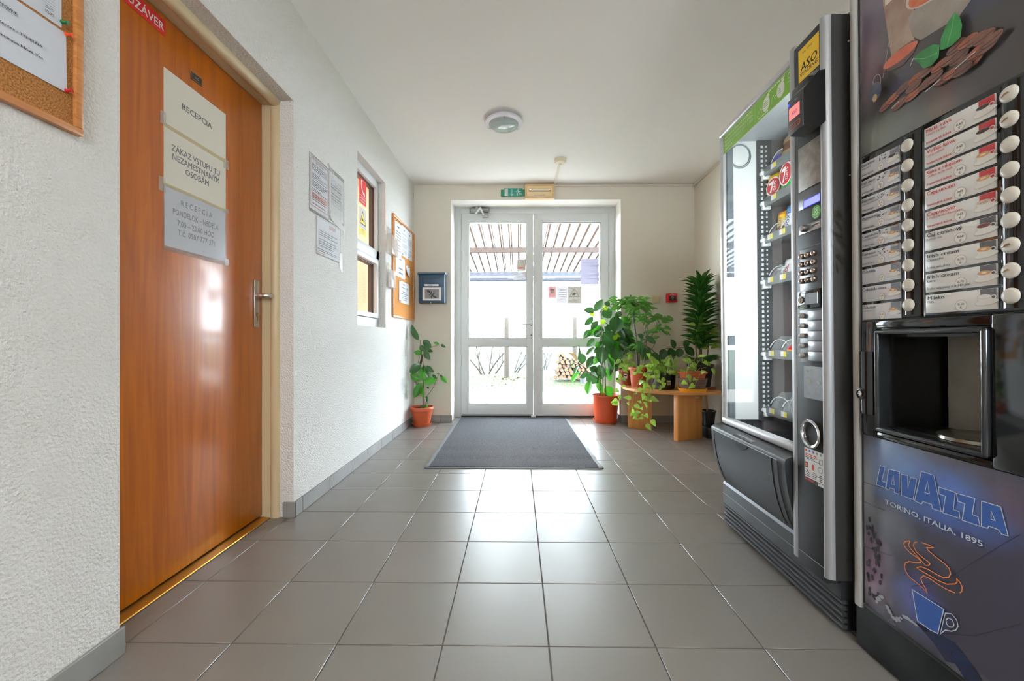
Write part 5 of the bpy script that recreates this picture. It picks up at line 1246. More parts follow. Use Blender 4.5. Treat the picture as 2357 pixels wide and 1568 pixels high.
# menu board
m = MB(); m.box(-0.004, 0.01, Y(0.985), Y(1.1575), 0.9245, 1.372, bev=0.004); m.build('menu_frame', BLACKG, cf)
m = MB(); m.box(-0.006, 0.01, Y(0.612), Y(0.984), 0.9245, 1.374, bev=0.004); m.build('menu_frame', BLACKG, cf)
CREMB = M('button_cream', (206, 200, 188), 0.3, spec=0.5)
m = MB(); m.lathe([(0.0156, 0), (0.0154, -0.0015), (0.0150, -0.002), (0.0140, -0.0035), (0.010, -0.0052), (0.005, -0.0060), (0, -0.0062)], seg=24, axis='x'); bm_c = m.mesh('button', CREMB)
for yc, r_ in ((1.016, 0.020), (0.8055, 0.024)):
    m = MB(); m.lathe([(r_, 0.932), (r_, 1.366)], seg=14, center=(0.002, Y(yc), 0), a0=PI / 2, a1=3 * PI / 2, sx=0.55); m.lathe([(0, 0), (r_, 0)], seg=14, center=(0.002, Y(yc), 0.932), a0=PI / 2, a1=3 * PI / 2, sx=0.55); m.lathe([(0, 0), (r_, 0)], seg=14, center=(0.002, Y(yc), 1.366), a0=PI / 2, a1=3 * PI / 2, sx=0.55)
    col_ = m.build('button_column', BLACKG, cf)
    for k in range(9):
        b = link('button', bm_c, col_, (0.003 - r_ * 0.55, Y(yc), 1.3425 - k * 0.0484))
        if yc < 0.9 and k in (0, 1, 6, 7):
            p = Print((-0.0066, 0, 0), MY, VZ); rg = random.Random(k); p.poly([(rg.uniform(-.004, 0) + .006 * math.cos(t), .004 * math.sin(t * 1.3)) for t in (0, .9, 1.8, 2.9, 3.6, 4.7)], flatmat('button_wear', 120, 96, 60)); p.build('wear_mark', b)
LBLW = M('menu_card', (222, 220, 216), 0.2, spec=0.5, coat=0.5); LBLP = M('menu_card_pale', (212, 214, 220), 0.14, spec=0.6, coat=0.8)
CUPW = flatmat('cup_white', 226, 222, 214); CUPS = flatmat('cup_shade', 186, 180, 172); DRK = flatmat('menu_dark', 60, 58, 60); RC = flatmat('menu_red', 186, 56, 56); RB = M('menu_red_block', (172, 44, 50), 0.25, coat=0.3); GB = M('menu_grey_block', (84, 82, 84), 0.25, coat=0.3); CRL = flatmat('cup_line', 150, 144, 138)
def cup(p, a, b, s, kind):
    p.ell(a + 0.2 * s, b - 0.35 * s, 1.25 * s, 0.38 * s, CUPS, 24, 0.12); p.up(); p.ell(a + 0.2 * s, b - 0.32 * s, 1.2 * s, 0.34 * s, CUPW, 24, 0.12); p.up()
    p.ring(a + 0.92 * s, b + 0.22 * s, 0.24 * s, 0.2 * s, 0.09 * s, CUPW); p.poly([(a - 0.75 * s, b + 0.32 * s), (a - 0.62 * s, b - 0.1 * s), (a - 0.3 * s, b - 0.4 * s), (a + 0.3 * s, b - 0.4 * s), (a + 0.62 * s, b - 0.1 * s), (a + 0.75 * s, b + 0.32 * s)], CUPW); p.up()
    p.ell(a, b + 0.32 * s, 0.75 * s, 0.26 * s, CUPS, 24); p.up(); p.ell(a, b + 0.32 * s, 0.70 * s, 0.225 * s, {'coffee': flatmat('drink_coffee', 70, 52, 46), 'latte': flatmat('drink_latte', 196, 142, 92), 'choc': flatmat('drink_choc', 206, 186, 164), 'tea': flatmat('drink_tea', 116, 58, 44), 'milk': flatmat('drink_milk', 230, 226, 218)}[kind], 24); p.up()
    if kind == 'latte': p.ell(a, b + 0.33 * s, 0.3 * s, 0.09 * s, flatmat('drink_foam', 236, 216, 186), 12)
    if kind == 'choc':
        for k in range(7): p.ell(a - .3 * s + .1 * k * s, b + .3 * s + .06 * s * ((k * 37) % 3 - 1), .06 * s, .03 * s, flatmat('choc_bits', 96, 62, 46), 6)
    p.up()
def price(p, a, b, t, ra=0.0115, rb=0.0115):
    p.ell(a, b, ra, rb, CUPW, 20); p.ring(a, b, ra, rb, 0.0008, CRL); p.up(); p.text(t, a, b + rb * .05, rb * .42, DRK, 'c', True, width=ra * 1.1); p.text('€', a, b - rb * .62, rb * .42, DRK, 'c', True)
BIG = [('Malá káva', 'Short coffee', 'Instantná káva', '0,60', 'coffee', 1), ('Veľká káva', 'Long coffee', 'Instantná káva', '0,60', 'coffee', 1), ('Káva s mliekom', 'Coffee with milk', 'Instantná káva', '0,65', 'latte', 1), ('Cappuccino', '', 'Instantná káva', '0,65', 'latte', 1), ('Cappuccino', 's čoko/with chocolate', 'Instantná káva', '0,65', 'choc', 1),
       ('Čaj citrónový', 'Lemon tea', '', '0,50', 'tea', 0), ('Irish cream', 'Cappuccino', 'Írska whiskey', '0,70', 'latte', 0), ('Irish cream', 'Latte', 'Írska whiskey s mliekom', '0,70', 'latte', 0), ('Mlieko', 'Milk', '', '0,50', 'milk', 0)]
for k, (a, b, c, pr, kd, red) in enumerate(BIG):
    z0 = 1.338 - k * 0.0481 - 0.0212; z1 = z0 + 0.0424
    m = MB(); m.box(-0.0085, -0.005, Y(0.8305), Y(0.9735), z0, z1, bev=0.0008); lb = m.build('drink_label', LBLW, cf)
    p = cfp(-0.0088); p.rect(-0.860, -0.8312, z0 + 0.012, z1 - 0.0008, RB if red else GB); p.up()
    cup(p, -0.852, z0 + 0.021, 0.0175, kd); price(p, -0.896, z0 + 0.0125, pr)
    T_ = RC if red else DRK
    p.text(a, -0.967, z1 - 0.0115, 0.0082, T_, 'l', True, width=min(0.0062 * len(a), 0.075))
    if b: p.text(b, -0.967, z1 - 0.0195, 0.0052, T_, 'l', kd == 'latte' and not red, width=0.0036 * len(b))
    if c: p.text(c, -0.967, z0 + 0.0055, 0.0056, T_, 'l', bool(red), width=0.0039 * len(c))
    p.build('print', lb)
SMALL = [('Espresso', 'malé/short', 'Zrnková káva', '0,65'), ('Espresso', 'veľké/long', 'Zrnková káva', '0,65'), ('Espresso', 's mliekom/with milk', 'Zrnková káva', '0,70'), ('Cappuccino', '', 'Zrnková káva', '0,75'), ('Cappuccino', 's čoko/with chocolate', 'Zrnková káva', '0,75'), ('Espresso', 's čokoládou/chocolate', 'Zrnková káva', '0,75'), ('Čokoláda', '', '', '0,65'), ('Čokoláda extra', '', '', '0,70'), ('Čokoláda', 's mliekom', '', '0,70')]
for k, (a, b, c, pr) in enumerate(SMALL):
    z0 = 1.334 - k * 0.0485 - 0.0207; z1 = z0 + 0.0414
    m = MB(); m.box(-0.0065, -0.003, Y(1.0385), Y(1.1525), z0, z1, bev=0.0008); lb = m.build('drink_label', LBLP, cf)
    p = cfp(-0.0068); p.rect(-1.064, -1.0395, z0 + 0.010, z1 - 0.0008, flatmat('menu_slate', 128, 128, 136)); p.up()
    cup(p, -1.058, z0 + 0.019, 0.0145, 'latte' if k else 'coffee'); price(p, -1.090, z0 + 0.0095, pr, 0.0085, 0.0095)
    rg = random.Random(k)
    if k < 6:
        for t in range(9): p.ell(-1.10 + rg.random() * 0.03, z1 - 0.004 - rg.random() * 0.012, 0.0022, 0.0014, DRK, 7, rot=rg.random() * 3)
        p.text('LAVAZZA', -1.052, z1 - 0.0055, 0.0038, CUPW, 'c', True, width=0.02)
    p.text(a, -1.149, z1 - 0.0115, 0.0072, flatmat('menu_navy', 62, 64, 88), 'l', True, width=0.0052 * len(a))
    if b: p.text(b, -1.149, z1 - 0.0195, 0.0045, DRK, 'l', False, width=min(0.003 * len(b), 0.05))
    if c: p.text(c, -1.149, z0 + 0.005, 0.0048, DRK, 'l', True, width=0.038)
    p.build('print', lb)
# black middle part with the dispensing niche
m = MB()
def fr(p0, p1, y0, y1, z0, z1, bev=0.004): m.box(p0, p1, Y(y0), Y(y1), z0, z1, bev=bev)
fr(-0.010, 0.05, 0.612, 0.8425, 0.612, 0.9235, 0.006); fr(-0.010, 0.05, 1.107, 1.1575, 0.612, 0.9235, 0.006); fr(-0.010, 0.05, 0.84, 1.11, 0.8985, 0.9235, 0.006); fr(-0.010, 0.05, 0.84, 1.11, 0.612, 0.6285, 0.006)
mid = m.build('niche_surround', BLACKG, cf)
def ringbar(name, mat, p0, p1, ya, yb, za, zb, t, bev):
    """a rounded frame around the niche"""
    m = MB()
    m.box(p0, p1, Y(ya), Y(ya) + t, za, zb, bev=bev, seg=3); m.box(p0, p1, Y(yb) - t, Y(yb), za, zb, bev=bev, seg=3); m.box(p0, p1, Y(ya), Y(yb), zb - t, zb, bev=bev, seg=3); m.box(p0, p1, Y(ya), Y(yb), za, za + t, bev=bev, seg=3)
    return m.build(name, mat, cf)
ringbar('niche_frame', M('niche_frame_grey', (40, 43, 46), 0.12, spec=0.7), -0.018, 0.03, 0.8435, 1.107, 0.630, 0.8975, 0.013, 0.006)
m = MB(); m.box(0.02, 0.26, Y(1.088), Y(1.10), 0.635, 0.885); m.box(0.02, 0.26, Y(0.848), Y(0.855), 0.635, 0.885); m.box(0.02, 0.26, Y(0.85), Y(1.09), 0.878, 0.886); m.build('niche_wall', M('niche_black', (12, 13, 14), 0.35), cf, smooth=False)
m = MB(); m.box(0.028, 0.26, Y(0.85), Y(1.09), 0.632, 0.644); m.build('niche_floor', M('niche_floor', (26, 27, 28), 0.3), cf, smooth=False)
m = MB(); m.box(0.148, 0.158, Y(0.855), Y(1.078), 0.643, 0.879, bev=0.001); m.build('niche_back', M('niche_back_grey', (206, 205, 196), 0.45, 0.1, var=(14, (182, 180, 172), 0.25)), cf)
m = MB(); m.box(0.160, 0.26, Y(0.856), Y(1.087), 0.645, 0.877); m.build('niche_deep', M('niche_black', (12, 13, 14), 0.35), cf, smooth=False)
m = MB(); m.lathe([(0, 0.010), (0.068, 0.010), (0.074, 0.007), (0.075, 0)], seg=40, center=(0.088, Y(0.945), 0.644)); m.build('cup_grate', M('grate_steel', (150, 146, 136), 0.25, 0.8), cf)
m = MB(); m.box(0.014, 0.02, Y(0.853), Y(0.860), 0.642, 0.884); m.build('door_track', STEEL, cf, smooth=False)
# handle with lock
m = MB(); m.lathe([(0, 0), (0.022, 0), (0.022, 0.168), (0, 0.168)], seg=16, center=(-0.006, Y(1.133), 0.671), a0=PI / 2, a1=3 * PI / 2, sx=0.8); h = m.build('door_handle', BLACKG, cf)
m = MB(); m.lathe([(0.014, 0), (0.0145, -0.003), (0.011, -0.004), (0.010, -0.001), (0, -0.001)], BLACKP, 20, (-0.0225, Y(1.139), 0.7245), 'x'); m.lathe([(0.0075, 0), (0.0075, -0.004), (0.005, -0.005), (0.0045, -0.003), (0, -0.003)], CHROME, 16, (-0.0235, Y(1.138), 0.7245), 'x'); m.build('lock', CHROME, h)
# lower picture panel
m = MB(); m.box(-0.003, 0.01, Y(0.612), Y(1.1575), 0.141, 0.6105, bev=0.002); lp = m.build('picture_panel', poster_mat('poster_night', (66, 63, 78), [(Y(1.07), 0.53, .13, .13, (112, 144, 200), .95), (Y(0.94), 0.51, .17, .10, (66, 104, 186), .95), (Y(1.15), 0.46, .05, .20, (176, 184, 192), .8), (Y(1.08), 0.40, .10, .08, (124, 128, 146), .6), (Y(1.13), 0.24, .08, .14, (178, 150, 182), .85), (Y(1.0), 0.23, .09, .09, (92, 104, 186), .8), (Y(0.82), 0.55, .06, .08, (88, 66, 84), .6), (Y(0.90), 0.13, .10, .06, (110, 116, 116), .7)], 0.22, 0.3), cf)
m = MB(); m.box(-0.006, 0.004, Y(0.612), Y(1.1575), 0.135, 0.142, bev=0.0015); m.build('panel_trim', BLACKP, cf)
p = cfp(-0.0033)
ZB = pv('poster_zone_blue', (84, 106, 150), (110, 124, 156), 9); ZL = pv('poster_zone_pale', (150, 160, 176), (112, 122, 146), 8); ZP = pv('poster_zone_pink', (150, 132, 150), (104, 98, 118), 9)
p.up()
p.up()
p.up()
DN = pv('poster_navy', (24, 40, 78), (16, 22, 44), 14)
p.poly(yy([(1.01, 0.19), (0.96, 0.20), (0.92, 0.205), (0.88, 0.18), (0.85, 0.143), (0.90, 0.142), (0.92, 0.16), (0.94, 0.15), (0.965, 0.17)]), DN); p.up()
rg = random.Random(11)
SPK = pm('poster_speckle', 50, 48, 58); FRO = pm('poster_froth', 176, 182, 196)
for k in range(46):
    t = rg.random(); zc_ = 0.385 - t * 0.21; yc_ = 1.148 - rg.random() * (0.028 + 0.02 * math.sin(t * PI)) - 0.02 * max(0, t - .7)
    p.poly([(-yc_ + rg.uniform(.002, .006) * math.cos(q), zc_ + rg.uniform(.004, .011) * math.sin(q)) for q in (0, .8, 1.7, 2.6, 3.4, 4.3, 5.4)], SPK)
p.up()
for k in range(26):
    t = rg.random(); p.poly([(-(1.12 - t * 0.11) + rg.uniform(.003, .010) * math.cos(q), 0.166 + 0.03 * math.sin(t * 9) * (1 - t) + 0.018 * t + rg.uniform(.002, .006) * math.sin(q)) for q in (0, .9, 1.9, 2.8, 3.9, 5.1)], FRO)
p.up()
for q in ([(1.156, 0.478), (1.10, 0.482), (1.0, 0.50)], [(1.156, 0.424), (1.09, 0.425)], [(1.156, 0.300), (1.10, 0.312), (1.07, 0.318)], [(1.02, 0.27), (0.94, 0.33), (0.86, 0.43), (0.80, 0.50)], [(0.99, 0.18), (0.88, 0.25), (0.80, 0.33)]): p.line(yy(q), 0.0012, SPK)
LO = [[(1.1026, 0.5396), (1.0883, 0.5396), (1.0985, 0.5002), (1.0852, 0.5001), (1.0884, 0.4847), (1.1151, 0.4857)], [(1.0782, 0.5377), (1.0479, 0.5407), (1.0496, 0.4834), (1.0621, 0.483), (1.0629, 0.4916), (1.0748, 0.4912), (1.077, 0.4837), (1.0866, 0.4846)], [(1.0646, 0.5272), (1.0623, 0.5029), (1.0712, 0.5025)], [(1.0438, 0.5359), (1.027, 0.5376), (1.0261, 0.5063), (1.0188, 0.5362), (1.0028, 0.5376), (1.0124, 0.4848), (1.0431, 0.4836)], [(0.9915, 0.5593), (0.9624, 0.5599), (0.9461, 0.483), (0.9662, 0.4816), (0.9678, 0.4904), (0.9885, 0.489), (0.9915, 0.4821), (1.009, 0.4825)], [(0.9772, 0.5423), (0.9725, 0.5129), (0.9836, 0.5123)], [(0.9513, 0.5366), (0.9157, 0.5377), (0.9201, 0.4984), (0.9083, 0.4986), (0.9069, 0.4845), (0.9428, 0.4816), (0.9366, 0.5215), (0.9505, 0.5211)], [(0.9135, 0.5365), (0.8769, 0.5393), (0.8824, 0.5037), (0.8715, 0.5032), (0.868, 0.4852), (0.9023, 0.4828), (0.8966, 0.5204), (0.9106, 0.5201)], [(0.8643, 0.5385), (0.831, 0.5404), (0.8188, 0.4885), (0.8301, 0.4867), (0.8347, 0.493), (0.8515, 0.493), (0.8543, 0.4871), (0.8655, 0.486)], [(0.8473, 0.5246), (0.8405, 0.5091), (0.8477, 0.5082)]]
GLYPH_BLUE = pm('poster_glow_blue', 52, 88, 160); NEON = M('neon_white', (206, 216, 232), 0.3); NEO = M('neon_orange', (226, 128, 70), 0.3)

for k, g in enumerate(LO):
    if k not in (2, 5, 9): p.poly(yy(g), GLYPH_BLUE)
p.up()
for g in LO: p.line(yy(g), 0.0017, NEON, True)
p.text('TORINO, ITALIA, 1895', -1.0895, 0.4445, 0.0125, NEON, 'l', True, width=0.2265)
STEAM = [[(1.0214, 0.3802), (1.0333, 0.3733), (1.0382, 0.3657), (1.0334, 0.3575), (1.0217, 0.3516), (1.0045, 0.3495), (0.9964, 0.3465), (0.9953, 0.342), (1.0047, 0.3356), (1.0239, 0.3289), (1.0338, 0.3199), (1.0367, 0.3089), (1.032, 0.2984), (1.0223, 0.2909), (1.0051, 0.288), (0.9903, 0.2841), (0.9796, 0.2781), (0.9831, 0.2866), (0.9921, 0.2956), (0.9949, 0.3048), (0.9882, 0.3147), (0.9722, 0.3161), (0.9549, 0.3139), (0.9351, 0.3138), (0.9175, 0.3168)], [(1.0042, 0.386), (1.0111, 0.3805), (1.0127, 0.3716), (1.0044, 0.3612), (0.9897, 0.3562), (0.9771, 0.3539), (0.9726, 0.3511), (0.9754, 0.3457), (0.9833, 0.3417), (0.9898, 0.3454), (1.0045, 0.3539), (1.0216, 0.3635), (1.0254, 0.369), (1.0215, 0.3791)], [(0.993, 0.3904), (0.975, 0.3932), (0.9638, 0.3932), (0.9733, 0.3877), (0.9801, 0.385), (0.9769, 0.3806), (0.9612, 0.3746), (0.9411, 0.3698), (0.9298, 0.3641), (0.9267, 0.3541), (0.9309, 0.3433), (0.9414, 0.3363), (0.9548, 0.3348), (0.9755, 0.3354), (0.9936, 0.3325), (1.0048, 0.3246), (0.9973, 0.3232), (0.9792, 0.3227), (0.9549, 0.3226), (0.935, 0.3257), (0.9174, 0.3368), (0.9133, 0.3435), (0.9141, 0.3496), (0.908, 0.3466), (0.9035, 0.3394), (0.9036, 0.3295), (0.9082, 0.3225)]]
for l in STEAM: p.line(yy(l), 0.0022, NEO)
CUP = [(1.0167, 0.2646), (0.942, 0.2653), (0.9559, 0.2008), (0.9732, 0.1967), (1.004, 0.1976)]
p.poly(yy(CUP), GLYPH_BLUE); p.up(); p.line(yy(CUP), 0.0020, NEON, True)
HAN = [[(0.9388, 0.2589), (0.9258, 0.2658), (0.9149, 0.2598), (0.9119, 0.2486), (0.9166, 0.2363), (0.9262, 0.227), (0.9391, 0.2206), (0.9451, 0.2119), (0.9509, 0.2027), (0.9474, 0.2172), (0.9439, 0.235)], [(0.9203, 0.2461), (0.9243, 0.2534), (0.9323, 0.2523), (0.9373, 0.2446), (0.9364, 0.2361), (0.9299, 0.2338), (0.9229, 0.2386)]]
for l in HAN: p.line(yy(l), 0.0018, NEON, True)
p.build('picture', lp)
# ------------------------------------------------------------------ plants
def leaf_mesh(name, mat, shape='oval', fold=0.10, droop=0.18, n=8, wave=0.0):
    """unit leaf: base at origin, tip at y=1, half width 0.5; normal +z"""
    me = bpy.data.meshes.new(name); V = []; F = []; UV = []
    def hw(t):
        if shape == 'oval': return 0.5 * max(0, math.sin(PI * t ** 0.92)) ** 0.75
        if shape == 'point': return 0.5 * max(0, math.sin(PI * t ** 0.72)) ** 0.9 * (1 - 0.25 * t)
        if shape == 'heart': return 0.5 * min(1, (max(0, 1 - t)) ** 0.75 * 1.25) * min(1, (t + .02) * 7) ** .5
        if shape == 'strap': return 0.5 * min(1, (t + 0.05) * 5) ** .5 * (1 - t) ** 0.55 * 1.1
        return 0.5 * math.sin(PI * t)
    for i in range(n + 1):
        t = i / n; h = hw(t); z = -droop * t * t
        for k, s in enumerate((-1, -0.5, 0, 0.5, 1)):
            V.append((s * h, t - (0.10 * abs(s) if shape == 'heart' and i == 0 else 0), z + fold * abs(s) * h * 2 + wave * math.sin(t * 14) * abs(s) * .5)); UV.append((abs(s), t))
    for i in range(n):
        for k in range(4):
            a = i * 5 + k; F.append((a, a + 1, a + 6, a + 5))
    me.from_pydata(V, [], F); me.materials.append(mat)
    u = me.uv_layers.new(name='UVMap')
    for l in me.loops: u.data[l.index].uv = UV[l.vertex_index]
    for p in me.polygons: p.use_smooth = True
    me.update(); return me
RG = random.Random(21)
def put_leaf(parent, me, base, tip, width, n=(0, -1, 0.25), real=None, name='leaf', rnd=0.25):
    base = Vector(base); tip = Vector(tip); d = tip - base; ln = d.length
    if ln < 1e-4: return
    y = d / ln; n = Vector(n) + Vector((RG.uniform(-rnd, rnd), RG.uniform(-rnd, rnd) * .3, RG.uniform(-rnd, rnd)))
    z = n - y * n.dot(y)
    if z.length < 1e-3: z = Vector((1, 0, 0)) - y * y.x
    z.normalize(); x = y.cross(z); W_ = width
    if real and real > width:
        ph = math.acos(max(0.25, width / real)) * RG.choice((-1, 1)); W_ = real
        x, z = x * math.cos(ph) + z * math.sin(ph), z * math.cos(ph) - x * math.sin(ph)
    o = link(name, me, parent)
    o.matrix_local = Matrix(((x.x * W_, y.x * ln, z.x * ln, base.x), (x.y * W_, y.y * ln, z.y * ln, base.y), (x.z * W_, y.z * ln, z.z * ln, base.z), (0, 0, 0, 1)))
    return o
TERRA = M('terracotta', (186, 84, 44), 0.42, spec=0.5, var=(9, (174, 74, 38), 0.3)); TERRAB = M('terracotta_bright', (190, 72, 34), 0.28, spec=0.5)
TERRAD = M('terracotta_dark', (150, 66, 40), 0.4, spec=0.5)
SOIL = M('potting_soil', (52, 38, 28), 0.95, bump=(90, 1.0, 0.01), spec=0.1)
STEM = M('plant_stem', (112, 78, 56), 0.7, var=(60, (82, 62, 44), 0.2)); GSTEM = M('green_stem', (150, 160, 84), 0.5); DSTEM = M('dark_stem', (92, 76, 52), 0.6)
RUB = translucent_mat('rubber_leaf', (52, 92, 44), 0.22, 0.24, midrib=True, jitter=0.18); RUBB = translucent_mat('rubber_leaf_bright', (62, 132, 30), 0.35, 0.28, midrib=True, jitter=0.12)
RUBY = translucent_mat('young_leaf_yellow_green', (150, 190, 40), 0.45, 0.35, midrib=True, jitter=0.1); RUBN = translucent_mat('brown_leaf', (150, 120, 60), 0.3, 0.5, jitter=0.1)
VINE = translucent_mat('pothos_leaf', (118, 172, 46), 0.45, 0.3, rgb2=(210, 220, 120), jitter=0.18); SCH = translucent_mat('pointed_leaf', (70, 130, 42), 0.35, 0.3, rgb2=(112, 168, 66), jitter=0.2)
DRA = translucent_mat('dracaena_leaf', (58, 108, 40), 0.25, 0.3, jitter=0.3); DRAV = translucent_mat('dracaena_leaf_young', (120, 160, 52), 0.35, 0.3, rgb2=(190, 200, 100), jitter=0.2)
LM = dict(rub=leaf_mesh('leaf_rubber', RUB, 'oval', 0.10, 0.10), rubb=leaf_mesh('leaf_rubber_bright', RUBB, 'oval', 0.10, 0.10), yg=leaf_mesh('leaf_young', RUBY, 'oval', 0.08, 0.1), brown=leaf_mesh('leaf_brown', RUBN, 'point', 0.25, 0.05),
          vine=leaf_mesh('leaf_pothos', VINE, 'heart', 0.10, 0.2, 6), sch=leaf_mesh('leaf_pointed', SCH, 'point', 0.10, 0.22, 6), dra=leaf_mesh('leaf_strap', DRA, 'strap', 0.12, 0.28, 7), drav=leaf_mesh('leaf_strap_young', DRAV, 'point', 0.12, 0.3, 7))
def pot(parent, r0, r1, h, mat, rim=0.012, rimh=0.03, soil=0.02, ribs=False):
    m = MB()
    pr = [(0, 0.0), (r0 - .004, 0), (r0, 0.004), (r1 - rim * .8, h - rimh), (r1, h - rimh + 0.003), (r1 + .002, h - rimh * .5), (r1, h - .003), (r1 - .003, h), (r1 - .007, h - .002), (r1 - rim - .002, h - soil - .03), (0, h - soil - .03)]
    m.lathe(pr, seg=40); o = m.build('pot', mat, parent, ang=30)
    m = MB(); rs = r1 - rim; m.lathe([(0, h - soil + .006), (rs * .5, h - soil + .004), (rs, h - soil - .002), (rs - .004, h - soil - .02)], seg=24); m.build('soil', SOIL, parent)
    return o
def saucer(parent, r, h, mat, z=0.0):
    m = MB(); m.lathe([(0, z), (r * .88, z), (r, z + h * .8), (r + .002, z + h), (r - .004, z + h), (r * .86, z + .005), (0, z + .005)], seg=40); return m.build('saucer', mat, parent, ang=30)
def stem(parent, pts, r, mat=STEM, seg=7, name='stem'):
    P_ = [Vector(p) for p in pts]; out = []
    for i in range(len(P_) - 1):
        p0, p1, p2, p3 = P_[max(i - 1, 0)], P_[i], P_[i + 1], P_[min(i + 2, len(P_) - 1)]
        for k in range(4):
            t = k / 4; out.append(0.5 * ((2 * p1) + (p2 - p0) * t + (2 * p0 - 5 * p1 + 4 * p2 - p3) * t * t + (3 * p1 - p0 - 3 * p2 + p3) * t ** 3))
    out.append(P_[-1]); n = len(out); rr = [r * (1 - 0.45 * i / n) for i in range(n)]
    m = MB(); m.tube(out, rr, seg=seg); return m.build(name, mat, parent)

# --- young rubber plant in the left corner
rp = thing('potted_rubber_plant', 'slim rubber plant in a terracotta pot in the left corner under the mailbox', 'plant', (-0.972, 4.19, 0))
m = MB(); saucer(rp, 0.097, 0.034, TERRA)
q_ = thing
po = pot(rp, 0.080, 0.116, 0.190, TERRA, rimh=0.036); po.location = (0, 0, 0.006)
for c in rp.children:
    if c.name.startswith('soil'): c.location = (0, 0, 0.006)
KL = 0.000972
def LP(x, y, d=0.0): return ((x - 388) * KL, d, 0.195 + (905 - y) * KL)
stem(rp, [LP(400, 905), LP(404, 860), LP(400, 790), LP(405, 700), LP(402, 600), LP(404, 500), LP(398, 440), LP(386, 390), LP(385, 330), LP(374, 270), LP(369, 208)], 0.0042)
stem(rp, [LP(402, 780, .01), LP(380, 720, .01), LP(325, 670, .01), LP(318, 600, .01), LP(332, 520, .01), LP(345, 440, .01), (LP(362, 390, .008))], 0.0038)
stem(rp, [LP(420, 840, -.02), LP(448, 790, -.02), LP(490, 735, -.02), LP(522, 680, -.02), LP(548, 610, -.02), LP(575, 560, -.02)], 0.003)
stem(rp, [LP(396, 350), LP(420, 318, -.02), LP(460, 295, -.03), LP(505, 280, -.03), LP(575, 262, -.04)], 0.003)
m = MB(); m.box(-0.010, 0.010, -0.006, 0.006, 0.62, 0.72, bev=0.004); 
o = m.build('plant_tie', M('dark_wrap', (46, 38, 36), 0.6), rp); o.rotation_euler = (0, 0.2, 0); o.location = (-0.138, 0, 0.02)
LEFT = [(365, 212, 292, 58, 62, 'rub'), (405, 210, 490, 288, 66, 'rub'), (372, 268, 428, 322, 56, 'rub'), (408, 322, 492, 255, 62, 'rub'), (394, 350, 310, 334, 48, 'rubb'), (416, 325, 472, 416, 60, 'rub'), (440, 310, 505, 332, 34, 'rub'), (575, 257, 515, 234, 28, 'rubb'), (588, 256, 640, 286, 26, 'rub'),
        (388, 464, 250, 540, 84, 'rub'), (332, 518, 248, 556, 46, 'rubb'), (396, 486, 394, 632, 76, 'rubb'), (432, 478, 515, 546, 46, 'rub'), (434, 505, 482, 622, 54, 'rub'), (376, 624, 264, 570, 76, 'rubb'), (412, 640, 557, 622, 74, 'rubb'), (400, 654, 320, 802, 80, 'rubb'), (402, 668, 414, 802, 54, 'rubb'),
        (578, 588, 660, 656, 44, 'rubb'), (580, 572, 614, 592, 22, 'rub'), (575, 562, 548, 556, 14, 'rub'), (442, 790, 452, 866, 36, 'rub'), (434, 878, 434, 938, 36, 'rubb'), (402, 884, 386, 918, 34, 'rub'), (420, 470, 412, 540, 30, 'rub'), (365, 660, 330, 675, 22, 'rub'), (440, 700, 465, 715, 18, 'rub'), (495, 570, 545, 612, 26, 'rub')]
for x, y, x2, y2, w_, k in LEFT:
    ln = math.hypot(x2 - x, y2 - y) * KL; d = RG.uniform(-.035, .0); bb, tt = Vector(LP(x, y, d)), Vector(LP(x2, y2, d - RG.uniform(.1, .35) * ln)); tt.x = max(tt.x, -.112); put_leaf(rp, LM[k], bb, tt, w_ * KL * 1.1, real=min(ln * .5, .08))

# --- tall rubber plant beside the glazed door
rp = thing('potted_rubber_plant', 'tall leafy rubber plant in a large orange pot standing in front of the glazed door', 'plant', (0.934, 4.40, 0))
saucer(rp, 0.128, 0.036, TERRAB)
po = pot(rp, 0.112, 0.149, 0.285, TERRAB, rimh=0.012, soil=0.03); po.location = (0, 0, 0.006)
KR = 0.001033
def RP(x, y, d=0.0): return ((x - 511) * KR, d, 0.285 + (1048 - y) * KR)
stem(rp, [RP(450, 1075, -.02), RP(447, 960, -.02), RP(452, 860, -.02), RP(470, 700), RP(458, 540), RP(452, 400), RP(430, 280, -.02), RP(450, 200, -.02), RP(500, 150, -.01), RP(548, 128)], 0.0055)
stem(rp, [RP(512, 1070), RP(508, 900), RP(506, 760), RP(482, 560, .02), RP(474, 420, .02), RP(470, 280, .02), RP(478, 180, .02)], 0.0060)
stem(rp, [RP(490, 1070, .03), RP(486, 700, .03), RP(490, 400, .03), RP(488, 250, .03)], 0.0045, DSTEM)
stem(rp, [RP(455, 900, -.05), RP(400, 858, -.06), RP(330, 812, -.08), RP(260, 745, -.09), RP(212, 702, -.09)], 0.0042)
stem(rp, [RP(550, 130), RP(600, 172), RP(640, 215), RP(665, 250)], 0.0042)
stem(rp, [RP(500, 300), RP(600, 360), RP(660, 400), RP(740, 460, -.02)], 0.004)
stem(rp, [RP(445, 420), RP(430, 330), RP(400, 260, -.03), RP(400, 190, -.03)], 0.0035)
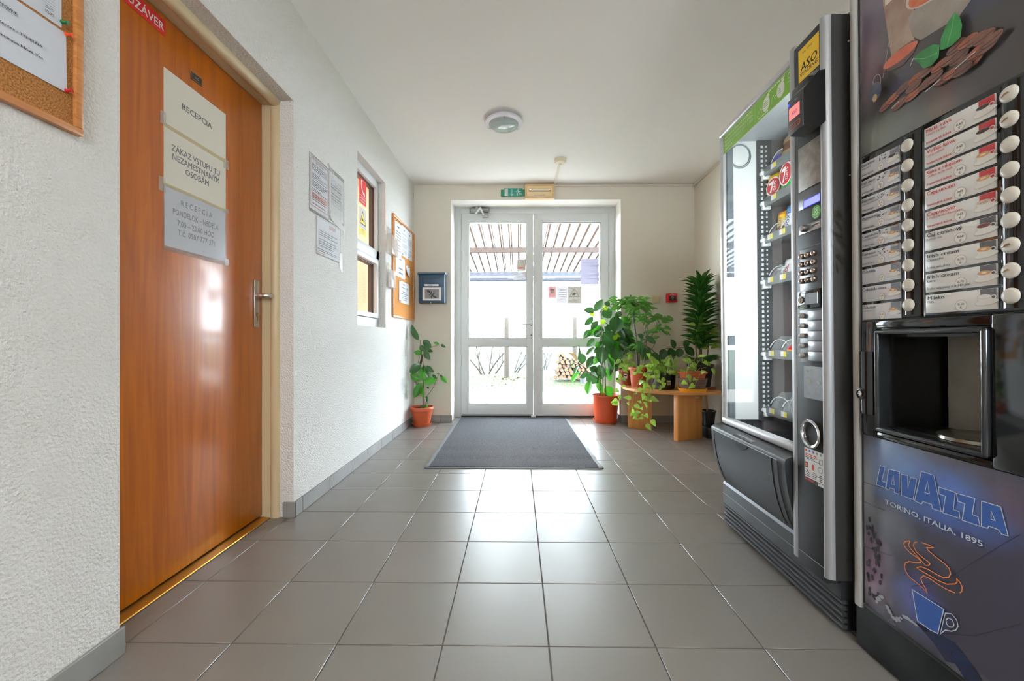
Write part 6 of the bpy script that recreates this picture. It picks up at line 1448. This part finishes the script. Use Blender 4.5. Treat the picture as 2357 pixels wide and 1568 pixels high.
RIGHT = [(405, 182, 288, 170, 56, 'rub'), (408, 192, 478, 56, 56, 'rub'), (548, 122, 486, 108, 46, 'rub'), (552, 120, 650, 156, 36, 'rub'), (402, 214, 345, 218, 40, 'yg'), (376, 244, 292, 332, 46, 'rub'), (488, 168, 562, 252, 92, 'rub'), (420, 290, 344, 376, 50, 'rub'), (592, 242, 570, 412, 116, 'rub'), (668, 248, 754, 350, 80, 'rubb'),
         (362, 374, 280, 462, 56, 'rub'), (446, 330, 326, 440, 72, 'rubb'), (448, 392, 382, 448, 62, 'rub'), (630, 358, 706, 424, 50, 'rub'), (468, 400, 604, 552, 132, 'rub'), (388, 464, 310, 552, 52, 'rub'), (398, 554, 298, 628, 42, 'rub'), (210, 688, 240, 530, 36, 'rub'), (205, 692, 118, 600, 30, 'brown'), (268, 618, 276, 734, 68, 'rub'),
         (216, 704, 128, 772, 20, 'rub'), (238, 740, 184, 832, 30, 'rub'), (252, 808, 154, 914, 40, 'rubb'), (322, 814, 244, 872, 40, 'rub'), (318, 826, 434, 912, 108, 'rub'), (346, 890, 304, 1032, 44, 'rubb'), (384, 644, 304, 768, 52, 'rub'), (404, 648, 376, 736, 62, 'rubb'), (472, 544, 450, 724, 98, 'rub'), (504, 606, 588, 764, 72, 'rubb'),
         (444, 734, 472, 882, 82, 'rub'), (500, 768, 568, 904, 66, 'rubb'), (350, 756, 424, 794, 50, 'rub'), (618, 440, 676, 586, 112, 'rub'), (658, 440, 748, 504, 62, 'rub'), (578, 540, 640, 694, 112, 'rub'), (636, 698, 588, 794, 62, 'rub'), (500, 540, 562, 622, 62, 'rub'), (528, 650, 560, 852, 52, 'rub'), (442, 900, 472, 1034, 36, 'rubb'),
         (510, 956, 584, 1062, 84, 'rubb'), (596, 396, 646, 446, 62, 'yg'), (490, 172, 522, 136, 46, 'yg'), (556, 148, 612, 172, 46, 'yg'), (500, 268, 470, 320, 50, 'yg'), (600, 200, 640, 250, 60, 'rub'), (430, 560, 410, 500, 40, 'rubb'), (520, 320, 545, 390, 50, 'rub'), (600, 470, 560, 440, 50, 'yg'), (690, 470, 740, 540, 80, 'rub'), (440, 830, 420, 960, 40, 'rubb'), (400, 800, 340, 760, 50, 'rub'), (700, 555, 650, 620, 80, 'rub')]
for x, y, x2, y2, w_, k in RIGHT:
    ln = math.hypot(x2 - x, y2 - y) * KR; d = RG.uniform(-.07, .02) - (.07 if max(x, x2) > 590 else 0); put_leaf(rp, LM[k], RP(x, y, d), RP(x2, y2, d - RG.uniform(-.1, .3) * ln), w_ * KR * 1.28, real=min(ln * .6, .12), rnd=.12)

for k in range(34):
    x, y = RG.uniform(440, 720), RG.uniform(300, 860)
    if x > 620 and y > 720: continue
    an = RG.uniform(-.9, .9) + (PI if x < 500 and RG.random() < .6 else 0); ln = RG.uniform(.09, .15)
    b = Vector(RP(x, y, RG.uniform(-.02, .06) if x < 560 else RG.uniform(-.13, -.07))); put_leaf(rp, LM['rub' if RG.random() < .6 else 'rubb'], b, b + Vector((math.cos(an) * ln * .7, RG.uniform(-.05, .03), -abs(math.sin(an)) * ln - .03)), ln * RG.uniform(.42, .58))
# --- corner bench
OAK = wood_mat('bench_oak', (196, 132, 72), (216, 156, 94), (3, 3, 30), 0.42, dist=0.6)
OAKV = wood_mat('bench_oak_upright', (190, 122, 58), (210, 146, 78), (26, 26, 2), 0.42, dist=0.6)
bn = thing('plant_bench', 'low wooden round-fronted corner bench carrying the potted plants', 'bench', (1.49, 4.02, 0))
pts = []
for k in range(61):
    a = math.radians(150 + k * 4.0); x, y = 0.47 * math.cos(a), 0.47 * math.sin(a)
    pts.append((min(x, 0.325), min(y, 0.345)))
cl_ = []
for q in pts:
    if not cl_ or math.hypot(q[0] - cl_[-1][0], q[1] - cl_[-1][1]) > 1e-4: cl_.append(q)
cl_.append((0.325, 0.345)); cl_.append((-0.36, 0.345)) if cl_[0][1] < .34 else None
m = MB(); m.prism(cl_, 0.398, 0.420, 'z'); m.build('bench_top', OAK, bn)
def panel(p0, p1, t, z0, z1, name='leg'):
    d = (Vector(p1) - Vector(p0)); L_ = d.length; a = math.atan2(d.y, d.x)
    m = MB(); m.box(0, L_, 0, t, z0, z1, bev=0.002, mtx=Matrix.Translation((p0[0] - 1.49, p0[1] - 4.02, 0)) @ Matrix.Rotation(a, 4, 'Z')); return m.build(name, OAKV, bn)
panel((1.087, 4.094), (1.302, 4.026), 0.03, 0.0, 0.398); lg = panel((1.375, 3.565), (1.645, 3.705), 0.045, 0.0, 0.398)
p = Print((1.597 - 1.49, 3.679 - 4.02, 0), (0.887, 0.461, 0), VZ, 0.001); p.rect(-0.040, 0.012, 0.355, 0.372, flatmat('label_pale', 206, 176, 150)); p.build('paper_label', bn)
ZB = 0.420
# --- two terracotta pots at the left of the bench
def vine_leafs(parent, pts, size, me, start=0.1, step=0.045, spread=1.0, name='leaf'):
    """leaves along a trailing stem"""
    P_ = [Vector(p) for p in pts]
    tot = sum((P_[i + 1] - P_[i]).length for i in range(len(P_) - 1)); s = start * tot
    while s < tot:
        q = s
        for i in range(len(P_) - 1):
            l_ = (P_[i + 1] - P_[i]).length
            if q <= l_: break
            q -= l_
        b = P_[i].lerp(P_[i + 1], min(1, q / max(l_, 1e-6)))
        d = Vector((RG.uniform(-1, 1), RG.uniform(-1, .2), RG.uniform(-1.0, .5))).normalized()
        sz = size * RG.uniform(.65, 1.25); pb = b + d * sz * .35
        put_leaf(parent, me, pb, pb + d * sz, sz * .72, (RG.uniform(-.6, .6), -1, RG.uniform(0, .8)), rnd=.3, name=name)
        s += step * RG.uniform(.7, 1.3)
pa = thing('potted_pothos', 'pothos in the dark red labelled pot at the left end of the bench', 'plant', (1.085, 4.165, ZB))
pot(pa, 0.058, 0.078, 0.158, TERRAD, rimh=0.02)
p = Print((0, 0, 0), Vector((0.97, -0.25, 0)), VZ, 0.001); 
p.o = Vector((-0.018, -0.0715, 0.085)); p.rect(-0.018, 0.014, -0.012, 0.030, WHITE); p.up(); p.rect(-0.014, 0.010, -0.004, 0.002, INK); p.rect(-0.014, 0.010, 0.008, 0.018, INK); p.build('pot_label', pa)
VA = [[(0, 0, .15), (-.02, -.05, .24), (-.05, -.09, .20), (-.09, -.12, .06), (-.10, -.13, -.08), (-.09, -.13, -.20)], [(0.02, 0, .15), (.03, -.06, .25), (.04, -.12, .18), (.05, -.16, .04), (.07, -.17, .02)], [(0, 0, .15), (-.04, -.02, .26), (-.08, -.05, .28)], [(.02, 0, .15), (.05, 0, .28), (.07, -.02, .34)], [(0, 0.0, .15), (-.01, -.03, .30), (-.03, -.05, .36)]]
for v in VA: stem(pa, v, 0.003, GSTEM, 5, 'vine'); vine_leafs(pa, v, 0.062, LM['vine'], .15, .05)
pb = thing('potted_climber', 'tall climbing plant with pointed leaves on a bamboo stick in a terracotta pot', 'plant', (1.162, 3.995, ZB))
pot(pb, 0.066, 0.090, 0.190, TERRA, rimh=0.026)
KP = 0.000945      # metres per unit of the sketch below, read off at this pot's distance
def QP(x, y, d=0.0): return ((x - 845) * KP, d, 0.19 + (765 - y) * KP)
m = MB(); m.tube([QP(838, 800), QP(825, 490), QP(790, 230), QP(768, 60)], 0.0085, seg=8); m.tube([QP(768, 62), QP(763, 30)], 0.0095, M('stick_cap', (90, 86, 80), 0.5), 8); m.build('bamboo_stick', M('bamboo', (222, 170, 116), 0.55, var=(30, (170, 124, 84), 0.2)), pb)
m = MB(); m.tube([QP(905, 780), QP(930, 420), QP(936, 320), QP(915, 150)], 0.003, seg=6); m.build('wire_stake', M('dark_wire', (44, 42, 40), 0.5), pb)
ST = [[QP(850, 790), QP(870, 560), QP(880, 480, -.02), QP(920, 360), QP(930, 260), QP(900, 180), QP(840, 120), QP(770, 90)], [QP(850, 780), QP(840, 560, .02), QP(810, 330, .02), QP(760, 200, .01), QP(720, 130, .01), QP(650, 70)], [QP(930, 260), QP(1000, 250, -.02), QP(1080, 260, -.03), QP(1140, 275, -.04)], [QP(860, 560), QP(950, 470, -.02), QP(1020, 380, -.03), QP(1020, 300, -.03)], [QP(870, 620), QP(960, 590, -.03), QP(1010, 500, -.04)]]
for v in ST: stem(pb, v, 0.0035, DSTEM, 6)
CL = [(700, 110, 70, 60, 26, .085), (820, 120, 80, 60, 24, .085), (900, 170, 50, 60, 10, .08), (960, 260, 60, 30, 10, .08), (1070, 262, 70, 25, 12, .075), (760, 190, 60, 60, 10, .075), (850, 270, 40, 40, 8, .08), (1010, 420, 40, 90, 6, .09), (1060, 360, 40, 60, 8, .075), (640, 80, 40, 30, 6, .07), (830, 560, 60, 90, 8, .07)]
for x, y, rx, ry, n_, sz in CL:
    for k in range(int(n_ * 1.45)):
        bx, by = x + RG.uniform(-rx, rx), y + RG.uniform(-ry, ry); d = RG.uniform(-.08, .06)
        an = RG.uniform(-1.0, 1.0) + (PI if bx < x and RG.random() < .7 else 0); dx, dz = math.cos(an) * sz, math.sin(an) * sz * .7 - sz * .25
        b = Vector(QP(bx, by, d)); put_leaf(pb, LM['sch'], b, b + Vector((dx, RG.uniform(-.04, .01), dz)), sz * .40, (RG.uniform(-.4, .4), -1, .7), rnd=.35)
for x, y, x2, y2, w_ in ((862, 610, 812, 500, 108), (900, 450, 1000, 525, 60), (950, 600, 900, 690, 80), (880, 470, 820, 430, 50), (870, 700, 850, 560, 40)):
    put_leaf(pb, LM['rub'], QP(x, y, -.05), QP(x2, y2, -.07), w_ * KP)
# --- dark planter with the trailing pothos
pc = thing('hanging_pothos', 'light green pothos in a dark round planter at the middle of the bench', 'plant', (1.352, 3.84, ZB))
m = MB(); m.lathe([(0, 0), (0.078, 0), (0.092, 0.008), (0.099, 0.05), (0.101, 0.10), (0.103, 0.138), (0.107, 0.142), (0.107, 0.150), (0.100, 0.150), (0.098, 0.12), (0, 0.12)], seg=40); m.build('pot', M('green_black_pot', (26, 34, 32), 0.3, spec=0.5), pc)
m = MB(); m.lathe([(0, 0.135), (0.09, 0.132)], seg=20); m.build('soil', SOIL, pc)
m = MB(); m.tube([(0.0, -.09, .145), (0.01, -.09, .25), (0.022, -.09, .285), (.04, -.09, .29), (.05, -.09, .26), (.055, -.09, .145)], 0.0025, seg=6); m.build('pot_handle', M('white_wire', (215, 215, 205), 0.4), pc)
p = Print((-0.002, -0.1035, 0.045), VX, VZ, 0.001); p.rect(-0.008, 0.026, 0, 0.04, M('pot_ticket', (196, 190, 176), 0.5)); p.up(); p.greek(-0.005, 0.022, 0.006, 0.03, 3, INK, .5, 3, dens=1); p.build('pot_label', pc)
VC = [[(0, -.02, .13), (-.05, -.06, .22), (-.12, -.10, .20), (-.20, -.14, .08), (-.25, -.16, -.05), (-.24, -.16, -.20), (-.22, -.16, -.29)], [(-.02, -.02, .13), (-.09, -.05, .20), (-.18, -.08, .16), (-.27, -.08, .04), (-.31, -.08, -.10), (-.30, -.08, -.24), (-.26, -.08, -.27)],
      [(0, -.03, .13), (-.06, -.09, .19), (-.13, -.16, .10), (-.21, -.21, -.02), (-.22, -.21, -.18), (-.28, -.16, -.22), (-.34, -.14, -.19), (-.36, -.13, -.10)], [(0, 0, .13), (.03, -.05, .20), (.09, -.09, .16), (.13, -.11, .04), (.14, -.11, .02)], [(0, 0, .13), (-.03, -.02, .24), (-.05, -.05, .29)],
      [(0, 0, .13), (.05, 0, .24), (.09, -.03, .30)], [(-.03, -.03, .13), (-.13, -.06, .24), (-.24, -.06, .22), (-.33, -.06, .12)], [(0.0, 0, .13), (-.10, .02, .28), (-.16, .0, .30)], [(0, -.04, .13), (-.02, -.11, .16), (-.05, -.13, .06), (-.10, -.15, .025)]]
for k in range(9):
    a = RG.uniform(0, 2 * PI); r_ = RG.uniform(.06, .15); h = RG.uniform(.19, .30); VC.append([(0, 0, .13), (.4 * r_ * math.cos(a), .4 * r_ * math.sin(a) * .6, .13 + h * .45), (r_ * math.cos(a), r_ * math.sin(a) * .6 - .02, h), (1.3 * r_ * math.cos(a), r_ * math.sin(a) * .6 - .03, h - .05)])
for v in VC: stem(pc, v, 0.0028, GSTEM, 5, 'vine'); vine_leafs(pc, v, 0.058, LM['vine'], .12, .040)
put_leaf(pc, LM['vine'], (-.165, -.16, -.26), (-.125, -.17, -.315), .05); stem(pc, [(-.20, -.15, -.12), (-.17, -.155, -.20), (-.165, -.16, -.26)], .002, GSTEM, 5, 'vine')
# --- woven planter with a terracotta pot and yellow saucer
pd = thing('potted_pothos', 'pothos in a terracotta pot set in a beige woven planter on a yellow saucer', 'plant', (1.540, 3.665, ZB))
saucer(pd, 0.120, 0.030, M('yellow_saucer', (236, 160, 40), 0.35))
WOV = M('woven_beige', (150, 122, 106), 0.6); WOVD = M('woven_gap', (96, 74, 66), 0.8)
m = MB(); m.lathe([(0, 0.02), (0.088, 0.02), (0.104, 0.045), (0.116, 0.08), (0.121, 0.120), (0.116, 0.120), (0.10, 0.06), (0, 0.06)], seg=40); wp = m.build('woven_planter', WOVD, pd)
m = MB(); nc = 46
for r_ in range(8):
    t = r_ / 7; z = 0.026 + t * 0.086; R_ = 0.0925 + 0.029 * (t ** 0.6)
    for k in range(nc):
        a = 2 * PI * (k + .5 * (r_ % 2)) / nc; c = Vector((R_ * math.cos(a), R_ * math.sin(a), z)); u = Vector((-math.sin(a), math.cos(a), 0)); n_ = Vector((math.cos(a), math.sin(a), -.2))
        m.poly([c - u * .0075, c + n_ * .003 - Vector((0, 0, .005)), c + u * .0075, c + n_ * .003 + Vector((0, 0, .005))])
o = m.build('weave', WOV, wp); o['kind'] = 'stuff'
m = MB(); m.lathe([(0, 0.10), (0.100, 0.10), (0.106, 0.155), (0.120, 0.157), (0.122, 0.172), (0.117, 0.174), (0.108, 0.160), (0, 0.160)], seg=40); m.build('pot', TERRA, pd)
m = MB(); m.lathe([(0, 0.168), (0.10, 0.164)], seg=20); m.build('soil', SOIL, pd)
VD = [[(0.02, 0, .16), (0, -.05, .26), (-.06, -.09, .26), (-.10, -.12, .16), (-.10, -.14, .06)], [(0, 0, .16), (-.03, -.04, .24), (-.08, -.08, .28)], [(0, 0, .16), (.04, -.03, .26), (.09, -.04, .28), (.13, -.06, .22)], [(0.03, 0, .16), (.05, -.05, .21), (.03, -.11, .19), (-.02, -.135, .10), (-.05, -.135, .05)], [(0, 0, .16), (.02, 0, .28), (.03, -.03, .31)], [(0, 0, .16), (-.02, .02, .28), (-.06, 0, .33)]]
for v in VD: stem(pd, v, 0.0026, GSTEM, 5, 'vine'); vine_leafs(pd, v, 0.064, LM['vine'], .35, .05)
# --- dracaena in the black planter
dr = thing('potted_dracaena', 'tall narrow dracaena with dense strap leaves in a black planter on the bench', 'plant', (1.70, 3.87, ZB))
m = MB(); m.box(-0.105, 0.100, -0.095, 0.09, 0.0, 0.02, bev=0.002); m.build('wooden_board', M('old_board', (146, 96, 60), 0.6), dr)
m = MB(); m.lathe([(0, 0.02), (0.083, 0.02), (0.086, 0.03), (0.110, 0.205), (0.118, 0.210), (0.118, 0.226), (0.112, 0.226), (0.105, 0.19), (0, 0.19)], seg=36); m.build('pot', M('black_planter', (20, 21, 22), 0.45, bump=(14, 0.3, 0.01)), dr)
m = MB(); m.lathe([(0, 0.205), (0.104, 0.2)], seg=20); m.build('soil', SOIL, dr)
stem(dr, [(0, 0, .2), (.005, 0, .5), (0, 0, .8), (-.005, 0, 1.0)], 0.014); stem(dr, [(-.04, -.02, .2), (-.05, -.02, .42), (-.045, -.03, .6)], 0.008); stem(dr, [(.05, -.02, .2), (.06, -.03, .40), (.065, -.03, .52)], 0.007)
k = 0
for i in range(210):
    t = i / 209; z = 0.36 + t * 0.62; a = i * 2.399 + RG.uniform(-.3, .3); ln = RG.uniform(.15, .205) * (1 - .15 * t); up = RG.uniform(.45, 1.15) + .5 * t ** 2
    d = Vector((math.cos(a), math.sin(a), up)).normalized(); b_ = Vector((0.010 * math.cos(a), 0.010 * math.sin(a), z + RG.uniform(-.01, .01)))
    tip = b_ + d * ln; tip.x = max(-.15, min(.128, tip.x)); tip.y = min(.135, tip.y)
    put_leaf(dr, LM['dra'], b_, tip, RG.uniform(.040, .054), (math.cos(a) * -.3, math.sin(a) * -.3, 1), rnd=.35)
for i in range(34):
    a = RG.uniform(0, 2 * PI); c = RG.choice(((-.045, -.03, .60), (.065, -.03, .52), (-.05, -.02, .48), (.06, -.03, .42))); d = Vector((math.cos(a), math.sin(a) - .25, RG.uniform(-.1, .7))).normalized(); ln = RG.uniform(.07, .11)
    b = Vector(c) + Vector((RG.uniform(-.02, .02), RG.uniform(-.02, .02), RG.uniform(-.06, .06))); tp = b + d * ln; tp.x = max(-.14, min(.14, tp.x)); put_leaf(dr, LM['drav'], b, tp, .042, (-d.x * .4, -.8, .8))
for i in range(26):
    a = RG.uniform(0, 2 * PI); d = Vector((math.cos(a) * .7, math.sin(a) * .7 - .15, RG.uniform(.3, .9))).normalized(); ln = RG.uniform(.12, .19); b = Vector((.03 * math.cos(a), .03 * math.sin(a), .21 + RG.uniform(0, .06))); tp = b + d * ln + Vector((0, 0, -.02)); tp.x = max(-.15, min(.14, tp.x)); tp.y = min(.13, tp.y)
    put_leaf(dr, LM['dra'], b, tp, .020, (0, -.4, 1))
# --- big-leaved branch plant behind: small pot at the back of the bench
rb = thing('potted_rubber_plant', 'rubber plant with dark round leaves in a black pot at the back of the bench', 'plant', (1.40, 4.16, ZB))
pot(rb, 0.065, 0.085, 0.15, M('black_planter', (20, 21, 22), 0.45), rimh=0.015)
ST2 = [[(0, 0, .14), (-.02, -.02, .30), (-.10, -.04, .38), (-.18, -.05, .40)], [(0, 0, .14), (.02, -.02, .28), (.06, -.04, .36), (.15, -.06, .37), (.24, -.08, .38)]]
for v in ST2: stem(rb, v, 0.0045)
for b, t_, w_ in (((-.18, -.05, .40), (-.26, -.08, .42), .07), ((-.10, -.05, .38), (-.16, -.09, .29), .08), ((-.03, -.03, .33), (-.06, -.08, .22), .09), ((.02, -.03, .30), (.00, -.08, .19), .08), ((.06, -.04, .36), (.02, -.08, .27), .09), ((.10, -.05, .37), (.13, -.09, .26), .09), ((.15, -.06, .37), (.11, -.08, .46), .06), ((.24, -.08, .38), (.33, -.10, .30), .08), ((.20, -.08, .37), (.17, -.10, .28), .08), ((.24, -.08, .38), (.26, -.11, .45), .06), ((0, -.02, .3), (.06, -.05, .24), .07)):
    put_leaf(rb, LM['rub'], b, t_, w_)
# --- floor things under the bench
ub = thing('empty_flower_pot', 'small black flower pot with a wooden stake on a low box under the bench', 'flower pot', (1.745, 3.80, 0.095))
m = MB(); m.lathe([(0, 0), (0.045, 0), (0.058, 0.12), (0.063, 0.122), (0.063, 0.135), (0.058, 0.135), (0.052, 0.10), (0, 0.10)], seg=28); m.build('pot', BLACKP, ub)
m = MB(); m.tube([(-.01, 0, .10), (-.025, .01, .29)], 0.008, seg=6); m.build('stake', M('stake_wood', (170, 110, 60), 0.6), ub)
bx = thing('low_black_box', 'low flat black plastic box on the floor between bench and snack machine', 'box', (1.745, 3.79, 0))
m = MB(); m.box(-0.068, 0.095, -0.12, 0.12, 0, 0.085, bev=0.006); m.build('box_body', BLACKP, bx)
m = MB(); m.box(-0.072, 0.099, -0.125, 0.125, 0.083, 0.0945, bev=0.004); m.build('lid', M('box_lid', (40, 40, 42), 0.4), bx)
# ------------------------------------------------------------------ outside the door
GRASS = M('lawn_grass', (48, 56, 34), 0.95, spec=0.1, var=(2.5, (58, 62, 46), 0.25))
m = MB()
def gz(x, y): return -0.02 + 0.03 * math.sin(x * .9 + y * .5) * min(1, max(0, (y - 5.5) / 3))
m.grid(lambda u, v: (-14 + 28 * u, 4.81 + v * 26, -0.03 + gz(-14 + 28 * u, 4.81 + v * 26)), 40, 40); struct(m.build('ground', GRASS))
m = MB(); m.box(-4.0, 4.4, 4.80, 7.2, -0.12, -0.012); struct(m.build('terrace', M('terrace_concrete', (224, 221, 216), 0.9, var=(5, (214, 211, 206), 0.3)), smooth=False))
rg = random.Random(3); m = MB(); GB1 = translucent_mat('grass_blade', (48, 64, 26), 0.4, 0.6); GB2 = M('dry_leaf', (70, 44, 32), 0.8)
for k in range(1500):
    x, y = rg.uniform(-3, 3.2), rg.choice((rg.uniform(8.5, 11), rg.uniform(7.4, 11))); h = rg.uniform(.03, .09) if y > 9.6 else rg.uniform(.015, .04); a = rg.uniform(0, PI); z = -0.03 + gz(x, y)
    m.poly([(x - .006 * math.cos(a), y - .006 * math.sin(a), z), (x + .006 * math.cos(a), y + .006 * math.sin(a), z), (x + rg.uniform(-.02, .02), y, z + h)], GB1)
for k in range(160):
    x, y = rg.uniform(-0.7, 0.6), rg.uniform(9.6, 10.6)
    if rg.random() < .3: x, y = rg.uniform(-2, 2), rg.uniform(7.5, 10.5)
    z = -0.02 + gz(x, y); a = rg.uniform(0, 6); s = .03
    m.poly([(x + s * math.cos(a + t), y + s * math.sin(a + t), z + rg.uniform(0, .03)) for t in (0, 1.7, 3.4, 4.9)], GB2)
o = m.build('grass', None, smooth=False); tag(o, 'pale grass with scattered brown leaves outside the glazed door', 'grass', kind='stuff')
# canopy over the entrance
cp_ = thing('entrance_canopy', 'translucent white corrugated canopy roof seen through the glazed door', 'canopy', (0, 4.82, 0))
SHEET = translucent_mat('canopy_sheet', (240, 239, 236), 0.72, 0.5); BEAM = M('canopy_beam', (46, 32, 27), 0.7); BEAMG = M('canopy_rail', (44, 48, 60), 0.6)
RIBM = M('canopy_rib_shade', (72, 54, 46), 0.8)  # slopes coloured dark to draw the shade of the ribs
def cz(y): return 2.75 - 0.0767 * (y - 5.0)
for s_ in range(5):
    x0 = -2.6 + s_ * 1.07; pr = []
    for k in range(7):
        b = x0 + k * 0.153; pr += [(b, 0), (b + 0.027, 0.035), (b + 0.036, 0.035), (b + 0.063, 0)]
    pr.append((x0 + 1.071, 0)); m = MB()
    for i in range(len(pr) - 1):
        (xa, za), (xb, zb) = pr[i], pr[i + 1]
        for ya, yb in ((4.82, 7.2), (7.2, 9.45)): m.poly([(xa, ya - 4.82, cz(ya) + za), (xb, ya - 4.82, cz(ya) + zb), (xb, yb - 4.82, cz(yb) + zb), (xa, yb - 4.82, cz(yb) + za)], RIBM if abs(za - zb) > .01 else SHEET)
    bmesh.ops.remove_doubles(m.bm, verts=m.bm.verts[:], dist=1e-5)
    m.build('roof_sheet', SHEET, cp_, smooth=False)
for y in (5.3, 7.52, 9.38):
    m = MB(); m.box(-2.65, 2.8, y - 4.82 - 0.03, y - 4.82 + 0.03, cz(y) - 0.095, cz(y) - 0.004); m.build('beam', BEAM if y < 9 else BEAMG, cp_, smooth=False)
m = MB(); m.tube([(-2.65, 9.50 - 4.82, 2.265), (2.8, 9.50 - 4.82, 2.265)], 0.05, seg=12); m.build('gutter', BEAMG, cp_)
for x in (-2.6, 2.72):
    m = MB(); m.box(x - .05, x + .05, 4.51, 4.61, -0.03, 2.32); m.build('post', BEAM, cp_, smooth=False)
# fence posts
CPOST = M('fence_post_stone', (56, 50, 42), 0.9, var=(40, (40, 34, 28), 0.2), bump=(60, 0.5, 0.01))
def at(px, Y_): return (px - 1178.5) / FPX * Y_ - YAW * Y_
for x, y, h, lab in ((at(1166, 10.4), 10.4, 1.44, 'left one of the two pale weathered yard posts, behind the left door leaf'), (at(1323, 10.9), 10.9, 1.47, 'right one of the two pale weathered yard posts, behind the wood pile')):
    m = MB(); m.lathe([(0, -.1), (0.072, -.1), (0.070, .5), (0.066, 1.0), (0.062, h - .03), (0.05, h), (0, h)], seg=12, center=(x, y, 0)); 
    for v in m.bm.verts: v.co.x += rg.uniform(-.006, .006); v.co.y += rg.uniform(-.006, .006)
    tag(m.build('fence_post', CPOST), lab, 'post')
# wood pile: every log by itself
BARK = M('log_bark', (48, 40, 36), 0.9, var=(30, (34, 28, 26), 0.2)); CUTW = M('log_cut_end', (112, 80, 58), 0.8, var=(14, (98, 64, 42), 0.2))
lx0 = at(1275, 9.3)
row_n = [9, 9, 8, 7, 6, 4, 2]; zz = -0.02
lm = []
for k in range(4):
    m = MB(); R_ = 1.0
    pts = [(math.cos(2 * PI * t / 12) * rg.uniform(.9, 1.05), math.sin(2 * PI * t / 12) * rg.uniform(.9, 1.05)) for t in range(12)]
    m.prism(pts, 0.0, 0.5, 'y', BARK); m.prism([(a * .9, b * .9) for a, b in pts], -0.004, 0.0, 'y', CUTW); lm.append(m.mesh('log', None))
for r_, n_ in enumerate(row_n):
    for k in range(n_):
        rad = rg.uniform(.037, .046); x = lx0 + 0.05 + k * 0.100 + (r_ % 2) * .05 + rg.uniform(-.012, .012) + r_ * 0.01; z = 0.035 + r_ * 0.083 + rg.uniform(-.006, .006)
        o = link('firewood_log', rg.choice(lm), None, (x, 9.3 + rg.uniform(-.05, .05), z)); o.scale = (rad, 1, rad); o.rotation_euler = (0, rg.uniform(0, 6), rg.uniform(-.08, .08))
        tag(o, 'round firewood log showing its pale sawn end in the wood pile outside', 'log', 'logs of the wood pile in the yard')
# bare shrubs, hedge and yard bins
TW = M('bare_twig', (36, 30, 24), 0.9); TWD = M('dark_twig', (30, 29, 36), 0.9)
def shrub(label, x, y, lean, h, n_, seed, mat, r0=.02):
    g = random.Random(seed); t = thing('bare_shrub', label, 'shrub', (x, y, -0.03)); m = MB()
    def br(p, d, ln, r, dep):
        pts = [p]; q = p.copy(); dd = d.copy()
        for i in range(4):
            dd = (dd + Vector((g.uniform(-.25, .25), g.uniform(-.2, .2), g.uniform(-.05, .2)))).normalized(); q = q + dd * ln / 4; pts.append(q.copy())
            if dep > 0 and i > 0 and g.random() < .85: br(q, (dd + Vector((g.uniform(-1, 1), g.uniform(-.6, .6), g.uniform(-.1, .5)))).normalized(), ln * .55, r * .5, dep - 1)
        m.tube(pts, [r * (1 - .15 * i) for i in range(5)], seg=4)
    for k in range(n_): br(Vector((g.uniform(-.1, .1), 0, 0)), Vector((lean + g.uniform(-.4, .4), g.uniform(-.2, .2), 1)).normalized(), h * g.uniform(.7, 1.1), r0, 2)
    m.build('branch', mat, t); return t
shrub('bare leaning shrub behind the left edge of the left door leaf', at(1112, 10.8), 10.8, -.45, 1.2, 3, 1, TW, .022)
shrub('bare shrub just left of the left yard post', at(1132, 11), 11, .3, 1.0, 3, 2, TW, .024)
shrub('low dark bare shrub right of the left yard post', at(1190, 11.5), 11.5, .5, 0.9, 4, 3, TWD, .016)
shrub('tall thin bare shrub far behind the left door leaf', at(1140, 13.5), 13.5, -.1, 2.1, 3, 4, TWD, .012)
shrub('bare shrub behind the wood pile', at(1255, 12.5), 12.5, .1, 1.1, 4, 5, TWD, .014)
bn_ = thing('waste_bin', 'pinkish grey round bin outside the right door leaf, half hidden by the orange pot', 'bin', (at(1372, 6.6), 6.6, -0.012))
m = MB(); m.lathe([(0, 0), (0.10, 0), (0.125, 0.27), (0.12, 0.275), (0, 0.275)], seg=24); m.build('bin_body', M('bin_pink', (96, 84, 86), 0.5), bn_)
m = MB(); m.lathe([(0.126, 0.272), (0.128, 0.29), (0.12, 0.36), (0.08, 0.40), (0, 0.41)], seg=24); m.build('bin_lid', M('bin_grey', (62, 68, 76), 0.5), bn_)
m = MB(); m.lathe([(0, 0), (0.055, 0), (0.07, 0.17), (0.06, 0.175), (0.055, 0.15), (0, 0.15)], seg=16, center=(at(1342, 8.6), 8.6, -0.03)); tag(m.build('flower_pot', M('grey_pot', (64, 66, 70), 0.7)), 'small grey pot on the lawn before the wood pile', 'flower pot')
